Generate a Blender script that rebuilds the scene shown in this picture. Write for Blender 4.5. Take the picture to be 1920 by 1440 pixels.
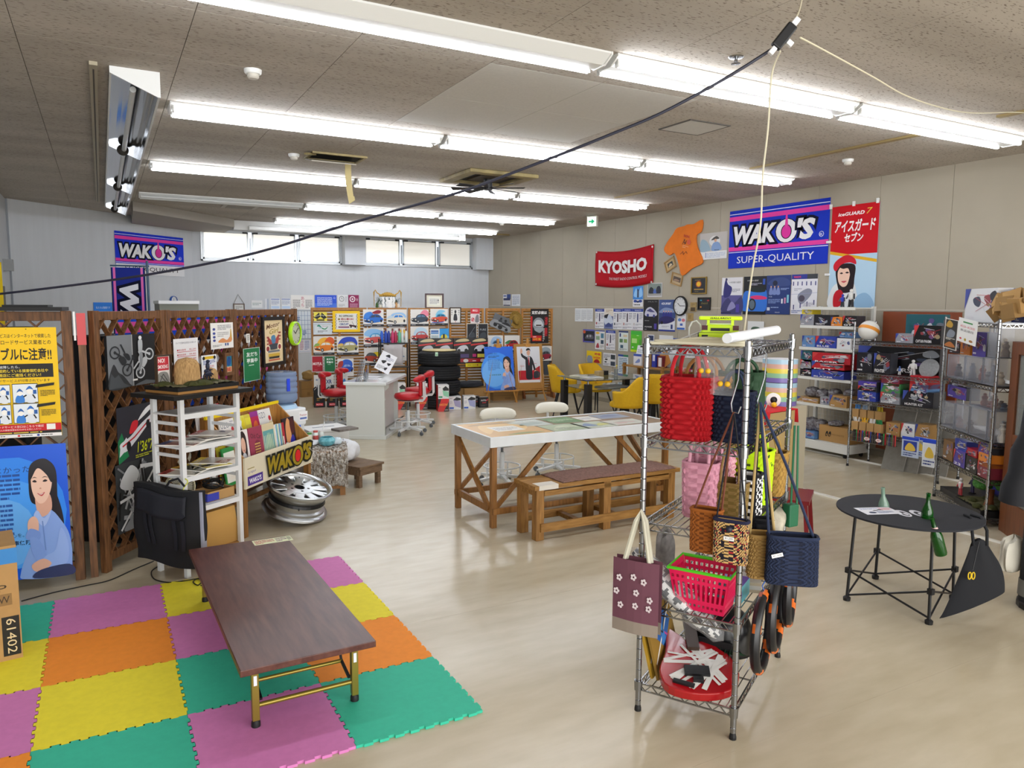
import bpy,bmesh,math,random
from mathutils import Vector,Matrix,Euler
from math import sin,cos,pi,radians as rad
SC=bpy.context.scene
for o in list(bpy.data.objects):bpy.data.objects.remove(o)
rnd=random.Random(7)
# ---------------------------------------------------------------- camera
F,CX,CY,EYE=1399.0,960.0,720.0,1.88
RW=Matrix(((0.87727,0.04577,-0.47781),(-0.47996,0.09599,-0.87202),(0.00595,0.99433,0.10618)))
cd=bpy.data.cameras.new('camera');cam=bpy.data.objects.new('camera',cd);SC.collection.objects.link(cam)
cd.sensor_width=36;cd.lens=F/1920*36;cd.clip_start=.05;cd.clip_end=200
cam.matrix_world=Matrix.Translation((0,0,EYE))@RW.to_4x4()
SC.camera=cam
# ---------------------------------------------------------------- world, light, exposure
SC.view_settings.view_transform='Standard';SC.view_settings.look='None'
SC.view_settings.exposure=0.42;SC.view_settings.gamma=1.0;SC.view_settings.use_curve_mapping=False
try:
    SC.cycles.use_denoising=True;SC.cycles.max_bounces=8;SC.cycles.diffuse_bounces=4;SC.cycles.glossy_bounces=4
    SC.cycles.transmission_bounces=8;SC.cycles.transparent_max_bounces=16
    SC.cycles.caustics_reflective=False;SC.cycles.caustics_refractive=False;SC.cycles.sample_clamp_indirect=4
except Exception:pass
W=bpy.data.worlds.new('daylight');SC.world=W;W.use_nodes=True
W.node_tree.nodes['Background'].inputs[0].default_value=(.86,.93,1,1);W.node_tree.nodes['Background'].inputs[1].default_value=1.1
TUBE=22
al=bpy.data.lights.new('shop_front_daylight','AREA');al.shape='RECTANGLE';al.size=10;al.size_y=2.7;al.energy=420;al.color=(1,.97,.93)
alo=bpy.data.objects.new('shop_front_daylight',al);SC.collection.objects.link(alo);alo.location=(3.0,-3.3,1.6);alo.rotation_euler=(rad(90),0,0)
# ---------------------------------------------------------------- colours and materials
def lin(c):
    if isinstance(c,str):
        c=c.lstrip('#');c=c if len(c)==6 else ''.join(q*2 for q in c);c=[int(c[i:i+2],16)/255 for i in(0,2,4)]
    return tuple(x/12.92 if x<=.04045 else((x+.055)/1.055)**2.4 for x in c[:3])
MATS={}
def M(key,c='#808080',rough=.5,metal=0,noise=0,scale=20,bump=0,stretch=None,emit=0,alpha=1,trans=0,ior=1.45,c2=None,spec=.5,coat=0,bdist=.002,detail=4):
    if key in MATS:return MATS[key]
    m=bpy.data.materials.new(key);m.use_nodes=True;nt=m.node_tree;b=nt.nodes['Principled BSDF'];L=nt.links.new
    rgb=lin(c);b.inputs['Base Color'].default_value=(*rgb,1);b.inputs['Roughness'].default_value=rough;b.inputs['Metallic'].default_value=metal
    b.inputs['Specular IOR Level'].default_value=spec;b.inputs['IOR'].default_value=ior
    if trans:b.inputs['Transmission Weight'].default_value=trans
    if alpha<1:b.inputs['Alpha'].default_value=alpha
    if coat:b.inputs['Coat Weight'].default_value=coat;b.inputs['Coat Roughness'].default_value=.1
    if emit:b.inputs['Emission Color'].default_value=(*rgb,1);b.inputs['Emission Strength'].default_value=emit
    if noise or bump or c2:
        tc=nt.nodes.new('ShaderNodeTexCoord');mp=nt.nodes.new('ShaderNodeMapping');n=nt.nodes.new('ShaderNodeTexNoise')
        L(tc.outputs['Object'],mp.inputs[0]);L(mp.outputs[0],n.inputs['Vector'])
        if stretch:mp.inputs['Scale'].default_value=stretch
        n.inputs['Scale'].default_value=scale;n.inputs['Detail'].default_value=detail
        r=nt.nodes.new('ShaderNodeValToRGB');L(n.outputs['Fac'],r.inputs[0])
        r.color_ramp.elements[0].position=.3;r.color_ramp.elements[1].position=.7
        k=noise or .0
        r.color_ramp.elements[0].color=(*[x*(1-k)for x in rgb],1)
        r.color_ramp.elements[1].color=(*(lin(c2)if c2 else[min(1,x*(1+k))for x in rgb]),1)
        L(r.outputs[0],b.inputs['Base Color'])
        if bump:
            bp=nt.nodes.new('ShaderNodeBump');bp.inputs['Strength'].default_value=bump;bp.inputs['Distance'].default_value=bdist
            L(n.outputs['Fac'],bp.inputs['Height']);L(bp.outputs[0],b.inputs['Normal'])
    MATS[key]=m;return m
def colmat(key,rough=.5,spec=.4,metal=0):
    if key in MATS:return MATS[key]
    m=bpy.data.materials.new(key);m.use_nodes=True;nt=m.node_tree;b=nt.nodes['Principled BSDF']
    a=nt.nodes.new('ShaderNodeAttribute');a.attribute_name='Col';nt.links.new(a.outputs['Color'],b.inputs['Base Color'])
    b.inputs['Roughness'].default_value=rough;b.inputs['Specular IOR Level'].default_value=spec;b.inputs['Metallic'].default_value=metal
    MATS[key]=m;return m
PRINT=colmat('print_ink',.55,.35);GLOSS=colmat('glossy_print',.28,.5);CLOTH=colmat('cloth_print',.85,.2)
# ---------------------------------------------------------------- mesh builder
I4=Matrix.Identity(4)
class B:
    def __init__(s):s.v=[];s.f=[];s.m=[];s.c=[];s.T=None;s.col=None
    def add(s,vs,fs,mi=0):
        n=len(s.v);T=s.T
        s.v+=[tuple(T@Vector(p))for p in vs]if T else[tuple(p)for p in vs]
        for f in fs:s.f.append([i+n for i in f]);s.m.append(mi);s.c.append(s.col)
        return s
    def bx(s,x0,x1,y0,y1,z0,z1,mi=0):
        return s.add([(x0,y0,z0),(x1,y0,z0),(x1,y1,z0),(x0,y1,z0),(x0,y0,z1),(x1,y0,z1),(x1,y1,z1),(x0,y1,z1)],
                     [(0,3,2,1),(4,5,6,7),(0,1,5,4),(1,2,6,5),(2,3,7,6),(3,0,4,7)],mi)
    def box(s,x,y,z,a,b,c,mi=0):return s.bx(x-a/2,x+a/2,y-b/2,y+b/2,z-c/2,z+c/2,mi)
    def bar(s,p,q,w,h=None,mi=0,up=(0,0,1),ext=0):
        p=Vector(p);q=Vector(q);d=(q-p).normalized();h=h or w;p=p-d*ext;q=q+d*ext
        u=Vector(up)
        if abs(d.dot(u))>.98:u=Vector((0,1,0))
        a=d.cross(u).normalized()*w/2;b=a.cross(d).normalized()*h/2
        return s.add([p-a-b,p+a-b,p+a+b,p-a+b,q-a-b,q+a-b,q+a+b,q-a+b],[(0,3,2,1),(4,5,6,7),(0,1,5,4),(1,2,6,5),(2,3,7,6),(3,0,4,7)],mi)
    def tube(s,pts,r,n=8,mi=0,closed=False,caps=True):
        P=[Vector(p)for p in pts];k=len(P);R=r if isinstance(r,(list,tuple))else[r]*k
        vs=[];prev=None
        for i in range(k):
            if closed:d=P[(i+1)%k]-P[i-1]
            else:d=P[min(i+1,k-1)]-P[max(i-1,0)]
            d=d.normalized()if d.length>1e-9 else Vector((0,0,1))
            if prev is None:u=d.orthogonal().normalized()
            else:
                u=prev-d*prev.dot(d);u=u.normalized()if u.length>1e-6 else d.orthogonal().normalized()
            prev=u;w=d.cross(u)
            for j in range(n):
                a=2*pi*j/n;vs.append(P[i]+(u*cos(a)+w*sin(a))*R[i])
        fs=[]
        for i in range(k if closed else k-1):
            i2=(i+1)%k
            for j in range(n):fs.append((i*n+j,i*n+(j+1)%n,i2*n+(j+1)%n,i2*n+j))
        if caps and not closed:fs+=[tuple(range(n))[::-1],tuple((k-1)*n+j for j in range(n))]
        return s.add(vs,fs,mi)
    def cyl(s,p,q,r,n=12,mi=0,r2=None):return s.tube([p,q],[r,r2 if r2 is not None else r],n,mi)
    def lathe(s,prof,c=(0,0,0),n=20,mi=0,sx=1,sy=1,cap=True):
        vs=[];fs=[];k=len(prof)
        for r,z in prof:
            for j in range(n):
                a=2*pi*j/n;vs.append((c[0]+r*cos(a)*sx,c[1]+r*sin(a)*sy,c[2]+z))
        for i in range(k-1):
            for j in range(n):fs.append((i*n+j,i*n+(j+1)%n,(i+1)*n+(j+1)%n,(i+1)*n+j))
        if cap:
            if prof[0][0]>1e-5:fs.append(tuple(range(n))[::-1])
            if prof[-1][0]>1e-5:fs.append(tuple((k-1)*n+j for j in range(n)))
        return s.add(vs,fs,mi)
    def ell(s,c,r,n=14,mi=0,k=8):
        r=r if isinstance(r,(tuple,list))else(r,r,r)
        return s.lathe([(max(sin(pi*i/k),1e-4)*1,-cos(pi*i/k))for i in range(k+1)],(0,0,0),n,mi,cap=False)if False else s._ell(c,r,n,mi,k)
    def _ell(s,c,r,n,mi,k):
        vs=[];fs=[]
        for i in range(k+1):
            t=pi*i/k;q=max(sin(t),1e-3)
            for j in range(n):
                a=2*pi*j/n;vs.append((c[0]+r[0]*q*cos(a),c[1]+r[1]*q*sin(a),c[2]-r[2]*cos(t)))
        for i in range(k):
            for j in range(n):fs.append((i*n+j,i*n+(j+1)%n,(i+1)*n+(j+1)%n,(i+1)*n+j))
        return s.add(vs,fs,mi)
    def prism(s,pts,a,b,mi=0,ax='z'):
        n=len(pts)
        g={'z':lambda x,y,t:(x,y,t),'y':lambda x,y,t:(x,t,y),'x':lambda x,y,t:(t,x,y)}[ax]
        vs=[g(x,y,a)for x,y in pts]+[g(x,y,b)for x,y in pts]
        fs=[tuple(range(n))[::-1],tuple(range(n,2*n))]+[(i,(i+1)%n,(i+1)%n+n,i+n)for i in range(n)]
        return s.add(vs,fs,mi)
    def grid(s,fn,nu,nv,mi=0,cu=False,cfn=None):
        vs=[fn(i/(nu),j/(nv))for i in range(nu+(0 if cu else 1))for j in range(nv+1)]
        ku=nu if cu else nu+1;fs=[]
        n0=len(s.v);T=s.T
        s.v+=[tuple(T@Vector(p))for p in vs]if T else[tuple(p)for p in vs]
        for i in range(nu):
            i2=(i+1)%ku
            for j in range(nv):
                s.f.append([n0+i*(nv+1)+j,n0+i2*(nv+1)+j,n0+i2*(nv+1)+j+1,n0+i*(nv+1)+j+1]);s.m.append(mi)
                s.c.append(lin(cfn((i+.5)/nu,(j+.5)/nv))if cfn else s.col)
        return s
    def mesh(s,name,mats,smooth=False,ang=40):
        me=bpy.data.meshes.new(name);me.from_pydata(s.v,[],s.f)
        for m in(mats if isinstance(mats,(list,tuple))else[mats]):me.materials.append(m)
        if any(s.m):me.polygons.foreach_set('material_index',s.m)
        if any(c is not None for c in s.c):
            at=me.attributes.new('Col','FLOAT_COLOR','FACE');buf=[]
            for c in s.c:buf+=[*(c or(.8,.8,.8)),1]
            at.data.foreach_set('color',buf)
        if smooth:
            me.polygons.foreach_set('use_smooth',[True]*len(me.polygons))
            try:me.set_sharp_from_angle(angle=rad(ang))
            except Exception:pass
        me.update();return me
    def build(s,name,mats,parent=None,smooth=False,bevel=0,ang=40,solid=0):
        me=s.mesh(name,mats,smooth,ang);bm=bmesh.new();bm.from_mesh(me);bmesh.ops.recalc_face_normals(bm,faces=bm.faces);bm.to_mesh(me);bm.free()
        return place(name,me,parent,bevel,solid)
def place(name,me,parent=None,bevel=0,solid=0):
    o=bpy.data.objects.new(name,me);SC.collection.objects.link(o)
    if parent:o.parent=parent
    if solid:md=o.modifiers.new('s','SOLIDIFY');md.thickness=solid;md.offset=0
    if bevel:md=o.modifiers.new('b','BEVEL');md.width=bevel;md.segments=2;md.limit_method='ANGLE';md.harden_normals=False
    return o
def tag(o,label,cat,group=None,kind=None):
    if label:o['label']=label
    if cat:o['category']=cat
    if group:o['group']=group
    if kind:o['kind']=kind
    return o
def thing(name,label,cat,loc=(0,0,0),rz=0,group=None,rot=None):
    o=bpy.data.objects.new(name,None);o.empty_display_size=.05;SC.collection.objects.link(o)
    o.location=loc;o.rotation_euler=rot or(0,0,rz)
    return tag(o,label,cat,group)
def at(o,loc,rz=0,rot=None):o.location=loc;o.rotation_euler=rot or(0,0,rz);return o
def struct(o):o['kind']='structure';return o
def stuff(o):o['kind']='stuff';return o
def clone(o,parent=None):
    c=o.copy();SC.collection.objects.link(c);c.parent=parent
    for ch in o.children:clone(ch,c)
    return c
# ---------------------------------------------------------------- photo geometry: a pixel seen on a known plane
EYEV=Vector((0,0,EYE))
def ray(x,y):return RW@Vector((x-CX,-(y-CY),-F))
def onz(x,y,z=0):d=ray(x,y);return EYEV+d*((z-EYE)/d.z)
def onp(x,y,P,rz):
    n=Vector((-sin(rz),cos(rz),0));d=ray(x,y);return EYEV+d*((Vector((P[0],P[1],EYE))-EYEV).dot(n)/d.dot(n))
def rect(TL,BR,P,rz,off=.004):
    a=onp(*TL,P,rz);b=onp(*BR,P,rz);u=Vector((cos(rz),sin(rz),0));n=Vector((sin(rz),-cos(rz),0))
    w=(b-a).dot(u);h=a.z-b.z;c=(a+b)/2;return Vector((c.x,c.y,b.z))+n*off,abs(w),abs(h)
# ---------------------------------------------------------------- flat print: coloured polygons laid on a thin sheet
_FC={}
def glyphs(txt,shear=0,bold=0,space=1,serif=False):
    k=(txt,shear,bold,space)
    if k in _FC:return _FC[k]
    c=bpy.data.curves.new('t','FONT');c.body=txt;c.resolution_u=2;c.shear=shear;c.offset=bold;c.space_character=space
    o=bpy.data.objects.new('t',c);SC.collection.objects.link(o)
    m=o.evaluated_get(bpy.context.evaluated_depsgraph_get()).to_mesh()
    r=([(v.co.x,v.co.y)for v in m.vertices],[list(p.vertices)for p in m.polygons])
    bpy.data.objects.remove(o);bpy.data.curves.remove(c);_FC[k]=r;return r
def spline(pts,n=5):
    out=[];k=len(pts)
    for i in range(k):
        p0,p1,p2,p3=[Vector((*pts[(i+j-1)%k],0))for j in range(4)]
        for t in range(n):
            t/=n;q=.5*((2*p1)+(p2-p0)*t+(2*p0-5*p1+4*p2-p3)*t*t+(3*p1-p0-3*p2+p3)*t**3);out.append((q.x,q.y))
    return out
def paint(b,ops,w,h,y0=0.0,eps=.00022,x0=0.0,z0=0.0,sag=None):
    """ops in 0..1 units: r rectangle, p polygon, s smooth blob, e ellipse, t text fitted to a box, l text lines, o outlined text"""
    L=0;R=random.Random(len(ops)*7+3)
    def put(pts,fs,col):
        nonlocal L
        L+=1;b.col=lin(col);y=y0-L*eps
        b.add([(x0+(u-.5)*w,y,z0+v*h)for u,v in pts],fs)
    for o in ops:
        k=o[0]
        if k=='r':_,x,y,a,c,col=o;put([(x,y),(x+a,y),(x+a,y+c),(x,y+c)],[(0,1,2,3)],col)
        elif k=='p':put(o[1],[tuple(range(len(o[1])))],o[2])
        elif k=='s':q=spline(o[1]);put(q,[tuple(range(len(q)))],o[2])
        elif k=='e':
            _,x,y,rx,ry,col=o;n=18;put([(x+rx*cos(2*pi*i/n),y+ry*sin(2*pi*i/n))for i in range(n)],[tuple(range(n))],col)
        elif k=='k':
            _,P,t,col=o;vs=[];fs=[]
            for(x1,y1),(x2,y2)in zip(P[:-1],P[1:]):
                dx,dy=(x2-x1)*w,(y2-y1)*h;l=math.hypot(dx,dy)or 1;nx,ny=-dy/l*t/2/w,dx/l*t/2/h;n=len(vs)
                vs+=[(x1-nx,y1-ny),(x2-nx,y2-ny),(x2+nx,y2+ny),(x1+nx,y1+ny)];fs.append((n,n+1,n+2,n+3))
            put(vs,fs,col)
        elif k in 'to':
            _,txt,x,y,a,c,col=o[:7];kw=o[7]if len(o)>7 else{};oc=kw.get('out');bold=kw.get('bold',0);sh=kw.get('shear',0);rot=kw.get('rot',0);sp=kw.get('space',1)
            V,Fs=glyphs(txt,sh,bold,sp)
            if not V:continue
            xs=[p[0]for p in V];ys=[p[1]for p in V];mx,Mx,my,My=min(xs),max(xs),min(ys),max(ys)
            sx=a/((Mx-mx)or 1);sy=c/((My-my)or 1)
            vert=kw.get('vert')
            def tf(V):
                if vert:return[(x+a*((p[1]-my)/((My-my)or 1)),y+c*(1-(p[0]-mx)/((Mx-mx)or 1)))for p in V]
                return[(x+(p[0]-mx)*sx,y+(p[1]-my)*sy+(p[0]-mx)*sx*rot)for p in V]
            if oc:V2,F2=glyphs(txt,sh,bold+kw.get('ow',.05),sp);put(tf(V2),F2,oc)
            put(tf(V),Fs,col)
        elif k=='l':
            _,x,y,a,c,n,col=o[:7];vs=[];fs=[];ph=c/n
            for i in range(n):
                yy=y+c-(i+1)*ph+ph*.25;xx=x;end=x+a*(1 if i<n-1 else R.uniform(.4,.8))
                while xx<end-a*.02:
                    l=min(R.uniform(.06,.3)*a,end-xx);m=len(vs);vs+=[(xx,yy),(xx+l,yy),(xx+l,yy+ph*.5),(xx,yy+ph*.5)];fs.append((m,m+1,m+2,m+3));xx+=l+a*.025
            put(vs,fs,col)
    b.col=None
def sheet(name,label,cat,loc,rz,w,h,bg,ops=(),roll=0,lean=0,th=.003,group=None,mat=None,parent=None,frame=None,fw=.02,fd=.015):
    """a printed sheet, its lower edge centre at loc, facing local -y"""
    b=B();b.col=lin(bg);b.bx(-w/2,w/2,-th/2,th/2,0,h)
    paint(b,ops,w,h,-th/2)
    if frame:
        t=thing(name,label,cat,loc,0,group);t.rotation_euler=Euler((lean,0,rz));
        if roll:t.rotation_mode='XYZ';t.matrix_basis=Matrix.Translation(loc)@Matrix.Rotation(rz,4,'Z')@Matrix.Rotation(lean,4,'X')@Matrix.Rotation(roll,4,'Y')
        b.build('print',mat or PRINT,t)
        f=B();
        for x0,x1,z0,z1 in((-w/2-fw,w/2+fw,-fw,0),(-w/2-fw,w/2+fw,h,h+fw),(-w/2-fw,-w/2,0,h),(w/2,w/2+fw,0,h)):f.bx(x0,x1,-fd,th/2+.002,z0,z1)
        f.build('frame',frame,t);return t
    o=b.build(name,mat or PRINT)
    if parent:o.parent=parent
    o.matrix_basis=Matrix.Translation(loc)@Matrix.Rotation(rz,4,'Z')@Matrix.Rotation(lean,4,'X')@Matrix.Rotation(roll,4,'Y')
    return tag(o,label,cat,group)
def carton(name,label,cat,loc,rz,sx,sy,sz,base,front=(),side=None,top=None,group=None,mat=None,fy=0,right=(),left=()):
    """a box standing on loc (centre of its foot), printed front facing local -y"""
    b=B();b.col=lin(base);b.bx(-sx/2,sx/2,-sy/2,sy/2,0,sz)
    if side:
        b.col=lin(side);b.bx(sx/2,sx/2+.0006,-sy/2,sy/2,0,sz);b.bx(-sx/2-.0006,-sx/2,-sy/2,sy/2,0,sz)
    if top:b.col=lin(top);b.bx(-sx/2,sx/2,-sy/2,sy/2,sz,sz+.0006)
    paint(b,front,sx,sz,-sy/2)
    if left:b.T=Matrix.Translation((-sx/2,0,0))@Matrix.Rotation(-pi/2,4,'Z');paint(b,left,sy,sz,0);b.T=None
    if right:b.T=Matrix.Translation((sx/2,0,0))@Matrix.Rotation(pi/2,4,'Z');paint(b,right,sy,sz,0);b.T=None
    o=b.build(name,mat or GLOSS);at(o,loc,rz);return tag(o,label,cat,group)
WOODL=lambda:M('pine','#a8783c',.5,noise=.25,scale=6,stretch=(8,8,1),bump=.1)
CHROME=M('chrome','#96989b',.26,1,noise=.08,scale=3)
WHITEP=M('white_paint','#e6e7e6',.4);BLACKP=M('black_plastic','#141518',.45);BLACKM=M('black_metal','#101114',.4)
CARD=M('cardboard','#b08a57',.8,noise=.06,scale=12)
# ================================================================= THE ROOM
XR,YB,ZC=8.52,16.8,3.48
FLOORM=M('vinyl_floor','#bdb198',.2,noise=.03,scale=5,stretch=(.6,2,1),c2='#c6bba4',detail=11,spec=.45,bump=.02)
b=B();b.bx(-3.5,8.7,-3.4,17,-.1,-.004);floor=struct(b.build('floor',M('floor_joint','#8d826c',.7)))
ys=[-3.4,-1.5,.33,2.16,3.99,5.82,7.65,9.48,11.31,13.14,14.97,17]
for i in range(len(ys)-1):
    b=B();b.bx(-3.5,8.7,ys[i]+.0006,ys[i+1]-.0006,-.0045,0);b.build('floor_sheet',FLOORM,floor)
for n,(p,q)in enumerate((((1490,914),(1910,1027.5)),((1460,833),(1800,903)),((1150,790),(1560,929)))):
    if n==2:continue
    a=onz(*p);c=onz(*q);b=B();b.prism([(-.022,0),(.022,0),(.013,.014),(-.013,.014)],0,(c-a).length,ax='y')
    o=b.build('floor_cable_cover',M('cover_white','#d9d6cc',.5));o.matrix_basis=Matrix.Translation(a)@Matrix.Rotation(math.atan2(c.y-a.y,c.x-a.x)-pi/2,4,'Z')
    tag(o,['white cable cover strip on floor passing under the round black table','white cable cover strip on floor along the foot of the shop shelving'][n],'cable cover')
CEILM=M('ceiling_board','#b3aba0',.85,noise=.0,scale=60)
nt=CEILM.node_tree;bs=nt.nodes['Principled BSDF'];tc=nt.nodes.new('ShaderNodeTexCoord');mp=nt.nodes.new('ShaderNodeMapping');mp.inputs['Scale'].default_value=(28,90,40)
vo=nt.nodes.new('ShaderNodeTexNoise');vo.inputs['Scale'].default_value=1;vo.inputs['Detail'].default_value=2
oi=nt.nodes.new('ShaderNodeObjectInfo')
cr=nt.nodes.new('ShaderNodeValToRGB');cr.color_ramp.elements[0].position=.33;cr.color_ramp.elements[0].color=(*lin('#7a7065'),1);cr.color_ramp.elements[1].position=.40;cr.color_ramp.elements[1].color=(*lin('#b3aba0'),1)
ad=nt.nodes.new('ShaderNodeVectorMath');ad.operation='ADD'
nt.links.new(tc.outputs['Object'],mp.inputs[0]);nt.links.new(mp.outputs[0],ad.inputs[0]);nt.links.new(oi.outputs['Location'],ad.inputs[1]);nt.links.new(ad.outputs[0],vo.inputs[0]);nt.links.new(vo.outputs['Fac'],cr.inputs[0])
st=nt.nodes.new('ShaderNodeTexNoise');st.inputs['Scale'].default_value=.7;st.inputs['Detail'].default_value=3;mp2=nt.nodes.new('ShaderNodeMapping');mp2.inputs['Scale'].default_value=(.5,3,1)
ge=nt.nodes.new('ShaderNodeNewGeometry');nt.links.new(ge.outputs['Position'],mp2.inputs[0]);nt.links.new(mp2.outputs[0],st.inputs[0])
cs=nt.nodes.new('ShaderNodeValToRGB');cs.color_ramp.elements[0].position=.35;cs.color_ramp.elements[0].color=(.80,.79,.78,1);cs.color_ramp.elements[1].position=.6;cs.color_ramp.elements[1].color=(1,1,1,1);nt.links.new(st.outputs['Fac'],cs.inputs[0])
mx=nt.nodes.new('ShaderNodeMix');mx.data_type='RGBA';mx.blend_type='MULTIPLY';mx.inputs['Factor'].default_value=1;nt.links.new(cr.outputs[0],mx.inputs['A']);nt.links.new(cs.outputs[0],mx.inputs['B']);nt.links.new(mx.outputs['Result'],bs.inputs['Base Color'])
CEILN=M('ceiling_board_new','#bcb9b2',.85,noise=.04,scale=50)
b=B();b.bx(-3.6,8.7,-3.4,17,ZC+.012,ZC+.1);ceil=struct(b.build('ceiling',M('ceiling_void','#3b3630',.9)))
b=B();b.box(0,0,0,.906,.906,.012);tm=b.mesh('ceiling_tile',CEILM);b=B();b.box(0,0,0,.906,.906,.012);tn=b.mesh('ceiling_tile',CEILN)
for i in range(-4,9):
    for j in range(-8,14):
        x=.53+.91*i+.455;y=4.62+.91*j+.455
        if x>XR+.4 or x<-3.4:continue
        o=place('ceiling_tile',tn if i in(2,3)and j in(0,1)else tm,ceil);o.location=(x,y,ZC+.007)
WR=M('wall_beige','#a79f8f',.75,noise=.03,scale=2,bump=.03)
b=B();b.bx(XR+.012,XR+.15,-3.4,17,0,ZC+.1);wr=struct(b.build('wall_right',M('wall_joint','#7d766a',.8)))
for k in range(-16,6):
    y0=11.55+.91*k
    for z0,z1 in((.08,1.83),(1.85,ZC+.02)):
        b=B();b.bx(XR,XR+.012,max(y0+.0025,-3.4),min(y0+.9075,YB+.1),z0,z1);b.build('wall_panel',WR,wr)
b=B();b.bx(XR-.006,XR,-3.4,YB,1.828,1.852);struct(b.build('trim_1',M('joint_strip','#b5aea0',.5)))
b=B();b.bx(XR-.01,XR+.012,-3.4,YB,0,.08);struct(b.build('baseboard_right',M('vinyl_base','#8e8676',.6)))
WW=M('wall_white','#c9cdd2',.7,noise=.03,scale=1.5,stretch=(6,6,.4))
z0,z1=2.74,3.40
b=B()
b.bx(1.7,8.6,YB,YB+.15,0,z0);b.bx(1.7,8.6,YB,YB+.15,z1,ZC+.05);b.bx(1.7,1.85,YB,YB+.15,z0,z1);b.bx(4.80,5.28,YB-.28,YB+.15,z0,ZC);b.bx(8.06,8.6,YB,YB+.15,z0,z1)
b.bx(8.06,8.52,YB-.25,YB,2.72,ZC)
struct(b.build('wall_back',WW))
ALU=M('window_aluminium','#b9bdc0',.35,.6)
PANES=[1.15,1.05,.95,.8,.55,.36]
for wn,(xa,xb)in enumerate(((1.85,4.80),(5.30,8.06))):
    w=struct(thing('window_%d'%(wn+1),None,None,(xa,YB,z0)))
    tw=xb-xa;pw=tw/3
    b=B();b.bx(0,tw,-.03,.08,0,.035);b.bx(0,tw,-.03,.08,z1-z0-.035,z1-z0);b.bx(0,.035,-.03,.08,0,z1-z0);b.bx(tw-.035,tw,-.03,.08,0,z1-z0);b.build('window_frame',ALU,w)
    for k in range(3):
        b=B();x0=k*pw+.04;x1=(k+1)*pw-.04
        for q in((x0,x1,.04,.075),(x0,x1,z1-z0-.075,z1-z0-.04),(x0,x0+.03,.04,z1-z0-.04),(x1-.03,x1,.04,z1-z0-.04)):b.bx(q[0],q[1],-.015,.03,q[2],q[3])
        sh=b.build('sash',ALU,w)
        b=B();b.bx(x0+.03,x1-.03,.0,.006,.075,z1-z0-.075);b.build('pane',M('frosted_pane_%d'%(wn*3+k),'#e9e6dd',.3,emit=PANES[wn*3+k]*.62),w)
        b=B();b.box(x0+.07,-.03,z1-z0-.055,.09,.03,.035);b.build('latch',M('dark_latch','#33363a',.4),w);b=B();b.box(x1-.07,-.03,z1-z0-.055,.09,.03,.035);b.build('latch',M('dark_latch'),w)
        if k:b=B();b.bx(k*pw-.012,k*pw+.012,-.035,-.0,.06,.5);b.build('stay_bar',M('stay','#8e9397',.3,.7),w)
a,c=Vector((-1.22,14.24)),Vector((1.72,16.82));ln=(c-a).length;ra=math.atan2(c.y-a.y,c.x-a.x)
b=B();b.bx(0,ln,0,.12,0,ZC+.02);o=struct(b.build('wall_angled',WW));at(o,(a.x,a.y,0),ra)
b=B();b.bx(-1.4,-1.25,8,14.3,0,ZC+.02);b.bx(-3.6,-1.25,7.9,8.05,0,ZC+.02);b.bx(-3.6,-3.5,-3.4,8,0,ZC+.02);struct(b.build('wall_left',WW))
BK=M('bulkhead','#9a948b',.8)
b=B();q=[(.51,13.55),(2.32,15.43),(2.32,16.8),(1.72,16.8),(.56,15.76)];b.prism(q,3.33,ZC);struct(b.build('trim_2',[BK]))
b=B();b.bx(2.33,7.3,15.55,15.75,3.30,ZC-.005);struct(b.build('trim_3',M('blind_box','#d6d7d5',.6)))
b=B();b.cyl((2.6,15.52,3.34),(7.1,15.52,3.34),.045,14);b.bx(7.1,7.13,15.46,15.6,3.28,3.4);tag(b.build('roller_blind',M('blind_cloth','#dfe0de',.6),smooth=True),'white rolled blind tube along the top of the windows','blind')
# ================================================================= CEILING LIGHTS (surface mounted, two tubes each)
HOUS=M('lamp_housing','#e3e5e4',.35);TUBEM=M('lit_tube','#f4f8ff',.3,emit=TUBE);DEAD=M('dead_tube','#d5d8d8',.3)
prof=[(-.14,0),(.14,0),(.14,-.012),(.05,-.06),(-.05,-.06),(-.14,-.012)]
def lamp(x0,x1,y,lit,label):
    t=thing('ceiling_light',label,'light',(x0,y,ZC));l=x1-x0
    b=B();b.prism(prof,.01,l-.01,ax='x');b.build('housing',HOUS,t)
    for xx in(.004,l-.016):
        b=B();b.prism([(-.143,0),(.143,0),(.143,-.018),(.06,-.066),(-.06,-.066),(-.143,-.018)],xx,xx+.012,ax='x');b.build('end_cap',HOUS,t)
    for k,s in enumerate((-1,1)):
        if lit[k]is None:continue
        b=B();b.cyl((.035,s*.1,-.058),(l-.035,s*.1,-.058),.018,10);b.build('tube',TUBEM if lit[k]else DEAD,t,smooth=True)
        for xx in(.03,l-.03):b=B();b.box(xx,s*.1,-.05,.014,.034,.05);b.build('lamp_holder',M('holder','#cfd0ce',.5),t)
RY=[4.17,6.86,9.72,12.5,14.9];RN=['nearest','second','third','fourth','rearmost']
UX=[(.55,2.93,'left'),(2.96,5.32,'middle'),(5.35,7.72,'right')]
for i,y in enumerate(RY):
    for j,(xa,xb,nm)in enumerate(UX):
        if i==4 and j==0:continue
        lit=(1,1)
        if i==0 and j==0:lit=(None,1)
        if i==3 and j==0:lit=(0,0)
        if i==0 and j==0:xa=-1.9
        lamp(xa,xb,y,lit,('unlit' if lit==(0,0)else 'half-lit' if lit[0]is None else 'lit')+' white fluorescent light, %s unit of the %s row from the camera'%(nm,RN[i]))
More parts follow.
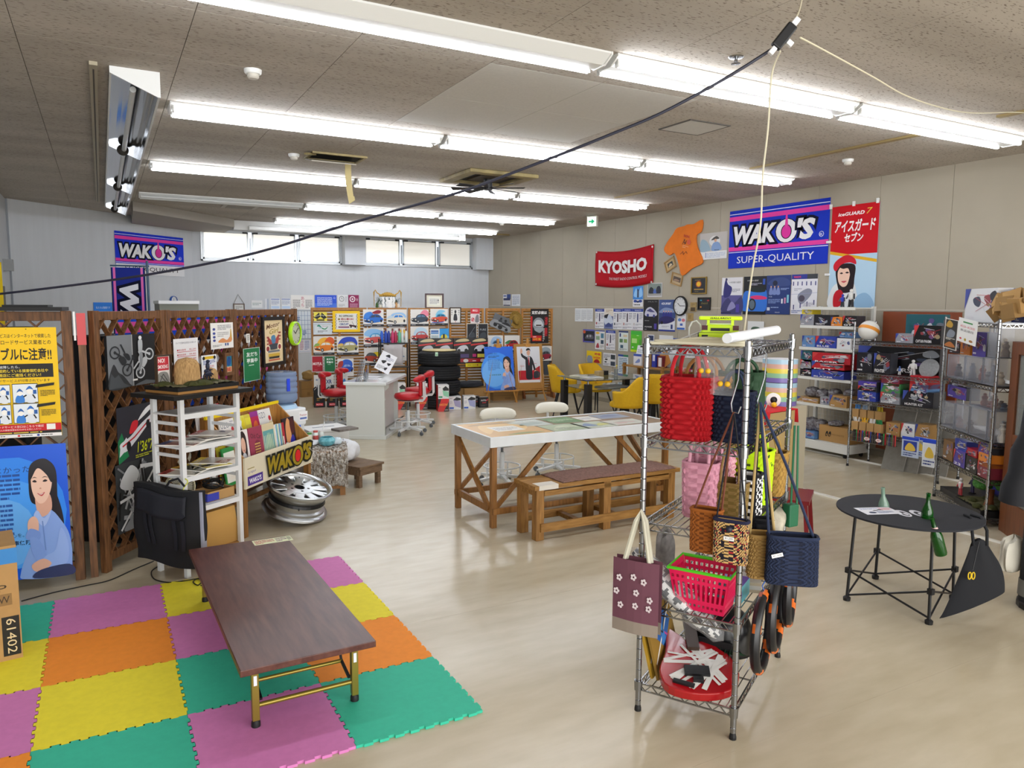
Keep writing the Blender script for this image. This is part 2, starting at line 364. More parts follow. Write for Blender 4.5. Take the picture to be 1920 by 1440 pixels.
# ================================================================= LEFT: TRELLIS SCREENS
STAIN=M('stained_wood','#573820',.55,noise=.35,scale=5,stretch=(10,10,1.2),c2='#7d5431',bump=.15)
def clip(p,d,x0,x1,z0,z1):
    t0,t1=-99,99
    for q,v,lo,hi in((p[0],d[0],x0,x1),(p[1],d[1],z0,z1)):
        a,c=(lo-q)/v,(hi-q)/v;t0=max(t0,min(a,c));t1=min(t1,max(a,c))
    return(t0,t1)if t1-t0>.05 else None
def trellis(label,loc,rz,w,top=1.82,bot=.05,pitch=.175,ph=0,g=1.25):
    t=thing('trellis_screen',label,'trellis',(loc[0],loc[1],0),rz,None)
    for x in(.03,w-.03):b=B();b.box(x,0,top/2,.058,.045,top);b.build('post',STAIN,t,bevel=.003)
    for z in(top-.035,bot+.05):b=B();b.box(w/2,0,z,w-.118,.036,.06);b.build('rail',STAIN,t,bevel=.003)
    X0,X1,Z0,Z1=.05,w-.05,bot+.07,top-.055
    for s,y in((g,-.008),(-g,.003)):
        c=Z0-(X1*g if s>0 else 0)+ph
        while c<Z1+(0 if s>0 else X1*g):
            r=clip((0,c),(1,s),X0,X1,Z0,Z1)
            if r:
                b=B();b.bar((r[0],y,c+s*r[0]),(r[1],y,c+s*r[1]),.009,.04,up=(0,1,0));q=b.f
                o=b.build('lattice_slat',STAIN,t)
            c+=pitch
    return t
WP,WZ=(-.07,5.77),rad(53);WD=(cos(WZ),sin(WZ))
trellis('brown wooden trellis screen behind the yellow warning poster',(-1.75,5.87),rad(-5.5),1.58,g=1)
for k,(a,c)in enumerate(((0.0,.80),(.81,1.83),(1.84,3.20))):
    trellis(['brown wooden trellis screen with the grey dirt bike painting','brown wooden trellis screen behind the price notice and straw rock','brown wooden trellis screen carrying the hot rod print and lime clock'][k],(WP[0]+WD[0]*a,WP[1]+WD[1]*a),WZ,c-a,ph=.05*k)
b=B();b.box(0,0,.9,.045,.045,1.8);tp=thing('timber_post','stained timber post with red tape at its top, between two trellis screens','post',(-.125,5.735,0));b.build('upright',STAIN,tp)
b=B();b.box(0,0,1.7,.052,.052,.21);o=b.build('tape',M('red_tape','#c0141d',.35),tp);o['label']='red tape band'
b=B();b.box(-.038,0,1.72,.012,.05,.19);b.build('white_strip',WHITEP,tp)
# ---- printed sheets hung on the trellis; wing(TL, BR) reads their place off the screen's plane
def wing(name,label,cat,TL,BR,bg,ops,off=.035,**k):
    p,w,h=rect(TL,BR,WP,WZ,off);return sheet(name,label,cat,p,WZ,w,h,bg,ops,**k)
def bike(x,y,s,ax,col,dk,flip=1,rot=0):
    """a motorcycle in side view about (x,y), width s (ax = height per width)"""
    def P(u,v):
        u*=flip;c,d=cos(rot),sin(rot);return(x+(u*c-v*d)*s,y+(u*d+v*c)*s*ax)
    def ring(u,v,r,c):return('s',[P(u+r*cos(a*pi/4),v+r*sin(a*pi/4))for a in range(8)],c)
    return[ring(-.36,0,.2,col),ring(-.36,0,.15,dk),ring(-.36,0,.05,col),ring(.36,0,.2,col),ring(.36,0,.15,dk),ring(.36,0,.05,col),
            ('k',[P(-.36,0),P(-.1,.1),P(.1,.08)],s*.03,col),('k',[P(.36,0),P(.26,.34),P(.2,.44)],s*.03,col),('k',[P(.14,.44),P(.28,.42)],s*.025,col),
            ('s',[P(-.15,-.02),P(.12,-.04),P(.16,.14),P(-.06,.16)],col),('s',[P(-.1,.2),P(.12,.2),P(.2,.3),P(.04,.36),P(-.1,.27)],col),('p',[P(-.42,.3),P(-.1,.24),P(-.1,.3),P(-.4,.35)],col)]
g1,g2,g3='#8b9096','#4e5358','#c9cdd0'
ops=[('r',0,0,.5,1,'#75797d'),('r',.5,0,.5,1,'#17181a'),('r',.495,0,.012,1,'#babcbd'),('s',[(0,0),(.1,.45),(.2,.3),(.3,.22),(.42,.05),(.44,0)],'#2c2e31'),('p',[(0,0),(.05,.3),(.12,.2),(.2,.25),(.3,.08),(.4,.02),(.45,0)],'#45494d')]
ops+=bike(.26,.5,.52,1.2,'#25282c','#6d7175',1,-.9)+bike(.75,.42,.5,1.2,'#c3c7ca','#2a2c2f',1,.95)
ops+=[('e',.66,.93,.035,.04,'#dfe1e2'),('s',[(.62,.88),(.7,.88),(.7,.7),(.66,.6),(.62,.62),(.61,.75)],'#aeb3b7'),('s',[(.63,.62),(.7,.62),(.68,.4),(.62,.3),(.58,.3),(.63,.45)],'#8d9296'),('p',[(.5,0),(1,0),(1,.04),(.75,.09),(.55,.03)],'#5d6165'),('r',.47,.1,.1,.035,'#e7e7e2')]
wing('canvas_painting','grey and black painting of two dirt bikes hung on the trellis','painting',(188,630),(283,716),'#17181a',ops,th=.02)
ops=[('p',[(0,0),(.25,.1),(.1,.55),(0,.4)],'#1c7a4a'),('p',[(.02,.12),(.3,.3),(.2,.45),(.05,.3)],'#dcdde2'),('s',[(.05,.35),(.3,.45),(.55,.62),(.85,.78),(.97,.9),(.95,.72),(.7,.55),(.45,.36),(.2,.2),(.08,.22)],'#dfe0e6'),('s',[(.28,.5),(.45,.55),(.5,.7),(.36,.7)],'#cf2430'),('k',[(.1,.3),(.4,.42),(.8,.68)],.012,'#c02733'),('s',[(.5,.7),(.8,.85),(.95,.98),(.7,.9)],'#f0f0f2'),('e',.25,.28,.055,.09,'#15151a'),('e',.75,.6,.05,.085,'#15151a'),('p',[(.88,.8),(1,.84),(1,1),(.9,.95)],'#23864f'),
       ('t',"1'36\"7",.45,.12,.42,.2,'#d8e01e',{'shear':.25,'bold':.01}),('l',.4,.02,.55,.07,2,'#b7bd25')]
wing('race_car_print','dark print of a white and red race car with yellow lap time 1\'36"7','poster',(209,766),(289,848),'#2a2a33',ops)
R=random.Random(3);ops=[('k',[(R.random(),R.random()),(R.random(),R.random())],R.uniform(.006,.03),R.choice(['#d6d8d8','#777b7e','#0d0e0f','#a3a6a8']))for _ in range(46)]+[('s',[(.1,.05),(.5,.3),(.9,.28),(.8,.1),(.4,.02)],'#888c8f'),('e',.55,.18,.09,.08,'#101112'),('s',[(.05,.7),(.3,.95),(.5,.8),(.3,.6)],'#c9cccd')]
wing('engine_print','black and white engine print low on the trellis behind the bag','poster',(207,874),(292,968),'#35383a',ops)
wing('notice_price','white notice with three red price lines pinned on the trellis','notice',(317,636),(365,686),'#e9e9ec',[('t','タイヤ交換料金改定のお知らせ',.08,.82,.84,.07,'#3a3a55'),('t','●軽自動車',.12,.58,.36,.07,'#b5222c'),('t','¥2,200',.62,.58,.28,.07,'#b5222c'),('t','●普通自動車',.12,.42,.36,.07,'#b5222c'),('t','¥4,400',.62,.42,.28,.07,'#b5222c'),('t','●外車 SUV',.12,.26,.36,.07,'#b5222c'),('t','¥5,500',.62,.26,.28,.07,'#b5222c'),('k',[(.12,.55),(.9,.55)],.004,'#c0444c'),('k',[(.12,.39),(.9,.39)],.004,'#c0444c'),('k',[(.12,.23),(.9,.23)],.004,'#c0444c'),('l',.1,.06,.8,.08,1,'#555')])
wing('notice_calendar','white printed sheet with small tower picture and blue icons on trellis','notice',(387,606),(431,651),'#ecebe8',[('l',.3,.72,.6,.2,4,'#8a8a92'),('e',.14,.76,.06,.05,'#3c4a94'),('e',.14,.6,.06,.05,'#3c4a94'),('e',.14,.46,.06,.05,'#3c4a94'),('e',.14,.33,.06,.05,'#3c4a94'),('l',.28,.45,.5,.2,3,'#a7a7a8'),('p',[(.82,.3),(.94,.3),(.9,.75),(.87,.75)],'#c5a24c'),('s',[(.3,.26),(.5,.4),(.7,.32),(.85,.45),(.9,.25),(.6,.22)],'#d58f5c'),('r',.6,.1,.06,.1,'#23407f'),('r',.7,.1,.06,.1,'#23407f'),('l',.06,.08,.4,.08,2,'#777')])
wing('notice_service','white tyre service flyer with yellow heading on the trellis','notice',(370,667),(400,706),'#eceef2',[('r',.2,.82,.6,.12,'#d9b321'),('e',.14,.87,.08,.08,'#1a1a1c'),('e',.86,.87,.08,.08,'#1a1a1c'),('l',.1,.58,.8,.2,3,'#2f4f9f'),('t','完全予約',.2,.45,.6,.1,'#c52d2f'),('l',.1,.05,.8,.3,3,'#596075')])
wing('framed_picture','small dark framed picture with blue figure and letters BE','picture',(415,668),(428,696),'#2f84a0',[('r',0,0,1,.33,'#d8b48c'),('t','BE',.1,.04,.8,.24,'#c2442f',{'bold':.04}),('s',[(.3,.4),(.75,.45),(.85,.8),(.5,.95),(.25,.7)],'#1d4d8e')],frame=STAIN,fw=.03)
wing('sign_green','tall green poster with 友だち募集中 on the trellis screen','poster',(446,654),(479,711),'#1e7243',[('r',0,0,1,.012,'#e3efe6'),('r',0,.988,1,.012,'#e3efe6'),('r',0,0,.02,1,'#e3efe6'),('r',.98,0,.02,1,'#e3efe6'),('t','友だち',.18,.74,.66,.14,'#eef4ef',{'bold':.02}),('t','募集中',.18,.55,.66,.14,'#eef4ef',{'bold':.02}),('l',.3,.46,.4,.05,1,'#cfe3d5')],off=.05)
M('frame_black','#141012',.35)
ops=[('t',"Motor",.14,.78,.72,.11,'#6e4b33',{'shear':.2,'bold':.02,'rot':.12}),('t','Girl',.3,.66,.5,.12,'#a08a3a',{'shear':.25,'bold':.02,'rot':.1}),('s',[(.2,.62),(.5,.5),(.8,.66),(.72,.4),(.5,.36),(.3,.4)],'#a33f38'),('s',[(.4,.62),(.58,.64),(.62,.5),(.5,.42),(.4,.5)],'#4c7ea1'),('s',[(.28,.42),(.72,.44),(.74,.32),(.28,.31)],'#3c424b'),('e',.2,.33,.12,.09,'#efe3c9'),('e',.2,.33,.08,.06,'#8a2f2f'),('e',.82,.36,.12,.09,'#efe3c9'),('e',.82,.36,.08,.06,'#8a2f2f'),('r',.2,.24,.62,.05,'#70757c'),('l',.15,.4,.12,.24,3,'#8e3c38'),('l',.76,.5,.14,.24,3,'#8e3c38'),('r',.22,.13,.6,.08,'#c5a23c'),('r',.25,.09,.54,.05,'#2f2b26'),('r',.22,.04,.6,.035,'#bb5b3c')]
wing('framed_poster','black framed cream hot rod print on the trellis beside lime clock','poster',(484,601),(522,676),'#dfcaa0',ops,frame=MATS['frame_black'],fw=.035,off=.05)
def clock(name,label,P,rz,r,ring,face,hands='#222',th=.04,t0=(10,8)):
    t=thing(name,label,'clock',P,rz);b=B();b.T=Matrix.Rotation(pi/2,4,'X')
    b.lathe([(r*.86,0),(r,0),(r,th*.7),(r*.93,th),(r*.86,th*.75)],n=28,cap=False);b.build('rim',ring,t,smooth=True)
    b=B();b.T=Matrix.Rotation(pi/2,4,'X');b.lathe([(r*.9,.002),(r*.9,th*.5)],n=28);b.build('dial',face,t)
    for a in range(12):
        q=rad(30*a);b=B()if not a else b;b.T=Matrix.Translation((0,-th*.5-.002,0))@Matrix.Rotation(q,4,'Y');b.box(0,0,r*.72,r*.035,.002,r*.12)
    stuff(b.build('hour_marks',M('clock_marks','#2b2b2b'),t))
    for q,l in((t0[0]*30+t0[1]*.5,.45),(t0[1]*6,.68)):
        b=B();b.T=Matrix.Translation((0,-th*.5-.004,0))@Matrix.Rotation(rad(q),4,'Y');b.box(0,0,r*l/2,r*.06,.002,r*l);b.build('hand',M('clock_marks'),t)
    return t
p=onp(544,625,WP,WZ);n=Vector((sin(WZ),-cos(WZ),0));t=clock('wall_clock','lime green round clock hanging at the end of the trellis',p+n*.04,WZ,.13,M('lime','#a9df16',.35),M('dial_grey','#b9bba9',.5))
wing('price_tag','small white barcode tag tied to the trellis','tag',(455,626),(462,642),'#e8e6e0',[('l',.2,.1,.6,.8,6,'#3a3a3a')])
FP,FZ=(-.67,5.70),rad(-5.5)
def front(name,label,cat,TL,BR,bg,ops,off=.03,**k):
    p,w,h=rect(TL,BR,FP,FZ,off);return sheet(name,label,cat,p,FZ,w,h,bg,ops,**k)
Y0,K='#f0c419','#23211f'
def toon(x,y,w,h,dx,c2=None):
    q=[('r',x-.006,y-.006,w+.012,h+.012,K),('r',x,y,w,h,'#e4ecf4')]
    q+=[('s',[(x+w*.1,y),(x+w*.15,y+h*.35),(x+w*.4,y+h*.4),(x+w*.45,y)],'#3d82d4'),('e',x+w*.28,y+h*.52,w*.12,h*.16,'#f5f3ee'),('s',[(x+w*.15,y+h*.55),(x+w*.28,y+h*.76),(x+w*.42,y+h*.56),(x+w*.28,y+h*.62)],'#2f62a8' if dx else '#d7dbe0'),
          ('s',[(x+w*.55,y),(x+w*.55,y+h*.4),(x+w*.8,y+h*.45),(x+w*.9,y)],'#dfe6ef'),('e',x+w*.68,y+h*.62,w*.13,h*.18,'#f5f3ee'),('s',[(x+w*.53,y+h*.68),(x+w*.68,y+h*.9),(x+w*.83,y+h*.7),(x+w*.68,y+h*.74)],'#2e6cc0'),('k',[(x+w*.55,y+h*.4),(x+w*.42,y+h*.3)],.008,K),('k',[(x+w*.8,y+h*.42),(x+w*.9,y+h*.2)],.008,K),('r',x+w*.82,y+h*.45,w*.14,h*.22,'#2e5fa6')]
    return q
ops=[('t','ロードサービスはインターネットで検索した',.02,.905,.9,.038,K,{'bold':.01}),('t','不正なロードサービス業者との',.06,.845,.86,.042,K,{'bold':.01}),('t','トラブルに注意!!',.02,.70,.90,.115,K,{'bold':.025}),
       ('r',.03,.545,.9,.125,K),('t','お車が故障したら、',.06,.63,.42,.025,'#f2f2f2'),('t','まずは契約している損害保険会社や',.06,.592,.8,.03,'#f0d23a',{'bold':.01}),('t','代理店にご連絡ください！',.14,.553,.62,.03,'#f0d23a',{'bold':.01}),('t','ロードサービスが付帯されています',.1,.505,.78,.026,K)]
ops+=toon(.06,.32,.27,.16,1)+toon(.37,.32,.33,.165,1)+toon(.06,.135,.27,.165,0)+toon(.37,.135,.33,.17,1)
ops+=[('p',[(.68,.45),(.93,.47),(.94,.495),(.69,.478)],K),('p',[(.68,.27),(.93,.29),(.94,.315),(.69,.298)],K),('l',.74,.37,.2,.06,5,'#6b5c20'),('l',.74,.19,.2,.06,5,'#6b5c20'),('r',0,.055,1,.065,'#c61a26'),('t','ロードサービス窓口はこちらで確認',.12,.088,.64,.022,'#f6e9ea'),('t','ご加入の損害保険会社のHPをお気に入りへ！',.12,.064,.6,.016,'#f6e9ea'),('r',.8,.062,.12,.052,'#efeeea'),('r',0,.03,1,.025,'#222'),('l',.1,.033,.8,.02,1,'#d9b64a'),('r',0,0,1,.03,'#ecebea'),('e',.42,.015,.02,.01,'#c22b33'),('e',.68,.015,.02,.01,'#34489b'),('l',.1,.008,.28,.016,1,'#666'),('l',.45,.008,.2,.016,1,'#666'),('l',.72,.008,.24,.016,1,'#666'),('e',.6,.985,.008,.005,'#55431a')]
front('warning_poster','large yellow Japanese warning poster on the front trellis screen','poster',(-35,614),(118,814),Y0,ops)
def lady(cx,sc,tall):
    """a woman in a light blue shirt, printed flat; cx centre, sc width scale, tall height scale"""
    P=lambda L:[(cx+x*sc,y*tall)for x,y in L]
    return[('s',P([(.02,.86),(-.1,.82),(-.14,.7),(-.13,.58),(-.06,.54),(.1,.5),(.22,.42),(.2,.58),(.2,.78),(.12,.86)]),'#1d1a22'),
            ('s',P([(.18,.62),(.24,.5),(.26,.38),(.2,.42)]),'#1f1c25'),
            ('s',P([(-.08,.5),(.1,.5),(.22,.42),(.32,.3),(.34,.12),(.25,.0),(-.25,.0),(-.3,.05),(-.2,.2),(-.1,.3),(-.06,.4)]),'#86a6e6'),
            ('s',P([(-.06,.62),(.1,.62),(.12,.5),(.0,.45),(-.06,.5)]),'#d9a793'),
            ('s',P([(-.03,.82),(-.1,.78),(-.11,.68),(-.08,.6),(-.02,.55),(.06,.57),(.13,.66),(.14,.75),(.08,.81)]),'#ecc4b0'),
            ('s',P([(-.03,.87),(-.12,.82),(-.14,.7),(-.1,.74),(-.02,.81),(.08,.76),(.14,.7),(.2,.78),(.1,.87)]),'#1d1a22'),
            ('s',P([(-.095,.715),(-.065,.725),(-.04,.712),(-.065,.707)]),'#2a2024'),('s',P([(.03,.712),(.06,.725),(.09,.715),(.06,.707)]),'#2a2024'),
            ('s',P([(-.1,.738),(-.065,.748),(-.035,.738),(-.065,.742)]),'#4a3a36'),('s',P([(.025,.738),(.06,.748),(.1,.738),(.06,.742)]),'#4a3a36'),
            ('s',P([(-.015,.66),(.0,.668),(.012,.66),(.0,.656)]),'#c99580'),('s',P([(-.045,.628),(0,.622),(.05,.632),(.01,.604)]),'#c0474e'),('s',P([(-.03,.624),(0,.62),(.035,.626),(.005,.615)]),'#f3e8e4'),
            ('s',P([(-.1,.46),(-.05,.5),(.02,.44),(.12,.5),(.02,.38)]),'#a4bdf0'),('k',P([(.0,.42),(.02,.2)]),.006,'#6c8ccc'),
            ('s',P([(-.17,.43),(-.1,.46),(-.05,.42),(-.06,.34),(-.12,.31),(-.18,.36)]),'#e3b5a0'),('s',P([(-.21,.3),(-.06,.28),(-.04,.34),(-.16,.37)]),'#7a9ade'),
            ('s',P([(-.16,.3),(-.05,.28),(.02,.16),(-.04,.1),(-.14,.18)]),'#7f9fe2'),('s',P([(.22,.36),(.3,.24),(.28,.1),(.1,.06),(-.06,.1),(.02,.16),(.14,.2)]),'#93b0ec'),
            ('s',P([(-.16,.1),(-.02,.14),(.08,.1),(.0,.06),(-.12,.05)]),'#dcab97'),('s',P([(-.14,.0),(-.05,.06),(.3,.08),(.34,.0)]),'#343a63')]
BLUEP=[('e',.35,.5,.62,.42,'#2e86ee'),('e',.3,.42,.5,.34,'#4a9cf4'),('e',.25,.35,.36,.26,'#67aef6')]
ops=BLUEP+[('l',.05,.6,.4,.2,6,'#1d4c9a'),('t','「よかった」',.12,.80,.5,.05,'#163a80'),('l',.05,.3,.3,.28,8,'#2455a5'),('t','安心を。',.26,.32,.2,.03,'#123'),('t','1st 自動車保険',.1,.26,.44,.035,'#0e1c3c',{'bold':.02})]+lady(.68,.95,1.02)
front('insurance_poster','large blue poster of a woman in pale blue shirt, lower on front trellis','poster',(-40,838),(139,1071),'#0f57d8',ops,off=.045,mat=GLOSS)
n=Vector((sin(WZ),-cos(WZ),0));p=Vector((WP[0],WP[1],0))-n*.32
def banner_ops(white=True):return[('r',0,.90,1,.025,'#dfe3f5'),('r',0,.80,1,.075,'#e0409c'),('r',0,.25,1,.07,'#e0409c'),('r',0,.22,1,.015,'#dfe3f5')]
def wakos(x,y,w,h,out='#101028'):
    return[('t','WAK',x,y,w*.56,h*.9,'#eeeef2',{'shear':.18,'bold':.05,'out':out,'ow':.1}),('e',x+w*.68,y+h*.46,w*.135,h*.56,out),('e',x+w*.68,y+h*.46,w*.125,h*.52,'#eeeef2'),('e',x+w*.68,y+h*.42,w*.065,h*.33,out),('e',x+w*.68,y+h*.42,w*.055,h*.29,'#d8389b'),
            ('s',[(x+w*.675,y+h*1.2),(x+w*.685,y+h*1.2),(x+w*.70,y+h*.6),(x+w*.68,y+h*.3),(x+w*.66,y+h*.6)],'#d8389b'),('t',"'S",x+w*.81,y,w*.2,h*.95,'#eeeef2',{'shear':.18,'bold':.05,'out':out,'ow':.1})]
ops=[('r',0,.8,1,.1,'#d8509c'),('r',0,.2,1,.1,'#d8509c')]+[('r',.5*i+.02,.33,.44,.42,'#dfe2ea')for i in range(2)]+wakos(.08,.34,.84,.38)
sheet('banner_blue',"blue and pink WAKO'S banner hanging behind the trellis screens",'banner',p+Vector((WD[0],WD[1],0))*1.93+Vector((0,0,.95)),WZ,2.5,.86,'#1748c0',[o for o in ops if o[0]!='r' or o[1]==0],mat=CLOTH)
for k,(q,s,l)in enumerate((((-1.0,6.25,0),(1.1,.45,1.7),'tall black equipment rack standing behind the front trellis screen'),((.1,6.75,0),(.55,.4,1.62),'black cabinet behind the dirt bike painting'),((1.0,7.75,0),(.5,.4,1.0),'low black cabinet behind the trellis, below the banner'))):
    t=thing('equipment_rack',l,'rack',q,WZ if k else FZ)
    b=B();sx,sy,sz=s
    for z in(.03,sz*.33,sz*.66,sz-.02):b.box(0,0,z,sx,sy,.03)
    b.bx(-sx/2,-sx/2+.02,-sy/2,sy/2,0,sz);b.bx(sx/2-.02,sx/2,-sy/2,sy/2,0,sz);b.bx(-sx/2,sx/2,sy/2-.01,sy/2,0,sz);b.build('carcass',M('dark_rack','#17181b',.6),t)
    for i in range(3):b=B();b.bx(-sx*.38,sx*.36,-sy*.4,sy*.3,sz*.33*i+.05,sz*.33*i+.05+.17);b.build('device',M('dark_dev%d'%i,['#22252a','#223128','#3a2a26'][i],.4),t)
b=B();b.box(0,0,.012,.42,.3,.024);b.box(0,0,.03,.25,.2,.016);tag(at(b.build('lid_board',M('board_black','#101012',.6)),(-.42,5.80,1.82),FZ),'flat black board lying on top of the front trellis screen','board')
# ---- carton at the left edge of the frame
P=onz(34,1243);t=thing('cardboard_box','brown cardboard carton printed 61402, standing at the edge of the mat','box',(P.x-.16,P.y+.17,0),rad(8))
b=B();b.bx(-.16,.16,-.16,.16,0,.62);b.build('body',CARD,t)
b=B();paint(b,[('r',.74,.06,.24,.34,'#1c1a18'),('t','61402',.80,.08,.13,.30,'#d9c49c',{'vert':1}),('r',.7,.5,.2,.1,'#8a6a3e'),('o','W',.72,.52,.15,.06,'#3a2d1c'),('o','P',.72,.62,.12,.06,'#3a2d1c')],.32,.62,-.1605);b.build('print',PRINT,t)
b=B();b.bx(-.16,.162,-.163,-.1,.53,.61);o=b.build('tape',M('blue_tape','#2f7fc4',.4),t);o['label']='blue tape strip'
b=B();b.bx(-.16,0,-.16,.16,.62,.624);b.build('flap',CARD,t);b=B();b.bx(.002,.16,-.16,.16,.62,.624);b.build('flap',CARD,t)
# ================================================================= LEFT FRONT: PLAY MAT AND LOW TABLE
FOAM={k:M('foam_'+k,c,.75,noise=.04,scale=30,bump=.25,bdist=.001)for k,c in(('teal','#35b898'),('pink','#cf7bb6'),('yellow','#ecdd33'),('orange','#f08f28'))}
mat=thing('foam_mat','play mat of interlocking teal, pink, yellow and orange foam tiles','mat',(0,0,0))
GX=[-.95,-.345,.258,.862,1.462];GY=[2.93,3.53,4.13,4.735,5.335];TH=.013
COLS=[['orange','pink','yellow','teal'],['teal','yellow','orange','pink'],['pink','teal','pink','yellow'],['teal','orange','yellow','pink']]
for i in range(4):
    for j in range(4):
        x0,x1,y0,y1=GX[i]+.0008,GX[i+1]-.0008,GY[j]+.0008,GY[j+1]-.0008;n=17;s=.604/n
        def side(p,q,ph):
            p=Vector(p);q=Vector(q);u=(q-p).normalized();l=(q-p).length;v=Vector((u.y,-u.x));out=[];st=l/n
            for k in range(n):
                end=k in(0,n-1);o=0 if end else(.0065 if(k+ph)%2 else-.0065);w=0 if end else(.004 if o>0 else-.004)
                a=k*st-w+(.0008 if o>0 else-.0008 if o<0 else 0);c=(k+1)*st+w-(.0008 if o>0 else-.0008 if o<0 else 0)
                out.append(p+u*a+v*o)
                if k<n-1:out.append(p+u*c+v*o)
            return out
        pts=side((x0,y0),(x1,y0),0)+side((x1,y0),(x1,y1),0)+side((x1,y1),(x0,y1),1)+side((x0,y1),(x0,y0),1)
        b=B();b.prism([(p.x,p.y)for p in pts],.0003,TH);b.build('foam_tile',FOAM[COLS[i][j]],mat)
WOODD=M('dark_walnut_laminate','#54261f',.38,noise=.35,scale=4,stretch=(9,1,9),c2='#623a30',detail=8)
t=thing('low_table','low folding table with dark brown woodgrain top on the foam mat','table',(.727,4.09,TH),rad(1.0));H=.33-TH
b=B();b.bx(-.3,.3,-.9,.9,H-.03,H);b.build('tabletop',WOODD,t,bevel=.003)
OLIVE=M('bronze_tube','#8d7c35',.35,.6);RUB=M('rubber_foot','#0e0e10',.6)
for s in(-1,1):
    for x in(-.225,.225):
        b=B();b.box(x,s*.80,(H-.03+.03)/2,.032,.032,H-.06);o=b.build('leg',OLIVE,t,bevel=.003)
        b=B();b.lathe([(.02,0),(.02,.02),(.015,.03)],(x,s*.80,0),12);b.build('foot',RUB,o,smooth=True)
        b=B();b.box(x,s*.80+s*.0165,H-.10,.014,.002,.045);q=b.build('sticker',M('sticker','#dfe1ea',.5),o)
    b=B();b.cyl((-.215,s*.80,.095),(.215,s*.80,.095),.011);b.build('stretcher',OLIVE,t,smooth=True)
    b=B();b.cyl((-.2,s*.68,.15),(.2,s*.68,.15),.009);b.build('stretcher',OLIVE,t,smooth=True)
    for x in(-.2,.2):b=B();b.bar((x,s*.80,.12),(x,s*.68,.15),.012);b.bar((x,s*.68,.15),(x,s*.60,H-.035),.012,.005);b.build('folding_stay',BLACKM,t)
P=onz(498,1017,.331);sheet('paper_notice','pale yellow slip with red and black writing taped to the low table','notice',(.915,4.87,.3305),rad(1),.245,.105,'#dfe3bd',[('l',.04,.12,.5,.76,4,'#b33a3a'),('l',.58,.12,.28,.76,3,'#7a5a6a'),('t','ご自由に',.78,.4,.18,.2,'#55434d'),('l',.88,.1,.1,.8,5,'#6c6a52')],lean=-pi/2,th=.0006)
CORD=M('black_cord','#101012',.5)
def cord(name,label,pts,r=.004,mat=None,cat='cord',sub=6,n=6):
    P=[Vector(p)for p in pts];out=[]
    for i in range(len(P)-1):
        p0,p1,p2,p3=P[max(i-1,0)],P[i],P[i+1],P[min(i+2,len(P)-1)]
        for k in range(sub):
            t=k/sub;out.append(.5*((2*p1)+(p2-p0)*t+(2*p0-5*p1+4*p2-p3)*t*t+(3*p1-p0-3*p2+p3)*t**3))
    out.append(P[-1]);b=B();b.tube(out,r,n);o=b.build(name,mat or CORD,smooth=True)
    return tag(o,label,cat)if label else o
G=lambda x,y,z=.005:onz(x,y,z)
cord('power_lead','black cord on the floor from the carton past the trellis foot to the shelf',[G(40,1127),G(100,1111),G(160,1098),G(205,1088),G(250,1068),G(288,1052)])
cord('coiled_lead','black cord looping on the floor by the white shelf and yellow tile',[G(296,1062),G(284,1072),G(290,1086),G(318,1092,.006),G(352,1088,.02),G(380,1084,.02),G(372,1097,.02),G(362,1091,.02),G(372,1085,.02),G(384,1096,.02),G(376,1098,.025)])
# ================================================================= WHITE MAGAZINE SHELF
SZ=rad(33.2);t=thing('magazine_shelf','narrow white metal shelf with black top board, full of magazines','shelf',(.43,5.39,0),SZ)
SW,SD,SH=.50,.31,1.24
SHW=M('shelf_white','#dcdfe1',.4)
for x in(.016,SW-.016):
    for y in(.016,SD-.016):b=B();b.box(x,y,SH/2,.032,.032,SH);b.build('post',SHW,t,bevel=.002)
LV=[1.13,.905,.70,.47]
for z in LV:b=B();b.bx(.0,SW,.03,SD-.03,z-.012,z);b.bx(.03,SW-.03,.0,.016,z-.035,z);b.build('shelf_board',SHW,t)
for x in(.016,SW-.016):
    for z in(1.05,.98,.83,.62,.11):b=B();b.bx(x-.006,x+.006,.03,SD-.03,z,z+.022);b.build('side_rail',SHW,t)
b=B();b.bx(-.10,SW+.06,-.07,SD+.06,SH,SH+.028);b.build('top_board',M('board_black2','#131314',.5),t)
S2W=Matrix.Translation((.43,5.39,0))@Matrix.Rotation(SZ,4,'Z')
L2W=lambda x,y,z:S2W@Vector((x,y,z))
MAGC=[('#c9c4b8','#3e5a34'),('#3a4a2c','#b8b49a'),('#d7c63a','#6a6a5a'),('#b9b4ad','#8d3a3a'),('#9a6a62','#d8d3cc'),('#e3e1dc','#7d7d82'),('#4a4038','#a08c6a'),('#d9d5cf','#5a5f77')]
def mag(name,label,loc,rz,w,h,bg,ops,th=.006,rot=None,group=None,cat='magazine'):
    b=B();b.col=lin('#e8e5dd');b.bx(-w/2,w/2,-h/2,h/2,0,th);b.col=lin(bg);b.bx(-w/2-.0005,w/2+.0005,-h/2-.0005,h/2+.0005,th,th+.0008)
    b.T=Matrix.Rotation(-pi/2,4,'X')@Matrix.Translation((0,0,-h/2));b.T=Matrix.Translation((0,-h/2,th+.0008))@Matrix.Rotation(-pi/2,4,'X')
    paint(b,ops,w,h,0);o=b.build(name,GLOSS);at(o,loc,rz,rot);return tag(o,label,cat,group)
def mops(k,c):
    R=random.Random(k);return[('r',0,.8,1,.2,R.choice(['#e9e6df','#b8342e','#e3c522','#27508f'])),('t',R.choice(['CAR','RC','MOTO','DIY']),.1,.83,.5,.12,R.choice(['#222','#f4f4f4','#b3202a']),{'bold':.03}),('s',[(R.random(),R.random()*.7)for _ in range(5)],c),('l',.1,.05,.5,.2,3,'#f0efe8')]
pos=[(.12,.15,25),(.24,.17,10),(.34,.14,-12),(.40,.18,30)]
nm=0
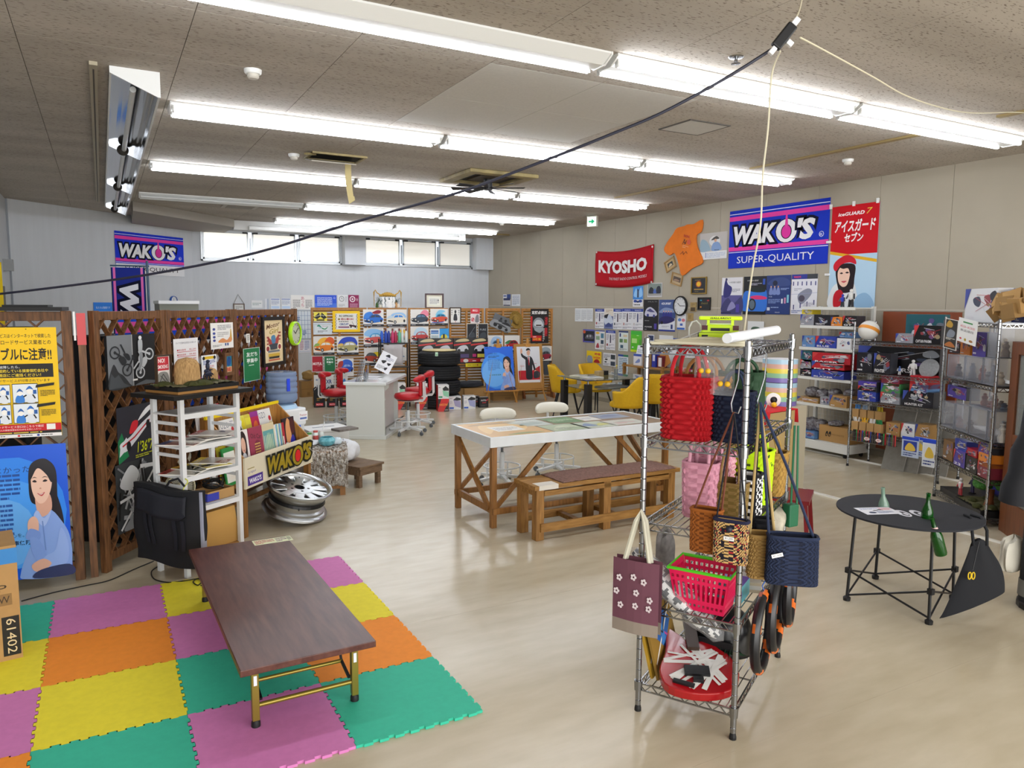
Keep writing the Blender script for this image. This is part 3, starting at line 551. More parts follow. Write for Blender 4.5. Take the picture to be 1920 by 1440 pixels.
for lv,z in((1,.905),(2,.70)):
    zz=z
    for k,(x,y,r)in enumerate(pos):
        c=MAGC[(lv*4+k)%8];word=['olive','dark green','yellow','grey','brown','pale grey','umber','cream'][(lv*4+k)%8]
        p=L2W(x,y,zz);mag('magazine','%s magazine in the fanned pile on the %s shelf, %s from the front end'%(word,['','second','third'][lv],['first','second','third','last'][k]),p,SZ+rad(r),.2,.26,c[0],mops(nm,c[1]),th=.007,group='magazines lying on the white shelf');zz+=.0085;nm+=1
t=thing('desk_fan','cream desk fan standing on the white shelf behind the bag','fan',L2W(.10,.17,.47),SZ+rad(-25))
CREAM=M('cream_plastic','#d8d0ae',.45);b=B();b.lathe([(.06,0),(.065,.012),(.02,.03),(.015,.06)],n=20);b.build('base',CREAM,t,smooth=True)
b=B();b.T=Matrix.Translation((0,0,.13))@Matrix.Rotation(pi/2,4,'X')
for r in(.095,.03):b.tube([(r*cos(a*pi/12),r*sin(a*pi/12),.03)for a in range(24)],.004,6,closed=True)
for a in range(36):q=a*pi/18;b.bar((.03*cos(q),.03*sin(q),.04),(.095*cos(q),.095*sin(q),.03),.002)
b.lathe([(.095,-.03),(.098,.03)],n=24,cap=False);b.lathe([(.03,.035),(.03,.042)],n=16);stuff(b.build('grille',CREAM,t))
b=B();b.T=Matrix.Translation((0,0,.13))@Matrix.Rotation(pi/2,4,'X');b.lathe([(.03,-.05),(.035,0)],n=16)
for a in range(3):b.T=Matrix.Translation((0,0,.13))@Matrix.Rotation(pi/2,4,'X')@Matrix.Rotation(a*2*pi/3,4,'Z');b.prism([(.02,-.01),(.08,-.035),(.085,.02),(.03,.02)],-.002,.002)
b.build('blades',M('fan_grey','#8b8a80',.4),t)
t=thing('cable_tray','open carton tray with blue end on the lower shelf, holding cables','box',L2W(.35,.13,.471),SZ)
b=B();b.bx(-.12,.12,-.08,.08,0,.004);
for q in((-.12,.12,-.08,-.076),(-.12,.12,.076,.08),(-.12,-.116,-.08,.08),(.116,.12,-.08,.08)):b.bx(*q,0,.07)
b.build('tray',CARD,t);b=B();b.bx(-.1215,-.12,-.08,.08,.004,.06);b.bx(-.122,-.02,-.0812,-.08,.004,.058);b.build('label',M('label_blue','#3740a8',.5),t)
R=random.Random(5);pts=[L2W(.35+.07*cos(a*1.1)+R.uniform(-.015,.015),.13+.045*sin(a*1.1)+R.uniform(-.01,.01),.53+.05*abs(sin(a*.6))+R.uniform(0,.03))for a in range(26)]
cord('cable_bundle','tangle of black cables and adapter in the carton tray',pts,.006,cat='cable')
t=thing('cardboard_box','brown carton with slanted end at the bottom of the white shelf','box',L2W(.33,.155,.13),SZ);b=B();b.prism([(-.14,0),(.17,0),(.13,.27),(-.14,.27)],-.11,.11,ax='y');b.build('body',M('carton_tan','#bd9350',.75),t);b=B();b.bx(-.14,.13,-.006,.006,.27,.272);b.build('tape',M('tape_yellow','#d8c94a',.4),t)
b=B();b.bx(.02,SW-.02,.02,SD-.02,.11,.128);o=b.build('bottom_board',M('ply_tan','#a8793f',.6));at(o,(.43,5.39,0),SZ);tag(o,'tan board laid across the lowest rails of the white shelf','board')
DZ=SH+.029;t=thing('diorama_base','diorama base board with gravel ground and moss on the white shelf top','diorama',L2W(.23,.155,DZ),SZ)
b=B();b.bx(-.25,.25,-.165,.165,0,.018);b.build('ply_board',M('ply_tan'),t);b=B();b.bx(-.255,.255,-.17,.17,.0182,.045);b.build('black_edge',M('board_black2'),t)
R=random.Random(9)
b=B();b.grid(lambda u,v:((u-.5)*.5,(v-.5)*.33,.046+R.uniform(0,.012)),22,14);b.build('gravel_ground',M('gravel_tex','#7d7455',.95,noise=.5,scale=60,c2='#5a5a36'),t)
MOSS=M('moss','#54521f',.95,noise=.5,scale=50,c2='#343a16',bump=.6)
for x,y,s in((-.22,.02,.05),(-.03,-.13,.06),(-.10,-.12,.05),(.10,.02,.04),(.15,-.02,.035),(.22,.1,.045),(.05,.1,.035)):
    b=B();b.grid(lambda u,v:(x+s*1.2*cos(2*pi*u)*sin(pi*v*.5)*(1+.2*sin(7*u*pi*2)),y+s*sin(2*pi*u)*sin(pi*v*.5),.048+s*.55*cos(pi*v*.5)*(1+.15*R.random())),18,6,cu=True);b.build('moss_clump',MOSS,t)
b=B();R=random.Random(2)
rk=M('straw_rock','#a27c4d',.9,noise=.3,scale=25,stretch=(6,6,1),bump=.5,c2='#bf9a68')
b.grid(lambda u,v:((.078*(1-v**6)**.5+.004)*cos(2*pi*u)*(1+.06*sin(9*pi*2*u)+.03*sin(23*u*6.28)),(.066*(1-v**6)**.5+.004)*sin(2*pi*u)*(1+.05*sin(7*pi*2*u)),.19*v),40,16,cu=True)
o=b.build('rock_mound',rk,smooth=True);at(o,L2W(.16,.12,DZ+.045),0);tag(o,'tan straw-textured rock mound on the diorama','rock')
b=B();b.grid(lambda u,v:((.045*(1-v**4)**.5+.003)*cos(2*pi*u)*(1+.1*sin(6*pi*u)),(.04*(1-v**4)**.5+.003)*sin(2*pi*u),.10*v),24,10,cu=True);o=b.build('rock_mound',rk,smooth=True);at(o,L2W(.40,.17,DZ+.045),0);tag(o,'small tan rock at the far end of the diorama','rock')
b=B();bl=M('toy_navy','#1d2238',.5)
for q in((-.035,0,.025),(.035,0,.025)):b.tube([(q[0]+.022*cos(a*pi/6),0,q[2]+.022*sin(a*pi/6))for a in range(12)],.005,6,closed=True)
b.ell((0,0,.05),(.035,.014,.02));b.bar((-.035,0,.025),(0,0,.05),.008);b.bar((.035,0,.025),(.02,0,.075),.007);b.bar((.02,-.02,.075),(.02,.02,.075),.006);b.ell((-.02,0,.07),(.025,.012,.012));b.ell((-.005,0,.1),(.014,.014,.03));b.ell((0,0,.135),.013);b.bar((0,0,.11),(.022,.012,.08),.007)
o=b.build('toy_motorbike',bl);at(o,L2W(.335,.12,DZ+.06),SZ+rad(15));tag(o,'small dark toy motorbike with rider on the diorama','toy')
p=L2W(.03,.2,DZ+.046);sheet('no_smoking_sign','red and white NO! SMOKING card with dark wooden top strip on diorama','sign',p,SZ+rad(12),.125,.2,'#e8e2dd',[('r',.06,.52,.88,.46,'#c23440'),('t','NO!',.16,.78,.5,.15,'#f4eeee',{'bold':.03}),('t','SMOKING',.12,.58,.76,.13,'#f4eeee',{'bold':.02}),('s',[(.1,.05),(.9,.08),(.85,.4),(.5,.48),(.12,.4)],'#8b8a86'),('k',[(.2,.1),(.5,.4),(.8,.15)],.006,'#3a3a3a'),('k',[(.3,.35),(.7,.1)],.006,'#3a3a3a')],frame=M('dark_bamboo','#3a2a1a',.6),fw=.01)
# ---- black bag hung over the end of the shelf
CLB=M('black_nylon','#111319',.75,bump=.3,scale=14,bdist=.004);t=thing('garment_bag','large black nylon bag with flap pocket hanging on the white shelf end','bag',L2W(-.0,-.0,0),SZ-pi/2+rad(12))
def bagf(u,v):
    x=-.37+.56*u+.015*sin(v*9+u*4)*v;z=.66-.53*v-.03*u+.012*sin(u*7);y=-.045-.055*sin(pi*u)**.6*(.5+.5*sin(pi*min(1,v*1.05+.1)))-.008*sin(u*16+v*3)*sin(pi*v)
    return(x,y,z)
def bagb(u,v):p=bagf(1-u,v);return(p[0],-.022,p[2])
b=B();b.grid(bagf,26,20);b.grid(bagb,6,20);b.grid(lambda u,v:tuple(Vector(bagf(0,v)).lerp(Vector(bagb(1,v)),u)),2,20);b.grid(lambda u,v:tuple(Vector(bagf(1,v)).lerp(Vector(bagb(0,v)),u)),2,20);b.grid(lambda u,v:tuple(Vector(bagf(u,1)).lerp(Vector(bagb(1-u,1)),v)),20,2);b.grid(lambda u,v:tuple(Vector(bagf(u,0)).lerp(Vector(bagb(1-u,0)),v)),20,2);b.build('body',CLB,t,smooth=True)
b=B();b.grid(lambda u,v:(bagf(.08+.74*u,.06+.30*v)[0],bagf(.08+.74*u,.06+.30*v)[1]-.012-.01*sin(pi*u),bagf(.08+.74*u,.06+.30*v)[2]+(.03*(abs(u-.5)*2)**6 if v>.9 else 0)),16,6);b.build('flap',M('black_nylon_flap','#171a24',.7,bump=.2,scale=14),t,smooth=True,solid=.006)
for k in(.2,.3,.62,.74):
    b=B();b.grid(lambda u,v:(bagf(k+.05*u,.36+.4*v)[0],bagf(k+.05*u,.36+.4*v)[1]-.008,bagf(k+.05*u,.36+.4*v)[2]),3,6);b.build('strap',M('black_nylon_flap'),t,solid=.004)
b=B();b.bx(.17,.186,-.06,-.02,.10,.63);b.build('board',M('grey_card','#9aa0b4',.6),t)
b=B();b.tube([(-.1,-.05,.64),(-.06,-.06,.69),(0,-.05,.71),(.05,-.05,.66)],.008,6);b.build('handle',CLB,t,smooth=True)
b=B();b.tube([L2W(.0+.02*sin(k),-.02,.70-.015*k)for k in range(7)],.004,5);tag(b.build('ribbon',M('ribbon_yellow','#c9cf45',.5),smooth=True),'thin yellow ribbon hanging from the white shelf rail above the bag','ribbon')
# ================================================================= MAGAZINE STAND WITH LOGO BOARD
MZ=rad(48);MO=Vector((.93,6.12,0));MW=1.09
t=thing('magazine_stand',"wooden magazine stand with cream front board and gold WAKO'S lettering",'stand',MO,MZ)
MM=Matrix.Translation(MO)@Matrix.Rotation(MZ,4,'Z');m2w=lambda x,y,z:MM@Vector((x,y,z))
ORW=M('orange_pine','#8c5f2e',.5,noise=.3,scale=5,stretch=(8,8,1));CRB=M('cream_board','#dfd6bd',.45)
b=B();b.bx(0,MW,-.012,.006,.40,.65);fb=b.build('front_board',CRB,t,bevel=.002)
def logo(x,y,w,h,fill,out,drop,th=.012):
    b=B();paint(b,[('t','WAK',x,y,w*.56,h*.9,fill,{'shear':.18,'bold':.05,'out':out,'ow':.11}),('t',"'S",x+w*.80,y,w*.21,h*.97,fill,{'shear':.18,'bold':.05,'out':out,'ow':.11}),
        ('e',x+w*.67,y+h*.44,w*.145,h*.6,out),('e',x+w*.67,y+h*.44,w*.128,h*.53,fill),('e',x+w*.67,y+h*.43,w*.075,h*.38,out),('e',x+w*.67,y+h*.43,w*.062,h*.33,drop)],MW,.25,-.012-th,x0=MW/2,z0=.40);return b
logo(.28,.2,.68,.66,'#9a8416','#141408','#d0151b').build('logo_lettering',PRINT,fb)
b=B();paint(b,[('r',.03,.08,.2,.3,'#4a2f8a'),('o',"WAKO'S",.05,.14,.16,.17,'#f0eef4',{'bold':.03}),('o','Liqui',.04,.46,.1,.1,'#7d6fae',{'shear':.2}),('r',.03,.62,.09,.025,'#8d7f2c')],MW,.25,-.0122,x0=MW/2,z0=.40);b.build('small_stickers',PRINT,fb)
for x in(.025,MW-.025):
    b=B();b.bx(x-.025,x+.025,.008,.055,0,.46);b.build('leg',ORW,t);b=B();b.bx(x-.022,x+.022,.34,.385,0,.96);b.build('leg',ORW,t)
    b=B();b.bx(x-.02,x+.02,.055,.34,.12,.155);b.build('stretcher',ORW,t)
    b=B();b.prism([(.01,.40),(.01,.65),(.34,.96),(.34,.40)],x-.008,x+.008,ax='x');b.build('side_board',WOODL(),t)
b=B();b.bx(.05,MW-.05,.345,.37,.13,.17);b.build('stretcher',ORW,t)
b=B();b.bx(0.03,MW-.03,.33,.345,.42,.95);b.build('back_board',WOODL(),t)
b=B();b.bx(.03,MW-.03,.008,.17,.50,.512);b.bx(.03,MW-.03,.18,.33,.615,.627);b.build('tray_floor',WOODL(),t)
b=B();b.bx(.03,MW-.03,.17,.18,.43,.68);b.build('divider',WOODL(),t)
b=B();b.bx(.0,MW,.325,.345,.945,.97);o=b.build('rod',M('yellow_rail','#f2d412',.4),t);o['label']='yellow rail along the top'
DOZO=lambda c:[('t','OZO',.06,.76,.55,.16,'#5a6475'),('e',.82,.7,.09,.07,'#c62f35'),('r',0,0,1,.5,c),('s',[(.1,0),(.3,.5),(.5,.45),(.45,0)],'#b3161d'),('s',[(.5,0),(.6,.5),(.9,.4),(.95,0)],'#c9252b'),('l',.7,.84,.24,.1,2,'#99a')]
bk=[(.20,.66,.2,'#ebe9e6',DOZO('#d8272c'),'white OZO magazine with red lower half, near end of back row'),(.38,.66,.14,'#e3e062',[('s',[(.2,.2),(.5,.6),(.9,.5),(.7,.1)],'#53a5c9'),('s',[(.1,.6),(.5,.9),(.8,.7)],'#e8f0f2'),('s',[(.3,.5),(.45,.75),(.55,.5)],'#1e1e1e'),('s',[(.6,.7),(.9,.95),(.95,.6)],'#e0d022')],'yellow and blue comic style magazine in the back row'),
      (.50,.66,.10,'#d4c64a',[('s',[(.2,.1),(.8,.3),(.6,.6),(.2,.5)],'#7aa23d'),('r',.1,.7,.8,.2,'#e6dc3e')],'narrow yellow booklet in the back row'),(.60,.67,.12,'#b32250',[('s',[(.1,.05),(.6,.3),(.9,.1),(.7,.7),(.2,.6)],'#d96a2c'),('s',[(.3,.3),(.6,.5),(.5,.2)],'#2c1a16'),('r',0,.85,1,.15,'#8e2f86')],'magenta and orange magazine in the back row'),
      (.76,.67,.2,'#e8e7e3',[('t','OZO',.04,.74,.5,.18,'#5a6475'),('e',.84,.7,.1,.08,'#c52a33'),('s',[(.1,.1),(.5,.5),(.6,.2)],'#e48a2a'),('p',[(.7,0),(.95,.0),(.95,.6),(.75,.6)],'#e8d9a0'),('l',.76,.05,.15,.5,5,'#7c3a2a')],'white OZO magazine with cream strip, far end of back row')]
for x,z,w,c,ops,l in bk:sheet('magazine',l+' of stand','magazine',m2w(x,.225,z-.03),MZ,w,.30,c,ops,lean=-.22,th=.012,group='magazines in the wooden stand',mat=GLOSS)
b_=[(.15,.155,'#efe9e6',[('s',[(.25,.3),(.75,.32),(.8,.8),(.5,.98),(.2,.8)],'#2b2022'),('e',.5,.62,.2,.2,'#e2b59f'),('s',[(.3,.3),(.7,.3),(.6,.42),(.4,.42)],'#cdd3da'),('t','Mart',.1,.18,.5,.07,'#333'),('r',0,0,1,.14,'#6b4f46'),('s',[(.42,.53),(.5,.5),(.6,.54),(.5,.47)],'#b8333e')],'white magazine with a smiling dark-haired woman'),(.34,.2,'#9a3a55',[('t','Old Car',.12,.74,.76,.12,'#2b1c20',{'rot':-.1}),('s',[(.3,.2),(.7,.25),(.75,.6),(.4,.62)],'#7b2b44'),('l',.35,.25,.4,.35,5,'#caa45a')],'maroon magazine with dark lettering'),
      (.53,.19,'#d7c9a5',[('r',.06,.06,.88,.76,'#5f9fa3'),('p',[(.08,.3),(.4,.75),(.6,.75),(.9,.3)],'#8cb6a2')]+[('r',.12+.13*i,.2,.04,.5,'#dbe0c2')for i in range(6)]+[('s',[(.1,.08),(.5,.2),(.9,.1),(.7,.28),(.3,.26)],'#2c3840'),('s',[(.2,.1),(.35,.2),(.5,.08)],'#d9d9d3')],'teal cover magazine with tall windows drawing'),
      (.66,.07,'#e6e6e4',[('r',.2,0,.2,1,'#4f9ed0'),('r',.45,0,.15,1,'#62ad6a')],'white spined book with blue stripe'),(.71,.05,'#a9c9b1',[('r',.2,0,.3,1,'#5c8ecb')],'pale green spined book'),(.75,.05,'#b32a3a',[('r',.3,.2,.3,.4,'#eee')],'red spined book'),(.87,.2,'#1b1626',[('s',[(.25,.2),(.6,.3),(.62,.85),(.4,.98),(.2,.7)],'#d99a68'),('s',[(.55,.0),(.95,.1),(.8,.5),(.5,.35)],'#2b2fa3'),('s',[(.65,.55),(.95,.6),(.9,.95),(.6,.9)],'#4a1c22'),('r',.05,.04,.25,.3,'#e6e4e6')],'dark magazine with close-up face and blue collar')]
for x,w,c,ops,l in b_:sheet('magazine',l+' in the front row of the stand','magazine',m2w(x,.075,.52),MZ,w,.33 if w>.1 else .30,c,ops,lean=-.12,th=.012 if w>.1 else .03,group='magazines in the wooden stand',mat=GLOSS)
sheet('magazine','large white magazine with red edge leaning behind the yellow rail','magazine',m2w(.16,.40,.72),MZ,.30,.32,'#efecea',[('r',0,.93,1,.07,'#b71f36'),('r',.94,0,.06,1,'#b71f36'),('t','ADS',.15,.62,.7,.22,'#1b1b1d',{'bold':.02})],lean=-.1,th=.015,mat=GLOSS)
for k,(x,c,c2,l)in enumerate(((.02,'#2d8b46','#e7ebe6','green edged'),(.06,'#c2b437','#6d6a36','olive yellow'),(.10,'#f1eeea','#b3222c','white with red frame'))):
    sheet('magazine','%s magazine leaning at the near end of the wooden stand'%l,'magazine',m2w(x-.06,.06+.07*k,.45),MZ,.2,.30,c,[('r',.08,.08,.84,.8,c2),('r',.2,.15,.6,.5,'#ece9e2')],lean=-.15,th=.012,mat=GLOSS)
# ================================================================= ALLOY WHEEL
ALLOY=M('polished_alloy','#c3c6c8',.3,1);ALD=M('alloy_dark','#1a1b1d',.4,.3)
t=thing('alloy_wheel','polished alloy car wheel rim lying tilted on the floor by the magazine stand','wheel',(1.42,6.48,.035));t.rotation_mode='XYZ'
t.matrix_basis=Matrix.Translation((1.40,6.50,.085))@Matrix.Rotation(rad(-28.7),4,'Z')@Matrix.Rotation(rad(15),4,'Y')@Matrix.Rotation(rad(6),4,'X')@Matrix.Scale(1.12,4)
b=B();b.lathe([(.215,.0),(.245,-.003),(.252,.008),(.245,.02),(.222,.03),(.222,.05),(.205,.062),(.205,.14),(.228,.16),(.23,.185),(.25,.195),(.254,.205),(.246,.212),(.228,.206),(.216,.19),(.2,.16),(.196,.06),(.205,.03)],n=56,cap=False);b.build('barrel',ALLOY,t,smooth=True,ang=50)
b=B();b.lathe([(.218,.10),(.21,.12),(.0,.12)],n=40,cap=False);b.build('back_disc',ALD,t)
for k in range(10):
    a=2*pi*k/10;b=B();b.T=Matrix.Rotation(a,4,'Z');b.prism([(.07,-.024),(.215,-.040),(.222,-.0),(.215,.040),(.07,.024)],.165,.186);b.build('spoke',ALLOY,t,bevel=.004)
    b=B();b.T=Matrix.Rotation(a,4,'Z');b.prism([(.19,-.004),(.214,-.006),(.214,.006),(.19,.004)],.1862,.1872);b.build('spoke_slot',ALD,t)
b=B();b.lathe([(.04,.19),(.105,.188),(.12,.172),(.12,.15),(.04,.15)],n=40,cap=False);b.build('hub',ALLOY,t,smooth=True)
b=B();b.lathe([(.041,.17),(.041,.1905),(.036,.1905),(.034,.165)],n=24,cap=False);b.lathe([(.037,.17),(.0,.17)],n=24,cap=False);b.build('centre_bore',ALD,t)
for k in range(5):b=B();a=2*pi*k/5+.3;b.cyl((.068*cos(a),.068*sin(a),.18),(.068*cos(a),.068*sin(a),.1908),.0105,12);b.build('bolt_hole',ALD,t)
b=B();b.cyl((.21*cos(-1.2),.21*sin(-1.2),.10),(.2105*cos(-1.2)+.003,.2105*sin(-1.2),.10),.012,12);b.build('valve',ALD,t)
# ================================================================= WATER DISPENSER
t=thing('water_dispenser','white water dispenser with upturned blue bottle in front of the trellis end','water dispenser',(1.50,7.40,0),rad(25))
DW=M('dispenser_white','#dfe3e6',.35);b=B();b.bx(-.15,.15,-.15,.15,.0,.80);b.build('body',DW,t,bevel=.02)
b=B();b.prism([(-.165,-.15),(-.12,-.19),(.12,-.19),(.165,-.15),(.165,.16),(-.165,.16)],.70,.865);b.build('head',DW,t,bevel=.012)
b=B();b.lathe([(.15,.865),(.13,.90),(.07,.915)],n=28);b.build('collar',M('collar_blue','#a9c9e6',.3),t,smooth=True)
BOT=M('bottle_blue','#a9c2ec',.12,trans=.55,ior=1.2)
b=B();pr=[(.045,.905),(.13,.925),(.147,.95)]
for k in range(4):z=.965+.055*k;pr+=[(.148,z),(.148,z+.035),(.141,z+.042),(.141,z+.05)]
pr+=[(.148,1.19),(.14,1.215),(.10,1.222),(.0,1.214)];b.lathe(pr,n=36,cap=False);b.build('bottle',BOT,t,smooth=True,ang=60)
b=B();b.lathe([(.04,.915),(.125,.932),(.139,.955),(.139,1.02),(0,1.02)],n=30,cap=False);b.build('water',M('water_in_bottle','#8fb0e8',.1,trans=.5,ior=1.2),t,smooth=True)
b=B();b.bx(-.05,-.015,-.152,-.147,1.04,1.16);b.build('bottle_label',M('label_blue2','#2746d8',.4),t)
b=B();paint(b,[('r',0,0,1,1,'#eceef2'),('t','Premium',.1,.5,.8,.25,'#a8324a'),('r',.1,.15,.8,.2,'#5a6fb0')],.10,.09,0,x0=.1,z0=.745);o=b.build('badge',PRINT,t);o.location=(0,-.192,0)
b=B();b.bx(.02,.05,-.215,-.185,.66,.71);b.build('tap',M('tap_blue','#3f72d8',.4),t);b=B();b.bx(-.06,-.03,-.215,-.185,.66,.71);b.build('tap',M('tap_red','#c8443a',.4),t)
# ================================================================= FUR-DRAPED STOOL AND ITS NEIGHBOURS
FZr=rad(-14);t=thing('low_cabinet','wooden box stool under a shaggy grey fur throw','stool',(1.90,7.36,0),FZr)
b=B();
for x in(-.16,.16):
    for y in(-.19,.19):b=B();b.box(x,y,.21,.05,.05,.42);b.build('leg',ORW,t)
for y in(-.19,.19):b=B();b.box(0,y,.09,.27,.03,.05);b.build('rail',ORW,t)
for x in(-.16,.16):b=B();b.box(x,0,.09,.03,.33,.05);b.build('rail',ORW,t)
b=B();b.bx(-.19,.19,-.22,.22,.42,.44);b.build('seat_board',ORW,t);b=B();b.bx(-.13,.13,-.175,-.165,.12,.42);b.build('panel',M('ply_yellow','#c3984a',.6),t)
fur=M('shaggy_fur','#c9c5bf',.95,noise=.0,scale=26,stretch=(1.6,1.6,.55),c2='#7a6a58',bump=1,bdist=.02)
cr=[n for n in fur.node_tree.nodes if n.type=='VALTORGB'][0];cr.color_ramp.elements[0].position=.42;cr.color_ramp.elements[1].position=.62
R=random.Random(4)
def furf(u,v):
    x=-.21+.42*u;s=v*.78
    if s<.36:y,z=.20-s-.0,.452
    elif s<.42:k=(s-.36)/.06;y,z=-.16-.08*sin(k*pi/2),.452-.06*(1-cos(k*pi/2))
    else:y,z=-.24-.008*sin(u*9),.392-(s-.42)*(.9+.12*sin(u*5+1))
    return(x+R.uniform(-.004,.004),y+R.uniform(-.012,.012),z+R.uniform(-.008,.008))
b=B();b.grid(furf,60,90);o=b.build('fur_throw',fur,smooth=True,solid=.012);at(o,(1.90,7.36,0),FZr);tag(o,'shaggy grey and white fur throw draped over the box stool','throw')
s2=lambda x,y,z:Matrix.Translation((1.90,7.36,0))@Matrix.Rotation(FZr,4,'Z')@Vector((x,y,z))
b=B();b.lathe([(.05,0),(.075,.02),(.085,.05),(.07,.075),(.058,.085),(.055,.08),(.07,.05),(.06,.012),(.0,.012)],n=28,cap=False);o=b.build('bowl',M('turquoise_glaze','#4f9fb0',.25,noise=.15,scale=30,c2='#7cc0cc'),smooth=True);at(o,s2(.02,.0,.465));tag(o,'turquoise bowl on the fur throw','bowl')
def crumple(r,seed,n=18,k=10,flat=1):
    R=random.Random(seed);b=B();ph=[R.uniform(0,6)for _ in range(6)]
    b.grid(lambda u,v:((r[0]*(1-(2*v-1)**4)**.5+.004)*cos(2*pi*u)*(1+.1*sin(5*2*pi*u+ph[0]+v*4)+.06*sin(11*2*pi*u+ph[1])),(r[1]*(1-(2*v-1)**4)**.5+.004)*sin(2*pi*u)*(1+.1*sin(4*2*pi*u+ph[2]-v*5)),r[2]*v*(1+.06*sin(3*2*pi*u+ph[3]))),n*2,k,cu=True);return b
PLAS=M('white_bag','#e3e6ec',.35,noise=.06,scale=18,bump=.5,bdist=.01)
o=crumple((.11,.05,.05),3).build('plastic_packet',PLAS,smooth=True);at(o,s2(-.14,.06,.46),.3);tag(o,'pale plastic wrapped packet lying on the fur throw','packet')
o=crumple((.05,.05,.07),5).build('plastic_wrap',M('clear_wrap','#cfe0ea',.15,noise=.1,bump=.5),smooth=True);at(o,s2(.11,.03,.465));tag(o,'crumpled clear plastic wrap beside the turquoise bowl','wrap')
o=crumple((.15,.13,.23),8).build('rubbish_bag',PLAS,smooth=True);at(o,(2.17,7.66,.222));tag(o,'white translucent plastic bag sitting on the small wooden bench','bag')
b=B();b.box(0,0,.012,.26,.16,.024);o=b.build('grey_pad',M('rough_grey','#77706b',.9,noise=.2,scale=40));at(o,(2.36,8.25,.45),rad(20));tag(o,'rough grey slab lying on the white box end','slab')
GW=M('weathered_wood','#6d5742',.75,noise=.3,scale=7,stretch=(1.5,9,9),bump=.3);t=thing('wooden_stool','small weathered brown wooden stool beside the fur-draped stool','stool',(2.28,7.52,0),rad(28))
for k in range(3):b=B();b.bx(-.17,.19,-.2+.135*k,-.068+.135*k,.2,.222);b.build('seat_plank',GW,t,bevel=.003)
for x in(-.13,.14):
    for y in(-.15,.15):b=B();b.box(x,y,.1,.045,.045,.2);b.build('leg',GW,t)
for y in(-.18,.18):b=B();b.bx(-.155,.165,y-.012,y+.012,.13,.2);b.build('apron',GW,t)
for x in(-.16,.17):b=B();b.bx(x-.01,x+.01,-.168,.168,.13,.2);b.build('apron',GW,t)
t=thing('white_cooler','white plastic box with a dark slot in its lid behind the fur-draped stool','box',(2.20,8.55,0),rad(8));b=B();b.bx(-.24,.24,-.17,.17,0,.42);b.build('body',WHITEP,t,bevel=.01);b=B();b.bx(-.25,.25,-.18,.18,.42,.455);l=b.build('lid',WHITEP,t,bevel=.006);b=B();b.bx(-.14,.12,-.02,.01,.4552,.457);b.build('slot',M('slot_grey','#7e858c',.5),l)
for k,(x,y,c,h,l)in enumerate(((1.80,7.58,'#4d8a3a',.10,'small jar with green label on the fur-draped stool'),(1.86,7.57,'#c0504a',.12,'jar with red band on the fur-draped stool'),(1.93,7.62,'#d8d9d6',.11,'clear jar holding a white spoon on the fur-draped stool'))):
    t=thing('jar',l,'jar',(x,y,.465),0,'jars on the fur-draped stool');b=B();b.lathe([(.026,0),(.028,.01),(.028,h*.75),(.022,h*.85)],n=16);b.build('glass',M('jar_glass','#dfe6e2',.15),t,smooth=True);b=B();b.lathe([(.0285,h*.2),(.0285,h*.6)],n=16,cap=False);b.build('label',M('jar_%d'%k,c,.5),t,smooth=True);b=B();b.lathe([(.024,h*.85),(.024,h),(0,h)],n=16);b.build('lid',M('jar_%d'%k),t)
b=B();b.bar((1.945,7.62,.56),(1.965,7.62,.66),.008);tag(b.build('spoon',WHITEP),'white spoon handle standing in the clear jar','spoon')
# ================================================================= ANGLED AND BACK WHITE WALL
AP,AZ=(-1.22,14.24),ra
def aw(name,label,cat,TL,BR,bg,ops,off=.012,**k):
    p,w,h=rect(TL,BR,AP,AZ,off);return sheet(name,label,cat,p,AZ,w,h,bg,ops,**k)
def wako_banner(q):return[('r',0,.93,1,.012,'#dfe2f4'),('r',0,.82,1,.075,'#e0449e'),('r',0,.30,1,.07,'#e0449e'),('r',0,.27,1,.012,'#dfe2f4')]+wakos(.05,.40,.82,.36)+[('s',[(.6,.82),(.614,.82),(.618,.7),(.607,.6),(.596,.7)],'#e0449e'),('t','R',.925,.43,.025,.045,'#dfe2f4'),('o','o',.915,.415,.045,.09,'#dfe2f4',{'bold':-.02})]
aw('wakos_banner',"white, blue and pink WAKO'S banner on the angled white wall",'banner',(213,432),(345,519),'#2038c8',[o for o in wako_banner(0)]+[('r',0,0,1,.25,'#e6e7ea'),('t','SUPER-QUALITY',.12,.07,.8,.12,'#26262c')],mat=CLOTH)
aw('blue_sign','small blue sign with white lettering on the angled wall','sign',(174,567),(211,598),'#2f82e6',[('r',0,0,1,.4,'#4f9bef'),('t','私たちは整備です',.12,.62,.76,.14,'#dcecff')])
p=onp(323,563,AP,AZ);clock('wall_clock','small blue round clock on the angled white wall',p+Vector((sin(AZ),-cos(AZ),0))*.02,AZ,.085,M('clock_blue','#2a5fb8',.35),M('dial_white','#d9dcdf',.5),t0=(11,30))
t=thing('flag_banner',"tall narrow navy WAKO'S flag on a pole behind the trellis",'flag',(.27,9.4,0),rad(-8));b=B();b.cyl((.2,0,0),(.2,0,2.34),.013,10);b.build('pole',M('flag_pole','#2c4a63',.4),t);b=B();b.cyl((-.17,0,2.28),(.22,0,2.28),.008,8);b.build('cross_arm',M('flag_pole'),t);b=B();b.cyl((.2,0,0),(.2,0,.08),.16,16);b.build('foot',M('flag_foot','#55585c',.6),t)
b=B();b.col=lin('#1d2a80');b.bx(-.165,.175,-.001,.001,.70,2.26);ops=[('r',.06,0,.07,1,'#d86aa8'),('r',.87,0,.07,1,'#d86aa8'),('r',.0,.0,.02,1,'#111'),('r',.98,0,.02,1,'#111')];paint(b,ops,.34,1.56,-.001,x0=.005,z0=.70)
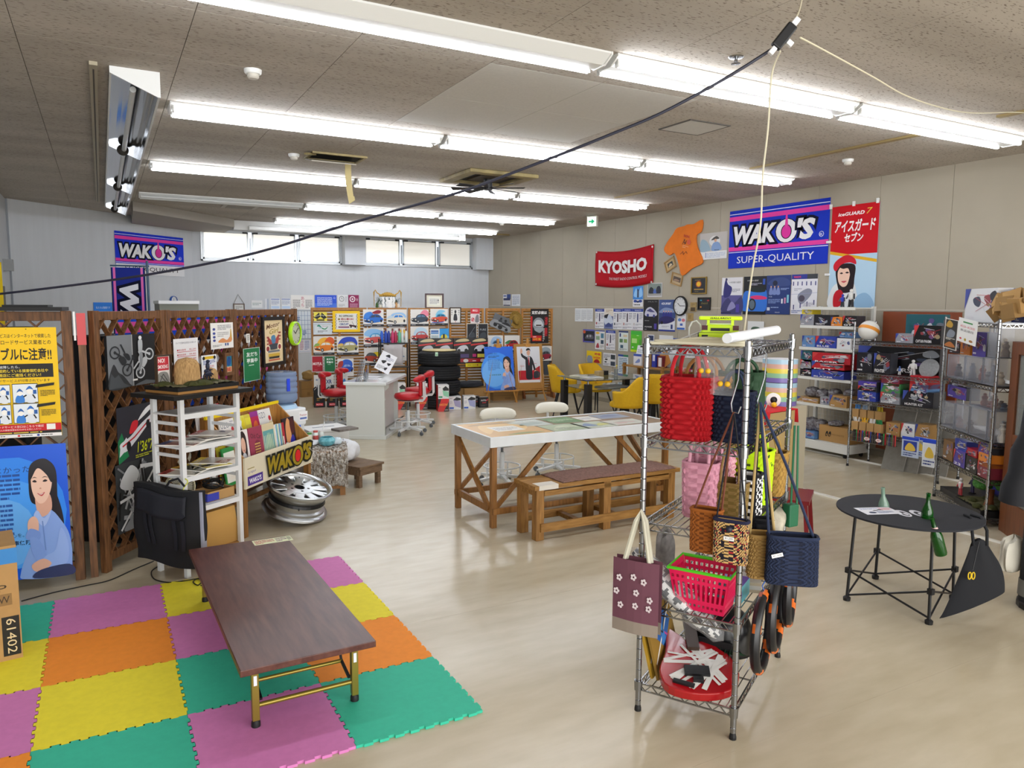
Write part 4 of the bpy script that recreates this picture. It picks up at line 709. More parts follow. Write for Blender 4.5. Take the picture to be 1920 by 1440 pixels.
b.T=Matrix.Translation((-.09,-.004,2.08))@Matrix.Rotation(pi/2,4,'Y');paint(b,[('t',"WAKO'S",0,0,1,1,'#d9dae2',{'shear':.18,'bold':.05,'out':'#0b0d26','ow':.1})],1.25,.2,0,x0=.62);b.T=None;b.build('flag',CLOTH,t)
b=B();b.bx(-.23,.23,-.2,.2,0,1.86);b.col=None;t=thing('grey_cabinet','olive grey cabinet with white top behind the trellis','cabinet',(.85,10.6,0),rad(5));b.build('body',M('olive_grey','#77796c',.5),t);b=B();b.bx(-.24,.24,-.21,.21,1.86,1.9);b.build('top',WHITEP,t)
b=B();b.bx(-1.25,-1.13,13.35,13.55,2.33,2.5);tag(b.build('switch_box',M('box_grey','#9a9c9c',.5)),'grey electrical box on the left white wall','box')
b=B();b.bx(-1.25,-1.235,12.9,13.3,0,2.1);struct(b.build('door_1',M('door_grey','#6d6a62',.6)))
t=thing('flag_banner','yellow and blue flag at the far left wall edge','flag',(-1.09,9.8,0),rad(8));b=B();b.cyl((-.12,0,0),(-.12,0,2.4),.012,8);b.build('pole',M('flag_pole'),t);b=B();b.col=lin('#e0c024');b.bx(-.11,.16,-.001,.001,1.1,2.3);paint(b,[('r',0,0,1,.4,'#31449a'),('r',0,0,1,.15,'#b3282e'),('t','タイヤ',.2,.5,.6,.4,'#22242a')],.27,1.2,-.001,x0=.025,z0=1.1);b.build('flag',CLOTH,t);b=B();b.cyl((-.0,0,0),(-.0,0,.08),.13,16);b.build('foot',M('flag_foot'),t)
BP,BZ=(0,YB),0
def bw(name,label,cat,TL,BR,bg,ops,off=.01,**k):
    p,w,h=rect(TL,BR,BP,BZ,off);return sheet(name,label,cat,p,BZ,w,h,bg,ops,**k)
FRB=M('frame_brown','#5b4636',.5)
bw('framed_notice','small framed notice hanging by a string on the back wall','picture',(439,571),(457,584),'#dcdcd8',[('l',.15,.3,.7,.5,3,'#888')],frame=FRB,fw=.02)
a,c,d=[onp(x,y,BP,0)-Vector((0,.02,0))for x,y in((438,570),(446,552),(458,570))];b=B();b.tube([a,c,d],.006,5);tag(b.build('hanging_string',M('string','#8d8a84',.8)),'string from which the small framed notice hangs','string')
bw('wall_paper_sheet','white paper sheet with few lines pinned on the back wall','notice',(471,563),(492,577),'#e4e6e8',[('l',.1,.3,.8,.4,2,'#9aa')])
bw('folded_paper','folded white paper standing out from the back wall','notice',(496,560),(504,582),'#d9dce2',[('p',[(.5,0),(1,0),(1,1),(.6,1)],'#a8b2c4')])
for k,(x,l)in enumerate(((507,'left'),(527,'right'))):bw('wall_paper_sheet','%s of two white forms with blue headings on the back wall'%l,'notice',(x,559),(x+18,581),'#e3e7ec',[('r',.05,.88,.9,.06,'#3458a8'),('l',.08,.45,.84,.38,6,'#8b97b5'),('r',.08,.12,.84,.2,'#bcd3ee')])
bw('poetry_poster','white poster with brush calligraphy and red characters on back wall','poster',(545,553),(589,581),'#e8e6e3',[('t','あ',.43,.66,.14,.24,'#b8355c'),('t','っ',.46,.45,.1,.16,'#b8355c'),('t','ち',.44,.2,.12,.22,'#b8355c'),('l',.08,.1,.32,.6,7,'#777'),('l',.62,.1,.3,.6,7,'#777')])
bw('blue_poster','bright blue poster of white vertical script on the back wall','poster',(590,553),(631,577),'#2a55cf',[('r',0,0,1,.35,'#4b77de'),('l',.1,.15,.7,.7,9,'#b9c9f0'),('t','心',.86,.7,.09,.18,'#eef')])
bw('white_poster','white poster with a round clock emblem on the back wall','poster',(632,553),(652,579),'#e6e7e8',[('e',.42,.72,.24,.2,'#55585c'),('e',.42,.72,.2,.165,'#e6e7e8'),('k',[(.42,.72),(.42,.82)],.01,'#555'),('k',[(.42,.72),(.52,.7)],.01,'#555'),('l',.1,.15,.6,.2,3,'#aaa'),('l',.78,.5,.12,.4,4,'#99a')])
bw('maroon_poster','maroon poster with white ring emblem on the back wall','poster',(653,553),(673,583),'#8d2353',[('e',.38,.74,.28,.19,'#efe6ea'),('e',.38,.74,.19,.13,'#8d2353'),('e',.38,.74,.09,.06,'#efe6ea'),('t','時計',.75,.6,.16,.2,'#efd9e2'),('l',.12,.1,.76,.38,6,'#cf9fb6')])
bw('whiteboard','wall planner whiteboard ruled in blue squares on the back wall','whiteboard',(512,583),(586,634),'#dfe6ec',[('k',[(.08*i,0),(.08*i,1)],.008,'#7b93b5')for i in range(1,13)]+[('k',[(0,.166*i),(1,.166*i)],.008,'#7b93b5')for i in range(1,6)]+[('l',.1+.16*i,.1+.5*(i%2),.1,.2,3,'#4d6a9c')for i in range(5)],frame=M('alu_trim','#a5adb4',.4,.5),fw=.03)
bw('wall_form','white form with pink and blue columns below the whiteboard','notice',(560,636),(582,661),'#e6e4ea',[('l',.1,.2,.3,.7,7,'#b3707c'),('l',.5,.2,.4,.7,7,'#6f7fae'),('r',.05,.05,.9,.08,'#cfd3df')])
# ================================================================= CEILING ODDMENTS
def smoke(P,l,k):
    t=thing('smoke_detector',l,'smoke detector',(P.x,P.y,ZC));b=B();b.lathe([(.06,0),(.058,-.02),(.05,-.03)],n=24);b.build('base',HOUS,t,smooth=True);b=B();b.lathe([(.038,-.03),(.04,-.05),(.03,-.06),(0,-.062)],n=20);b.build('sensor',M('detector_cream','#cdc9bf',.5),t,smooth=True)
for k,(p,l)in enumerate((((474,131),'white smoke detector on the ceiling left of the lit row, nearest the camera'),((551,289),'small white smoke detector beside the open ceiling hatch'),((1590,299),'white smoke detector on the ceiling near the right wall'),((941,417),'tiny white smoke detector far back near the rearmost light rows'))):smoke(onz(*p,ZC),l,k)
P=onz(1380,107,ZC);t=thing('sprinkler','small metal sprinkler head in the ceiling near the hanging plug','sprinkler',P);b=B();b.lathe([(.05,0),(.045,-.006),(.012,-.008),(.012,-.03)],n=20);b.build('rosette',CHROME,t,smooth=True);b=B();b.lathe([(.03,-.04),(.03,-.043),(0,-.044)],n=16);b.build('deflector',CHROME,t)
DKM=M('dark_seam','#45403a',.6)
t=thing('access_hatch','square ceiling access panel outlined by a dark frame','hatch',(4.77,5.31,ZC));b=B();b.box(0,0,-.004,.44,.40,.006);b.build('panel',CEILN,t)
for q in((-.235,.235,-.215,-.2),(-.235,.235,.2,.215),(-.235,-.22,-.2,.2),(.22,.235,-.2,.2)):b=B();b.bx(*q,-.008,.002);b.build('frame',DKM,t)
BEI=M('aged_beige','#8d7a4e',.6)
for x,y0,y1,l in((6.73,4.44,6.5,'aged beige cover strip on the ceiling, the middle one near the right wall'),(6.81,7.2,9.24,'aged beige cover strip on the ceiling, the farther one near the right wall'),(6.68,2.2,3.72,'aged beige cover strip on the ceiling at the right edge of the view')):
    b=B();b.bx(x-.03,x+.03,y0,y1,ZC-.02,ZC);tag(b.build('ceiling_cover_strip',BEI),l,'cover strip')
b=B();b.bx(7.25,7.31,14.9-.4,14.9+.5,ZC-.02,ZC);b=B();b.bx(7.4,8.3,15.3,15.34,ZC-.03,ZC);tag(b.build('blind_rail',BEI),'brown rail on the ceiling beyond the rolled blind','rail')
t=thing('ceiling_fan_unit','stained ceiling air cassette with black hanging fan blades','fan unit',(4.36,8.62,ZC));YEL=M('yellowed_plastic','#8d7f56',.55,noise=.3,scale=5)
for q in((-.47,.47,-.47,-.33),(-.47,.47,.33,.47),(-.47,-.33,-.33,.33),(.33,.47,-.33,.33)):b=B();b.bx(*q,-.045,0);b.build('frame_side',YEL,t,bevel=.01)
b=B();b.bx(-.33,.33,-.33,.33,-.012,.004);b.build('recess',M('hollow_shade','#17140f',.8),t);b=B();b.bx(-.2,.2,-.2,.2,-.03,-.012);b.build('filter_panel',M('filter_brown','#4b4030',.7),t)  # recess is a flat sheet with its shade in the colour; filter plain brown
b=B();b.cyl((0,0,-.16),(0,0,-.03),.055,14);b.build('hub',BLACKP,t,smooth=True)
for k in range(8):
    b=B();b.T=Matrix.Rotation(k*pi/4+.2,4,'Z')@Matrix.Translation((0,0,-.14))@Matrix.Rotation(rad(14),4,'X');b.prism([(.05,-.012),(.22,-.03),(.46,-.055),(.47,.03),(.22,.025),(.05,.012)],-.004,.004);b.build('blade',BLACKP,t)
t=thing('open_ceiling_hatch','torn open ceiling hatch with a hanging beige strip','hatch',(2.33,8.25,ZC));
for q in((-.30,.30,-.13,-.10),(-.30,.30,.25,.28),(-.30,-.27,-.1,.25),(.27,.3,-.1,.25)):b=B();b.bx(*q,-.02,.0);b.build('frame',YEL,t)
b=B();b.bx(-.27,.27,-.1,.25,-.004,.004);b.build('opening',M('hollow_shade'),t);b=B();b.T=Matrix.Translation((0,.25,-.015))@Matrix.Rotation(rad(12),4,'X');b.bx(-.29,.2,-.30,0,-.012,0);b.build('drop_panel',M('panel_grey','#a8a294',.6),t)  # opening is a flat dark sheet, the hole's shade put into its colour
b=B();b.grid(lambda u,v:(.15+.07*u+.04*v*v,.22+.02*sin(3*v),-.02-.46*v+.05*u*(v>.8)),2,10);b.build('hanging_strip',M('strip_cream','#b5a571',.6),t,solid=.004)
b=B();b.bar((-.36,-.1,-.03),(-.25,.0,-.01),.05,.02);b.build('torn_piece',YEL,t)
P=onz(450,387,ZC);t=thing('ceiling_vent','flat pale ceiling vent plate near the bulkhead','vent',P);b=B();b.box(0,0,-.006,.55,.5,.012);b.build('plate',CEILN,t);b=B();b.box(0,0,-.014,.42,.38,.006);b.build('grille',M('vent_grey','#8f8a80',.7),t)  # grille is a plate in a darker plain grey
P=onz(1111,404,ZC);t=thing('exit_sign','small lit green and white exit arrow sign hanging from the ceiling','sign',(P.x,P.y,ZC),rad(-62));b=B();b.bx(-.1,.1,-.03,.03,-.2,-.01);b.build('case',M('sign_case','#d2d0c4',.4),t);b=B();b.bx(-.085,.085,-.033,-.0305,-.19,-.03);b.build('lit_face',M('sign_face','#dff5ee',.4,emit=1.1),t)
b=B();b.prism([(-.06,-.125),(.0,-.125),(.0,-.16),(.065,-.11),(0,-.06),(0,-.095),(-.06,-.095)],-.036,-.0335,ax='y');b.build('arrow',M('exit_green','#0c9a63',.4,emit=.6),t)
t=thing('mirror_light','unlit mirrored trough light in three sections on the left of the ceiling','light',(.12,5.95,ZC));LL=8.3
MIR=M('mirror_alu','#c9ccd2',.08,1);b=B();b.prism([(0,0),(.31,0),(.31,-.17),(.295,-.17),(.295,-.012),(0,-.012)],0,LL,ax='y');b.build('housing',HOUS,t)
b=B();b.prism([(0,0),(.012,0),(.012,-.04),(0,-.04)],0,LL,ax='y');b.build('lip',HOUS,t)
b=B();b.T=Matrix.Translation((0,.005,0))@Matrix.Rotation(0,4,'X');b.prism([(0,0),(.312,0),(.312,-.172),(.295,-.172),(0,-.045)],-.006,.006,ax='y');b.build('end_plate',HOUS,t)
for k in range(3):
    y0,y1=k*LL/3+.012,(k+1)*LL/3-.012
    b=B();pr=[(.014,-.012),(.08,-.014),(.17,-.03),(.24,-.07),(.28,-.12),(.294,-.168)];b.grid(lambda u,v:((lambda i,f:(pr[i][0]*(1-f)+pr[i+1][0]*f,y0+(y1-y0)*v,pr[i][1]*(1-f)+pr[i+1][1]*f))(min(4,int(u*5)),u*5-min(4,int(u*5)))),20,2);b.build('reflector',MIR,t,smooth=True)
    b=B();b.prism([(.014,-.012),(.294,-.015),(.294,-.16),(.02,-.045)],y1-.006,y1+.006,ax='y');b.build('divider',M('mirror_divider','#b8bcc2',.25,.9),t)
    b=B();b.lathe([(.055,0),(.05,.03),(.02,.05)],n=14);b.T=None;o=b.build('lamp_socket',M('socket_dark','#2b2620',.6),t,smooth=True);o.matrix_local=Matrix.Translation((.14,y1-.02,-.075))@Matrix.Rotation(pi/2,4,'X')
    b=B();b.cyl((.15,y0+.25,-.075),(.15,y1-.06,-.075),.022,10);b.build('tube',DEAD,t,smooth=True)
b=B();b.bx(.0,.05,5.9,13.8,ZC-.025,ZC);t=thing('slot_rail','beige slotted rail on the ceiling alongside the mirrored trough light','rail',(0,0,0));b.build('rail',M('rail_beige','#a49b84',.5),t);b=B();b.bx(.02,.03,6,13.7,ZC-.027,ZC-.0252);b.build('slot',DKM,t)
# ---- hanging plug box and its cords
PL=onz(1470,68,3.10);WCORD=M('cream_cord','#d3cdb4',.5)
t=thing('power_strip','black multi-socket box hanging from a cream cord','power strip',PL);t.matrix_basis=Matrix.Translation(PL)@Matrix.Rotation(rad(-28),4,'Z')@Matrix.Rotation(rad(38),4,'Y')
b=B();b.bx(-.024,.024,-.016,.016,-.062,.062);b.build('case',BLACKP,t,bevel=.006)
b=B();b.bx(-.014,.014,-.012,.012,.063,.10);b.build('plug',M('plug_white','#e1e2e4',.4),t,bevel=.004);b=B();b.bx(-.012,.012,-.012,.012,-.10,-.063);b.build('plug',MATS['plug_white'],t,bevel=.004);b=B();b.bx(.025,.055,-.011,.011,-.02,.005);b.build('plug',MATS['plug_white'],t,bevel=.004)
top=onz(1508,-25,3.46);cord('hanging_lead','cream cord from the ceiling holding the black socket box',[top,onz(1499,18,3.30),onz(1488,40,3.17)],.0045,WCORD)
q=onz(1395,622,1.74);pz=math.atan2(q.y-PL.y,q.x-PL.x)
cord('drop_lead','cream cord dropping from the socket box to the bag rack top',[onz(1463,96,3.05)]+[onp(x,y,PL,pz)for x,y in((1447,140),(1440,240),(1430,330),(1426,420),(1412,500),(1402,570))]+[q],.0045,WCORD)
a=onz(1500,70,3.1);c=onz(1924,212,ZC-.01);pz=math.atan2(c.y-a.y,c.x-a.x)
cord('side_lead','cream cord running from the socket box along the ceiling to the right',[a]+[onp(x,y,a,pz)for x,y in((1560,102),(1640,146),(1700,180),(1770,203),(1828,212))]+[c,c+(c-a)*.3],.004,WCORD)
a=onz(1448,92,3.06);c=Vector((-.62,5.85,0));pz=math.atan2(c.y-a.y,c.x-a.x)
cord('overhead_cable','long dark cable sagging across the room under the ceiling lights',[a]+[onp(x,y,a,pz)for x,y in((1355,150),(1240,212),(1150,250),(1050,290),(940,332),(850,364),(660,418),(480,474),(300,511),(150,533),(0,551),(-60,556))],.0075,M('cable_slate','#26283a',.5),cat='cable',sub=5)
# ================================================================= SLATTED SCREENS AT THE BACK
LP,LZ=Vector((3.32,13.85,0)),math.atan2(-.89,4.68);LD=Vector((cos(LZ),sin(LZ),0));LT=1.80
SL=M('honey_slat','#a87838',.5,noise=.3,scale=5,stretch=(1,8,8),c2='#b98a4a');SLF=M('honey_frame','#a06c2c',.5,noise=.25,scale=6,stretch=(8,8,1))
def sx(x):d=ray(x,600);n=Vector((-LD.y,LD.x,0));p=EYEV+d*((LP-EYEV).dot(n)/d.dot(n));return(p-LP).dot(LD)
slat_cache={}
def louver(x0,x1,label,feet=False):
    a,c=sx(x0),sx(x1);w=c-a-.015;t=thing('slatted_screen',label,'screen',LP+LD*a,LZ)
    for x in(.02,w/2,w-.02):b=B();b.bx(x-.02,x+.02,-.022,.022,0,LT);b.build('post',SLF,t)
    for z in(.06,.62,1.22,LT-.04):b=B();b.bx(.04,w-.04,-.018,.018,z,z+.04);b.build('rail',SLF,t)
    l=round(w/2-.04,3);b=B();b.T=Matrix.Rotation(rad(-38),4,'X');b.bx(-l/2,l/2,-.024,.024,-.005,.005);me=b.mesh('slat',SL)
    for k in range(30):
        z=.13+k*.0555
        if z>LT-.06:continue
        for x in(w*.25+.0,w*.75):o=place('slat',me,t);o.location=(x,.004,z)
    if feet:
        for x in(.02,w-.02):b=B();b.prism([(-.22,0),(.2,0),(.2,.05),(.03,.32),(-.03,.32),(-.22,.05)],x-.018,x+.018,ax='x');b.prism([],0,0)if 0 else None;b.build('foot',M('foot_orange','#8a4f1f',.5),t)
for x0,x1,l in((583,689,'wooden slatted screen at the left with orange and beige car prints'),(690,764,'wooden slatted screen with three blue and red car prints in its left column'),(765,841,'wooden slatted screen with the phone advert and red car prints'),(842,908,'wooden slatted screen with the small framed samurai print'),(910,976,'wooden slatted screen with straw hat and tilted photograph'),(977,1037,'wooden slatted screen at the right end with the red and black inspection poster')):louver(x0,x1,l,x1==1037)
def pw(name,label,cat,TL,BR,bg,ops,off=.034,**k):
    p,w,h=rect(TL,BR,LP,LZ,off);return sheet(name,label,cat,p,LZ,w,h,bg,ops,**k)
def car(body,roof,glass='#3c4a5c',sp=(),dark='#2a2a2e',flip=0,cap=1):
    f=(lambda L:[(1-x,y)for x,y in L])if flip else(lambda L:L);o=[]
    for c,L in sp:o.append(('s',f(L),c))
    o+=[('s',f([(.04,.36),(.1,.26),(.4,.2),(.8,.26),(.95,.34),(.97,.46),(.86,.54),(.62,.55),(.3,.5),(.08,.46)]),body),('s',f([(.3,.5),(.42,.68),(.66,.72),(.8,.66),(.88,.53),(.6,.54)]),roof),('p',f([(.35,.52),(.44,.65),(.58,.67),(.57,.54)]),glass),('p',f([(.6,.545),(.61,.67),(.76,.64),(.83,.54)]),glass),
          ('e',f([(.42,.26)])[0][0],.26,.075,.1,dark),('e',f([(.42,.26)])[0][0],.26,.04,.055,'#b9bcc0'),('e',f([(.88,.33)])[0][0],.33,.05,.085,dark),('p',f([(.06,.3),(.32,.25),(.32,.33),(.07,.38)]),dark),('e',f([(.1,.39)])[0][0],.39,.03,.035,'#e8e2cc'),('e',f([(.28,.37)])[0][0],.37,.035,.04,'#e8e2cc')]
    if cap:o+=[('r',0,0,1,.13,'#2a2b30'),('l',.05,.03,.5,.07,1,'#b9bbc2'),('l',.68,.03,.22,.07,1,'#8d8f96')]
    return o
S1=[(.2,.5),(.3,.85),(.6,.95),(.9,.8),(.85,.5)];S2=[(.5,.6),(.7,.95),(.95,.9),(.97,.6)];S3=[(.02,.45),(.12,.62),(.3,.6),(.2,.4)]
G1='car prints on the slatted screens'
CP=[((587,631),(627,665),'orange coupe car print with fiery background on the left slatted screen',car('#e07a1c','#e8a02c','#e6e2da',[('#f0b83c',S1),('#d9591f',S2),('#8cae5a',S3)])),((631,631),(672,665),'olive saloon car print on deep blue cloud, left slatted screen',car('#a89f6a','#b5ae80','#e2e6e8',[('#2747b8',[(.1,.5),(.2,.85),(.5,.98),(.85,.9),(.9,.5)]),('#d8b45c',S3)])),
      ((632,672),(663,705),'deep blue open sports car print behind the brochure stand',car('#234bb0','#2f58c4','#8fb0e0',[('#2f62c8',S1),('#b33a33',[(.02,.5),(.1,.8),(.35,.85),(.3,.55)]),('#2c8f86',[(.1,.2),(.2,.5),(.3,.3)])],cap=0)),((588,703),(626,732),'pale print with blue letters low on the left slatted screen',[('l',.1,.6,.3,.2,1,'#7a8fb8'),('e',.55,.7,.06,.08,'#4b6aa8'),('t','XR',.6,.45,.3,.25,'#27407f',{'bold':.03}),('l',.1,.1,.7,.3,3,'#b9c2d4')]),((631,703),(652,735),'print with yellow and blue shapes low behind the red stool',[('s',[(.2,.1),(.8,.2),(.7,.6),(.2,.5)],'#e0c23c'),('s',[(.3,.4),(.8,.5),(.7,.8)],'#3f7fc4')]),
      ((680,580),(719,612),'blue coupe car print with red badge, top of its screen',car('#2a6cc4','#2458a8','#39424f',[('#3b7fd6',[(.05,.4),(.1,.75),(.4,.85),(.5,.5)]),('#e6d49a',[(.3,.14),(.6,.2),(.9,.16),(.6,.26)])])+[('s',[(.45,.82),(.7,.96),(.88,.9),(.8,.76),(.55,.74)],'#8a2436')]),((724,580),(762,612),'white wagon car print with blue windows, top right of its screen',car('#e9e2d2','#e4ddd0','#2f7fd0',[('#9cc4ea',[(.2,.4),(.3,.75),(.8,.8),(.95,.5)]),('#c5d7e4',S3)])),
      ((681,615),(719,650),'pink red open sports car print under blue sky',car('#d9605c','#3a9ad4','#c9d9e6',[('#8fc0ea',[(.05,.6),(.2,.9),(.6,.95),(.95,.8),(.8,.5)])])),((724,615),(761,645),'orange red coupe print with yellow splash, middle right of its screen',car('#c9493a','#c2452f','#bcd2da',[('#e9b93a',[(.6,.6),(.75,.92),(.95,.85),(.9,.5)]),('#88a06a',[(.1,.5),(.3,.75),(.5,.6)])])),((682,652),(716,684),'print of a yellow car and a red car on green grass',car('#b8452f','#4b4f52','#59636a',[('#8cb860',[(.02,.15),(.3,.35),(.5,.2)]),('#e8cf2a',[(.05,.55),(.2,.75),(.5,.7),(.45,.5)])],flip=1)),((724,652),(762,676),'pale blue print half hidden behind the display stand',[('s',[(.1,.2),(.5,.5),(.9,.3)],'#8fa6c0')]),
      ((769,580),(803,611),'print of a black car beside an orange car with pink sky',car('#3a4656','#2e3846','#5e7fa0',[('#e88aa0',S2),('#d9682c',[(.55,.3),(.7,.6),(.97,.5),(.95,.28)])])),((806,579),(839,610),'rounded orange red small car print with blue splash',car('#cf5138','#4fb0d8','#2c5c7c',[('#8ac9e6',[(.3,.6),(.5,.92),(.85,.85)]),('#3a59b0',[(.05,.18),(.4,.14),(.8,.2),(.5,.26)])])),((769,612),(803,645),'brick red coupe print with towers behind',car('#b8403e','#a83a3c','#b4c6d2',[('#bcd6e8',S1),('#2f7f86',[(.1,.2),(.5,.14),(.9,.22),(.5,.28)])])),
      ((914,629),(942,660),'pale blue white small car print below the straw hat',car('#c9dcee','#4f82b4','#2b4a66',[('#a4c4e4',S1)])),((945,629),(973,660),'red low sports car print with palm, below the straw hat',car('#b8262c','#a01f26','#3a2a2c',[('#3f7f52',[(.03,.55),(.3,.72),(.6,.66),(.3,.5)])])),((983,647),(1005,672),'print of a dark biplane behind the easel',car('#55604a','#3f4a3a','#222',[('#7fa0a8',S1)],cap=0)),((1007,649),(1033,680),'dark red classic car print at the right end screen',car('#8e1f36','#5f6a74','#2c3034',[('#98a4ac',S1)])+[('r',.12,.2,.08,.16,'#d9b52a')])]
for TL,BR,l,ops in CP:pw('car_print',l,'print',TL,BR,'#e6e3de',ops,group=G1)
CHK=[('r',.07+(.86/18)*i,y,.86/18,.045,'#1b1b1b')for i in range(18)for y in((.80,)if i%2 else(.845,))]
ck=[]
for i in range(10):
    for s in(.10,.865):ck.append(('r',s+(.0175 if i%2 else 0),.14+.072*i,.0175,.072,'#1b1b1b'))
pw('yellow_sign','yellow signboard with chequered borders and racing lettering','sign',(623,583),(675,622),'#f0c60e',[('r',.1,.12,.8,.76,'#e9e6df')]+ck+[('t','RC OFFROAD',.24,.72,.5,.09,'#2a4a3a',{'bold':.03}),('t','初心者OK!',.3,.56,.46,.11,'#a02a34',{'bold':.03}),('e',.23,.61,.04,.05,'#8a7a3a'),('l',.22,.46,.5,.07,1,'#555'),('t','CIRCUIT',.24,.32,.34,.1,'#2f4f8f',{'bold':.03}),('r',.2,.2,.4,.06,'#7a3a6a')]+[('k',[(.6,.32),(.86,.26)],.03,'#40141a'),('e',.66,.24,.03,.05,'#1a1a1a'),('e',.82,.24,.03,.05,'#1a1a1a'),('k',[(.7,.5),(.78,.3)],.006,'#333')],th=.02)
pw('flag_emblem','yellow emblem with crossed chequered flags on the left screen','sign',(588,585),(613,602),'#e3d44a',[('p',[(0,.4),(.4,.95),(.5,.5),(.25,.2)],'#20221c'),('p',[(1,.4),(.6,.95),(.5,.5),(.75,.2)],'#20221c')]+[('r',.1+.1*i,.45+.06*(i%2)+(.1 if i>1 else 0),.05,.09,'#e6e4d4')for i in range(9)]+[('r',.2,.05,.6,.14,'#3a3818')],th=.01)
pw('framed_sign','white sign in grey frame with green and red swoosh','sign',(589,607),(620,625),'#dbe3e6',[('s',[(.15,.75),(.3,.9),(.45,.6),(.3,.7)],'#1f8a72'),('s',[(.45,.6),(.65,.5),(.85,.75),(.7,.42),(.5,.45)],'#1f8a52'),('t','Rental',.5,.72,.3,.08,'#c03a4a'),('t','Hello',.28,.52,.16,.12,'#2f6fb0'),('l',.2,.1,.6,.2,2,'#444')],frame=M('alu_trim'),fw=.02)
FRS=M('silver_frame','#b9b5b2',.4,.4)
pw('framed_sign','red MOTUL sign in silver frame on the left screen','sign',(585,668),(605,696),'#a81a2c',[('t','MOTUL',.06,.42,.88,.18,'#f2e9ea',{'bold':.04}),('l',.5,.34,.4,.05,1,'#d9a0a6'),('l',.2,.08,.6,.05,1,'#c97f88')],frame=FRS,fw=.012)
pw('framed_sign','green 友だち募集中 sign in silver frame beside the red sign','sign',(608,668),(628,696),'#1c6e40',[('t','友だち',.18,.74,.64,.14,'#eef4ef',{'bold':.03}),('t','募集中',.18,.54,.64,.14,'#eef4ef',{'bold':.03}),('l',.3,.44,.4,.05,1,'#cfe3d5')],frame=FRS,fw=.012)
pw('phone_advert','blue and white phone advert sheet on the slatted screen','poster',(806,616),(841,644),'#e3e8ec',[('r',.5,0,.5,1,'#3a9ce0'),('r',.5,.1,.5,.4,'#6fc0e8'),('s',[(.6,.3),(.9,.35),(.85,.6),(.6,.55)],'#e0d24a'),('r',.68,.3,.09,.34,'#1c2a33'),('r',.04,.78,.4,.1,'#2f62a8'),('r',.04,.66,.4,.09,'#3f8ad0'),('l',.06,.2,.36,.35,5,'#8aa'),('l',.55,.04,.4,.1,1,'#eef')])
pw('framed_picture','brown framed print of an armoured samurai figure','picture',(844,578),(862,605),'#e9e8e4',[('s',[(.3,.2),(.5,.14),(.7,.2),(.66,.5),(.58,.62),(.42,.62),(.34,.5)],'#33343a'),('e',.5,.72,.1,.08,'#2a2b30'),('p',[(.36,.78),(.5,.9),(.64,.78)],'#33343a'),('l',.08,.5,.12,.4,3,'#777'),('l',.8,.5,.12,.4,3,'#777'),('e',.5,.07,.05,.03,'#b83a3a')],frame=M('dark_bamboo'),fw=.018)
pw('red_notice','red topped no smoking notice above the dark prints','notice',(881,578),(898,606),'#e4d9d9',[('r',0,.64,1,.36,'#c3313c'),('t','禁煙!',.2,.78,.6,.14,'#f4e9ea',{'bold':.02}),('e',.25,.25,.18,.13,'#c3313c'),('e',.25,.25,.12,.08,'#e9e2e2'),('s',[(.5,.1),(.9,.1),(.85,.55),(.6,.5)],'#77767c'),('k',[(.15,.18),(.35,.32)],.02,'#c3313c')],off=.05)
for k,(x,l)in enumerate(((874,'left'),(895,'right'))):pw('dark_print','black print with pale border, the %s of a pair under the red notice'%l,'print',(x,606),(x+19,640),'#cfc9bc',[('r',.06,.04,.88,.92,'#222429'),('s',[(.2,.2),(.8,.25),(.7,.5),(.3,.45)],'#3f444b'),('t','PURE',.2,.6,.6,.1,'#aab0b6')if k else('k',[(.2,.3),(.8,.8)],.01,'#6a6f76'),('l',.2,.1,.6,.06,1,'#8a8f94')],off=.042)
p,w,h=rect((915,590),(953,618),LP,LZ,.05);sheet('tilted_photo','tilted black and white photograph of two people above a race car','picture',p,LZ,.40,.28,'#5d6064',[('s',[(.0,.5),(.3,.6),(.6,.5),(1,.45),(1,.1),(0,.05)],'#85888b'),('e',.4,.78,.06,.09,'#2a2b2d'),('s',[(.3,.55),(.5,.55),(.46,.7),(.34,.7)],'#34363a'),('e',.66,.75,.07,.1,'#222'),('s',[(.5,.5),(.95,.5),(.9,.62),(.7,.66)],'#26272a'),('e',.22,.25,.1,.14,'#1b1c1e'),('e',.5,.2,.12,.15,'#1b1c1e'),('e',.85,.18,.08,.1,'#1b1c1e'),('s',[(.1,.35),(.5,.42),(.9,.3),(.5,.3)],'#3a3c40')],roll=rad(22),th=.015)
STRAW=M('straw','#8d7030',.85,noise=.25,scale=40,bump=.5);p=onp(966,600,LP,LZ);t=thing('straw_hat','straw cowboy hat hanging at the top corner of a slatted screen','hat',p+Vector((sin(LZ),-cos(LZ),0))*.04,LZ);b=B();b.T=Matrix.Rotation(rad(90),4,'X')@Matrix.Rotation(.3,4,'Z');b.lathe([(.0,.10),(.05,.105),(.075,.09),(.085,.02),(.10,.008),(.15,.014),(.165,.03)],n=30,sx=.82,sy=1.1,cap=False);b.build('crown_and_brim',STRAW,t,smooth=True,solid=.006);b=B();b.T=Matrix.Rotation(rad(90),4,'X')@Matrix.Rotation(.3,4,'Z');b.lathe([(.0865,.02),(.084,.04)],n=30,sx=.84,sy=1.12,cap=False);b.build('hat_band',M('hat_band','#4f3d18',.7),t,smooth=True)
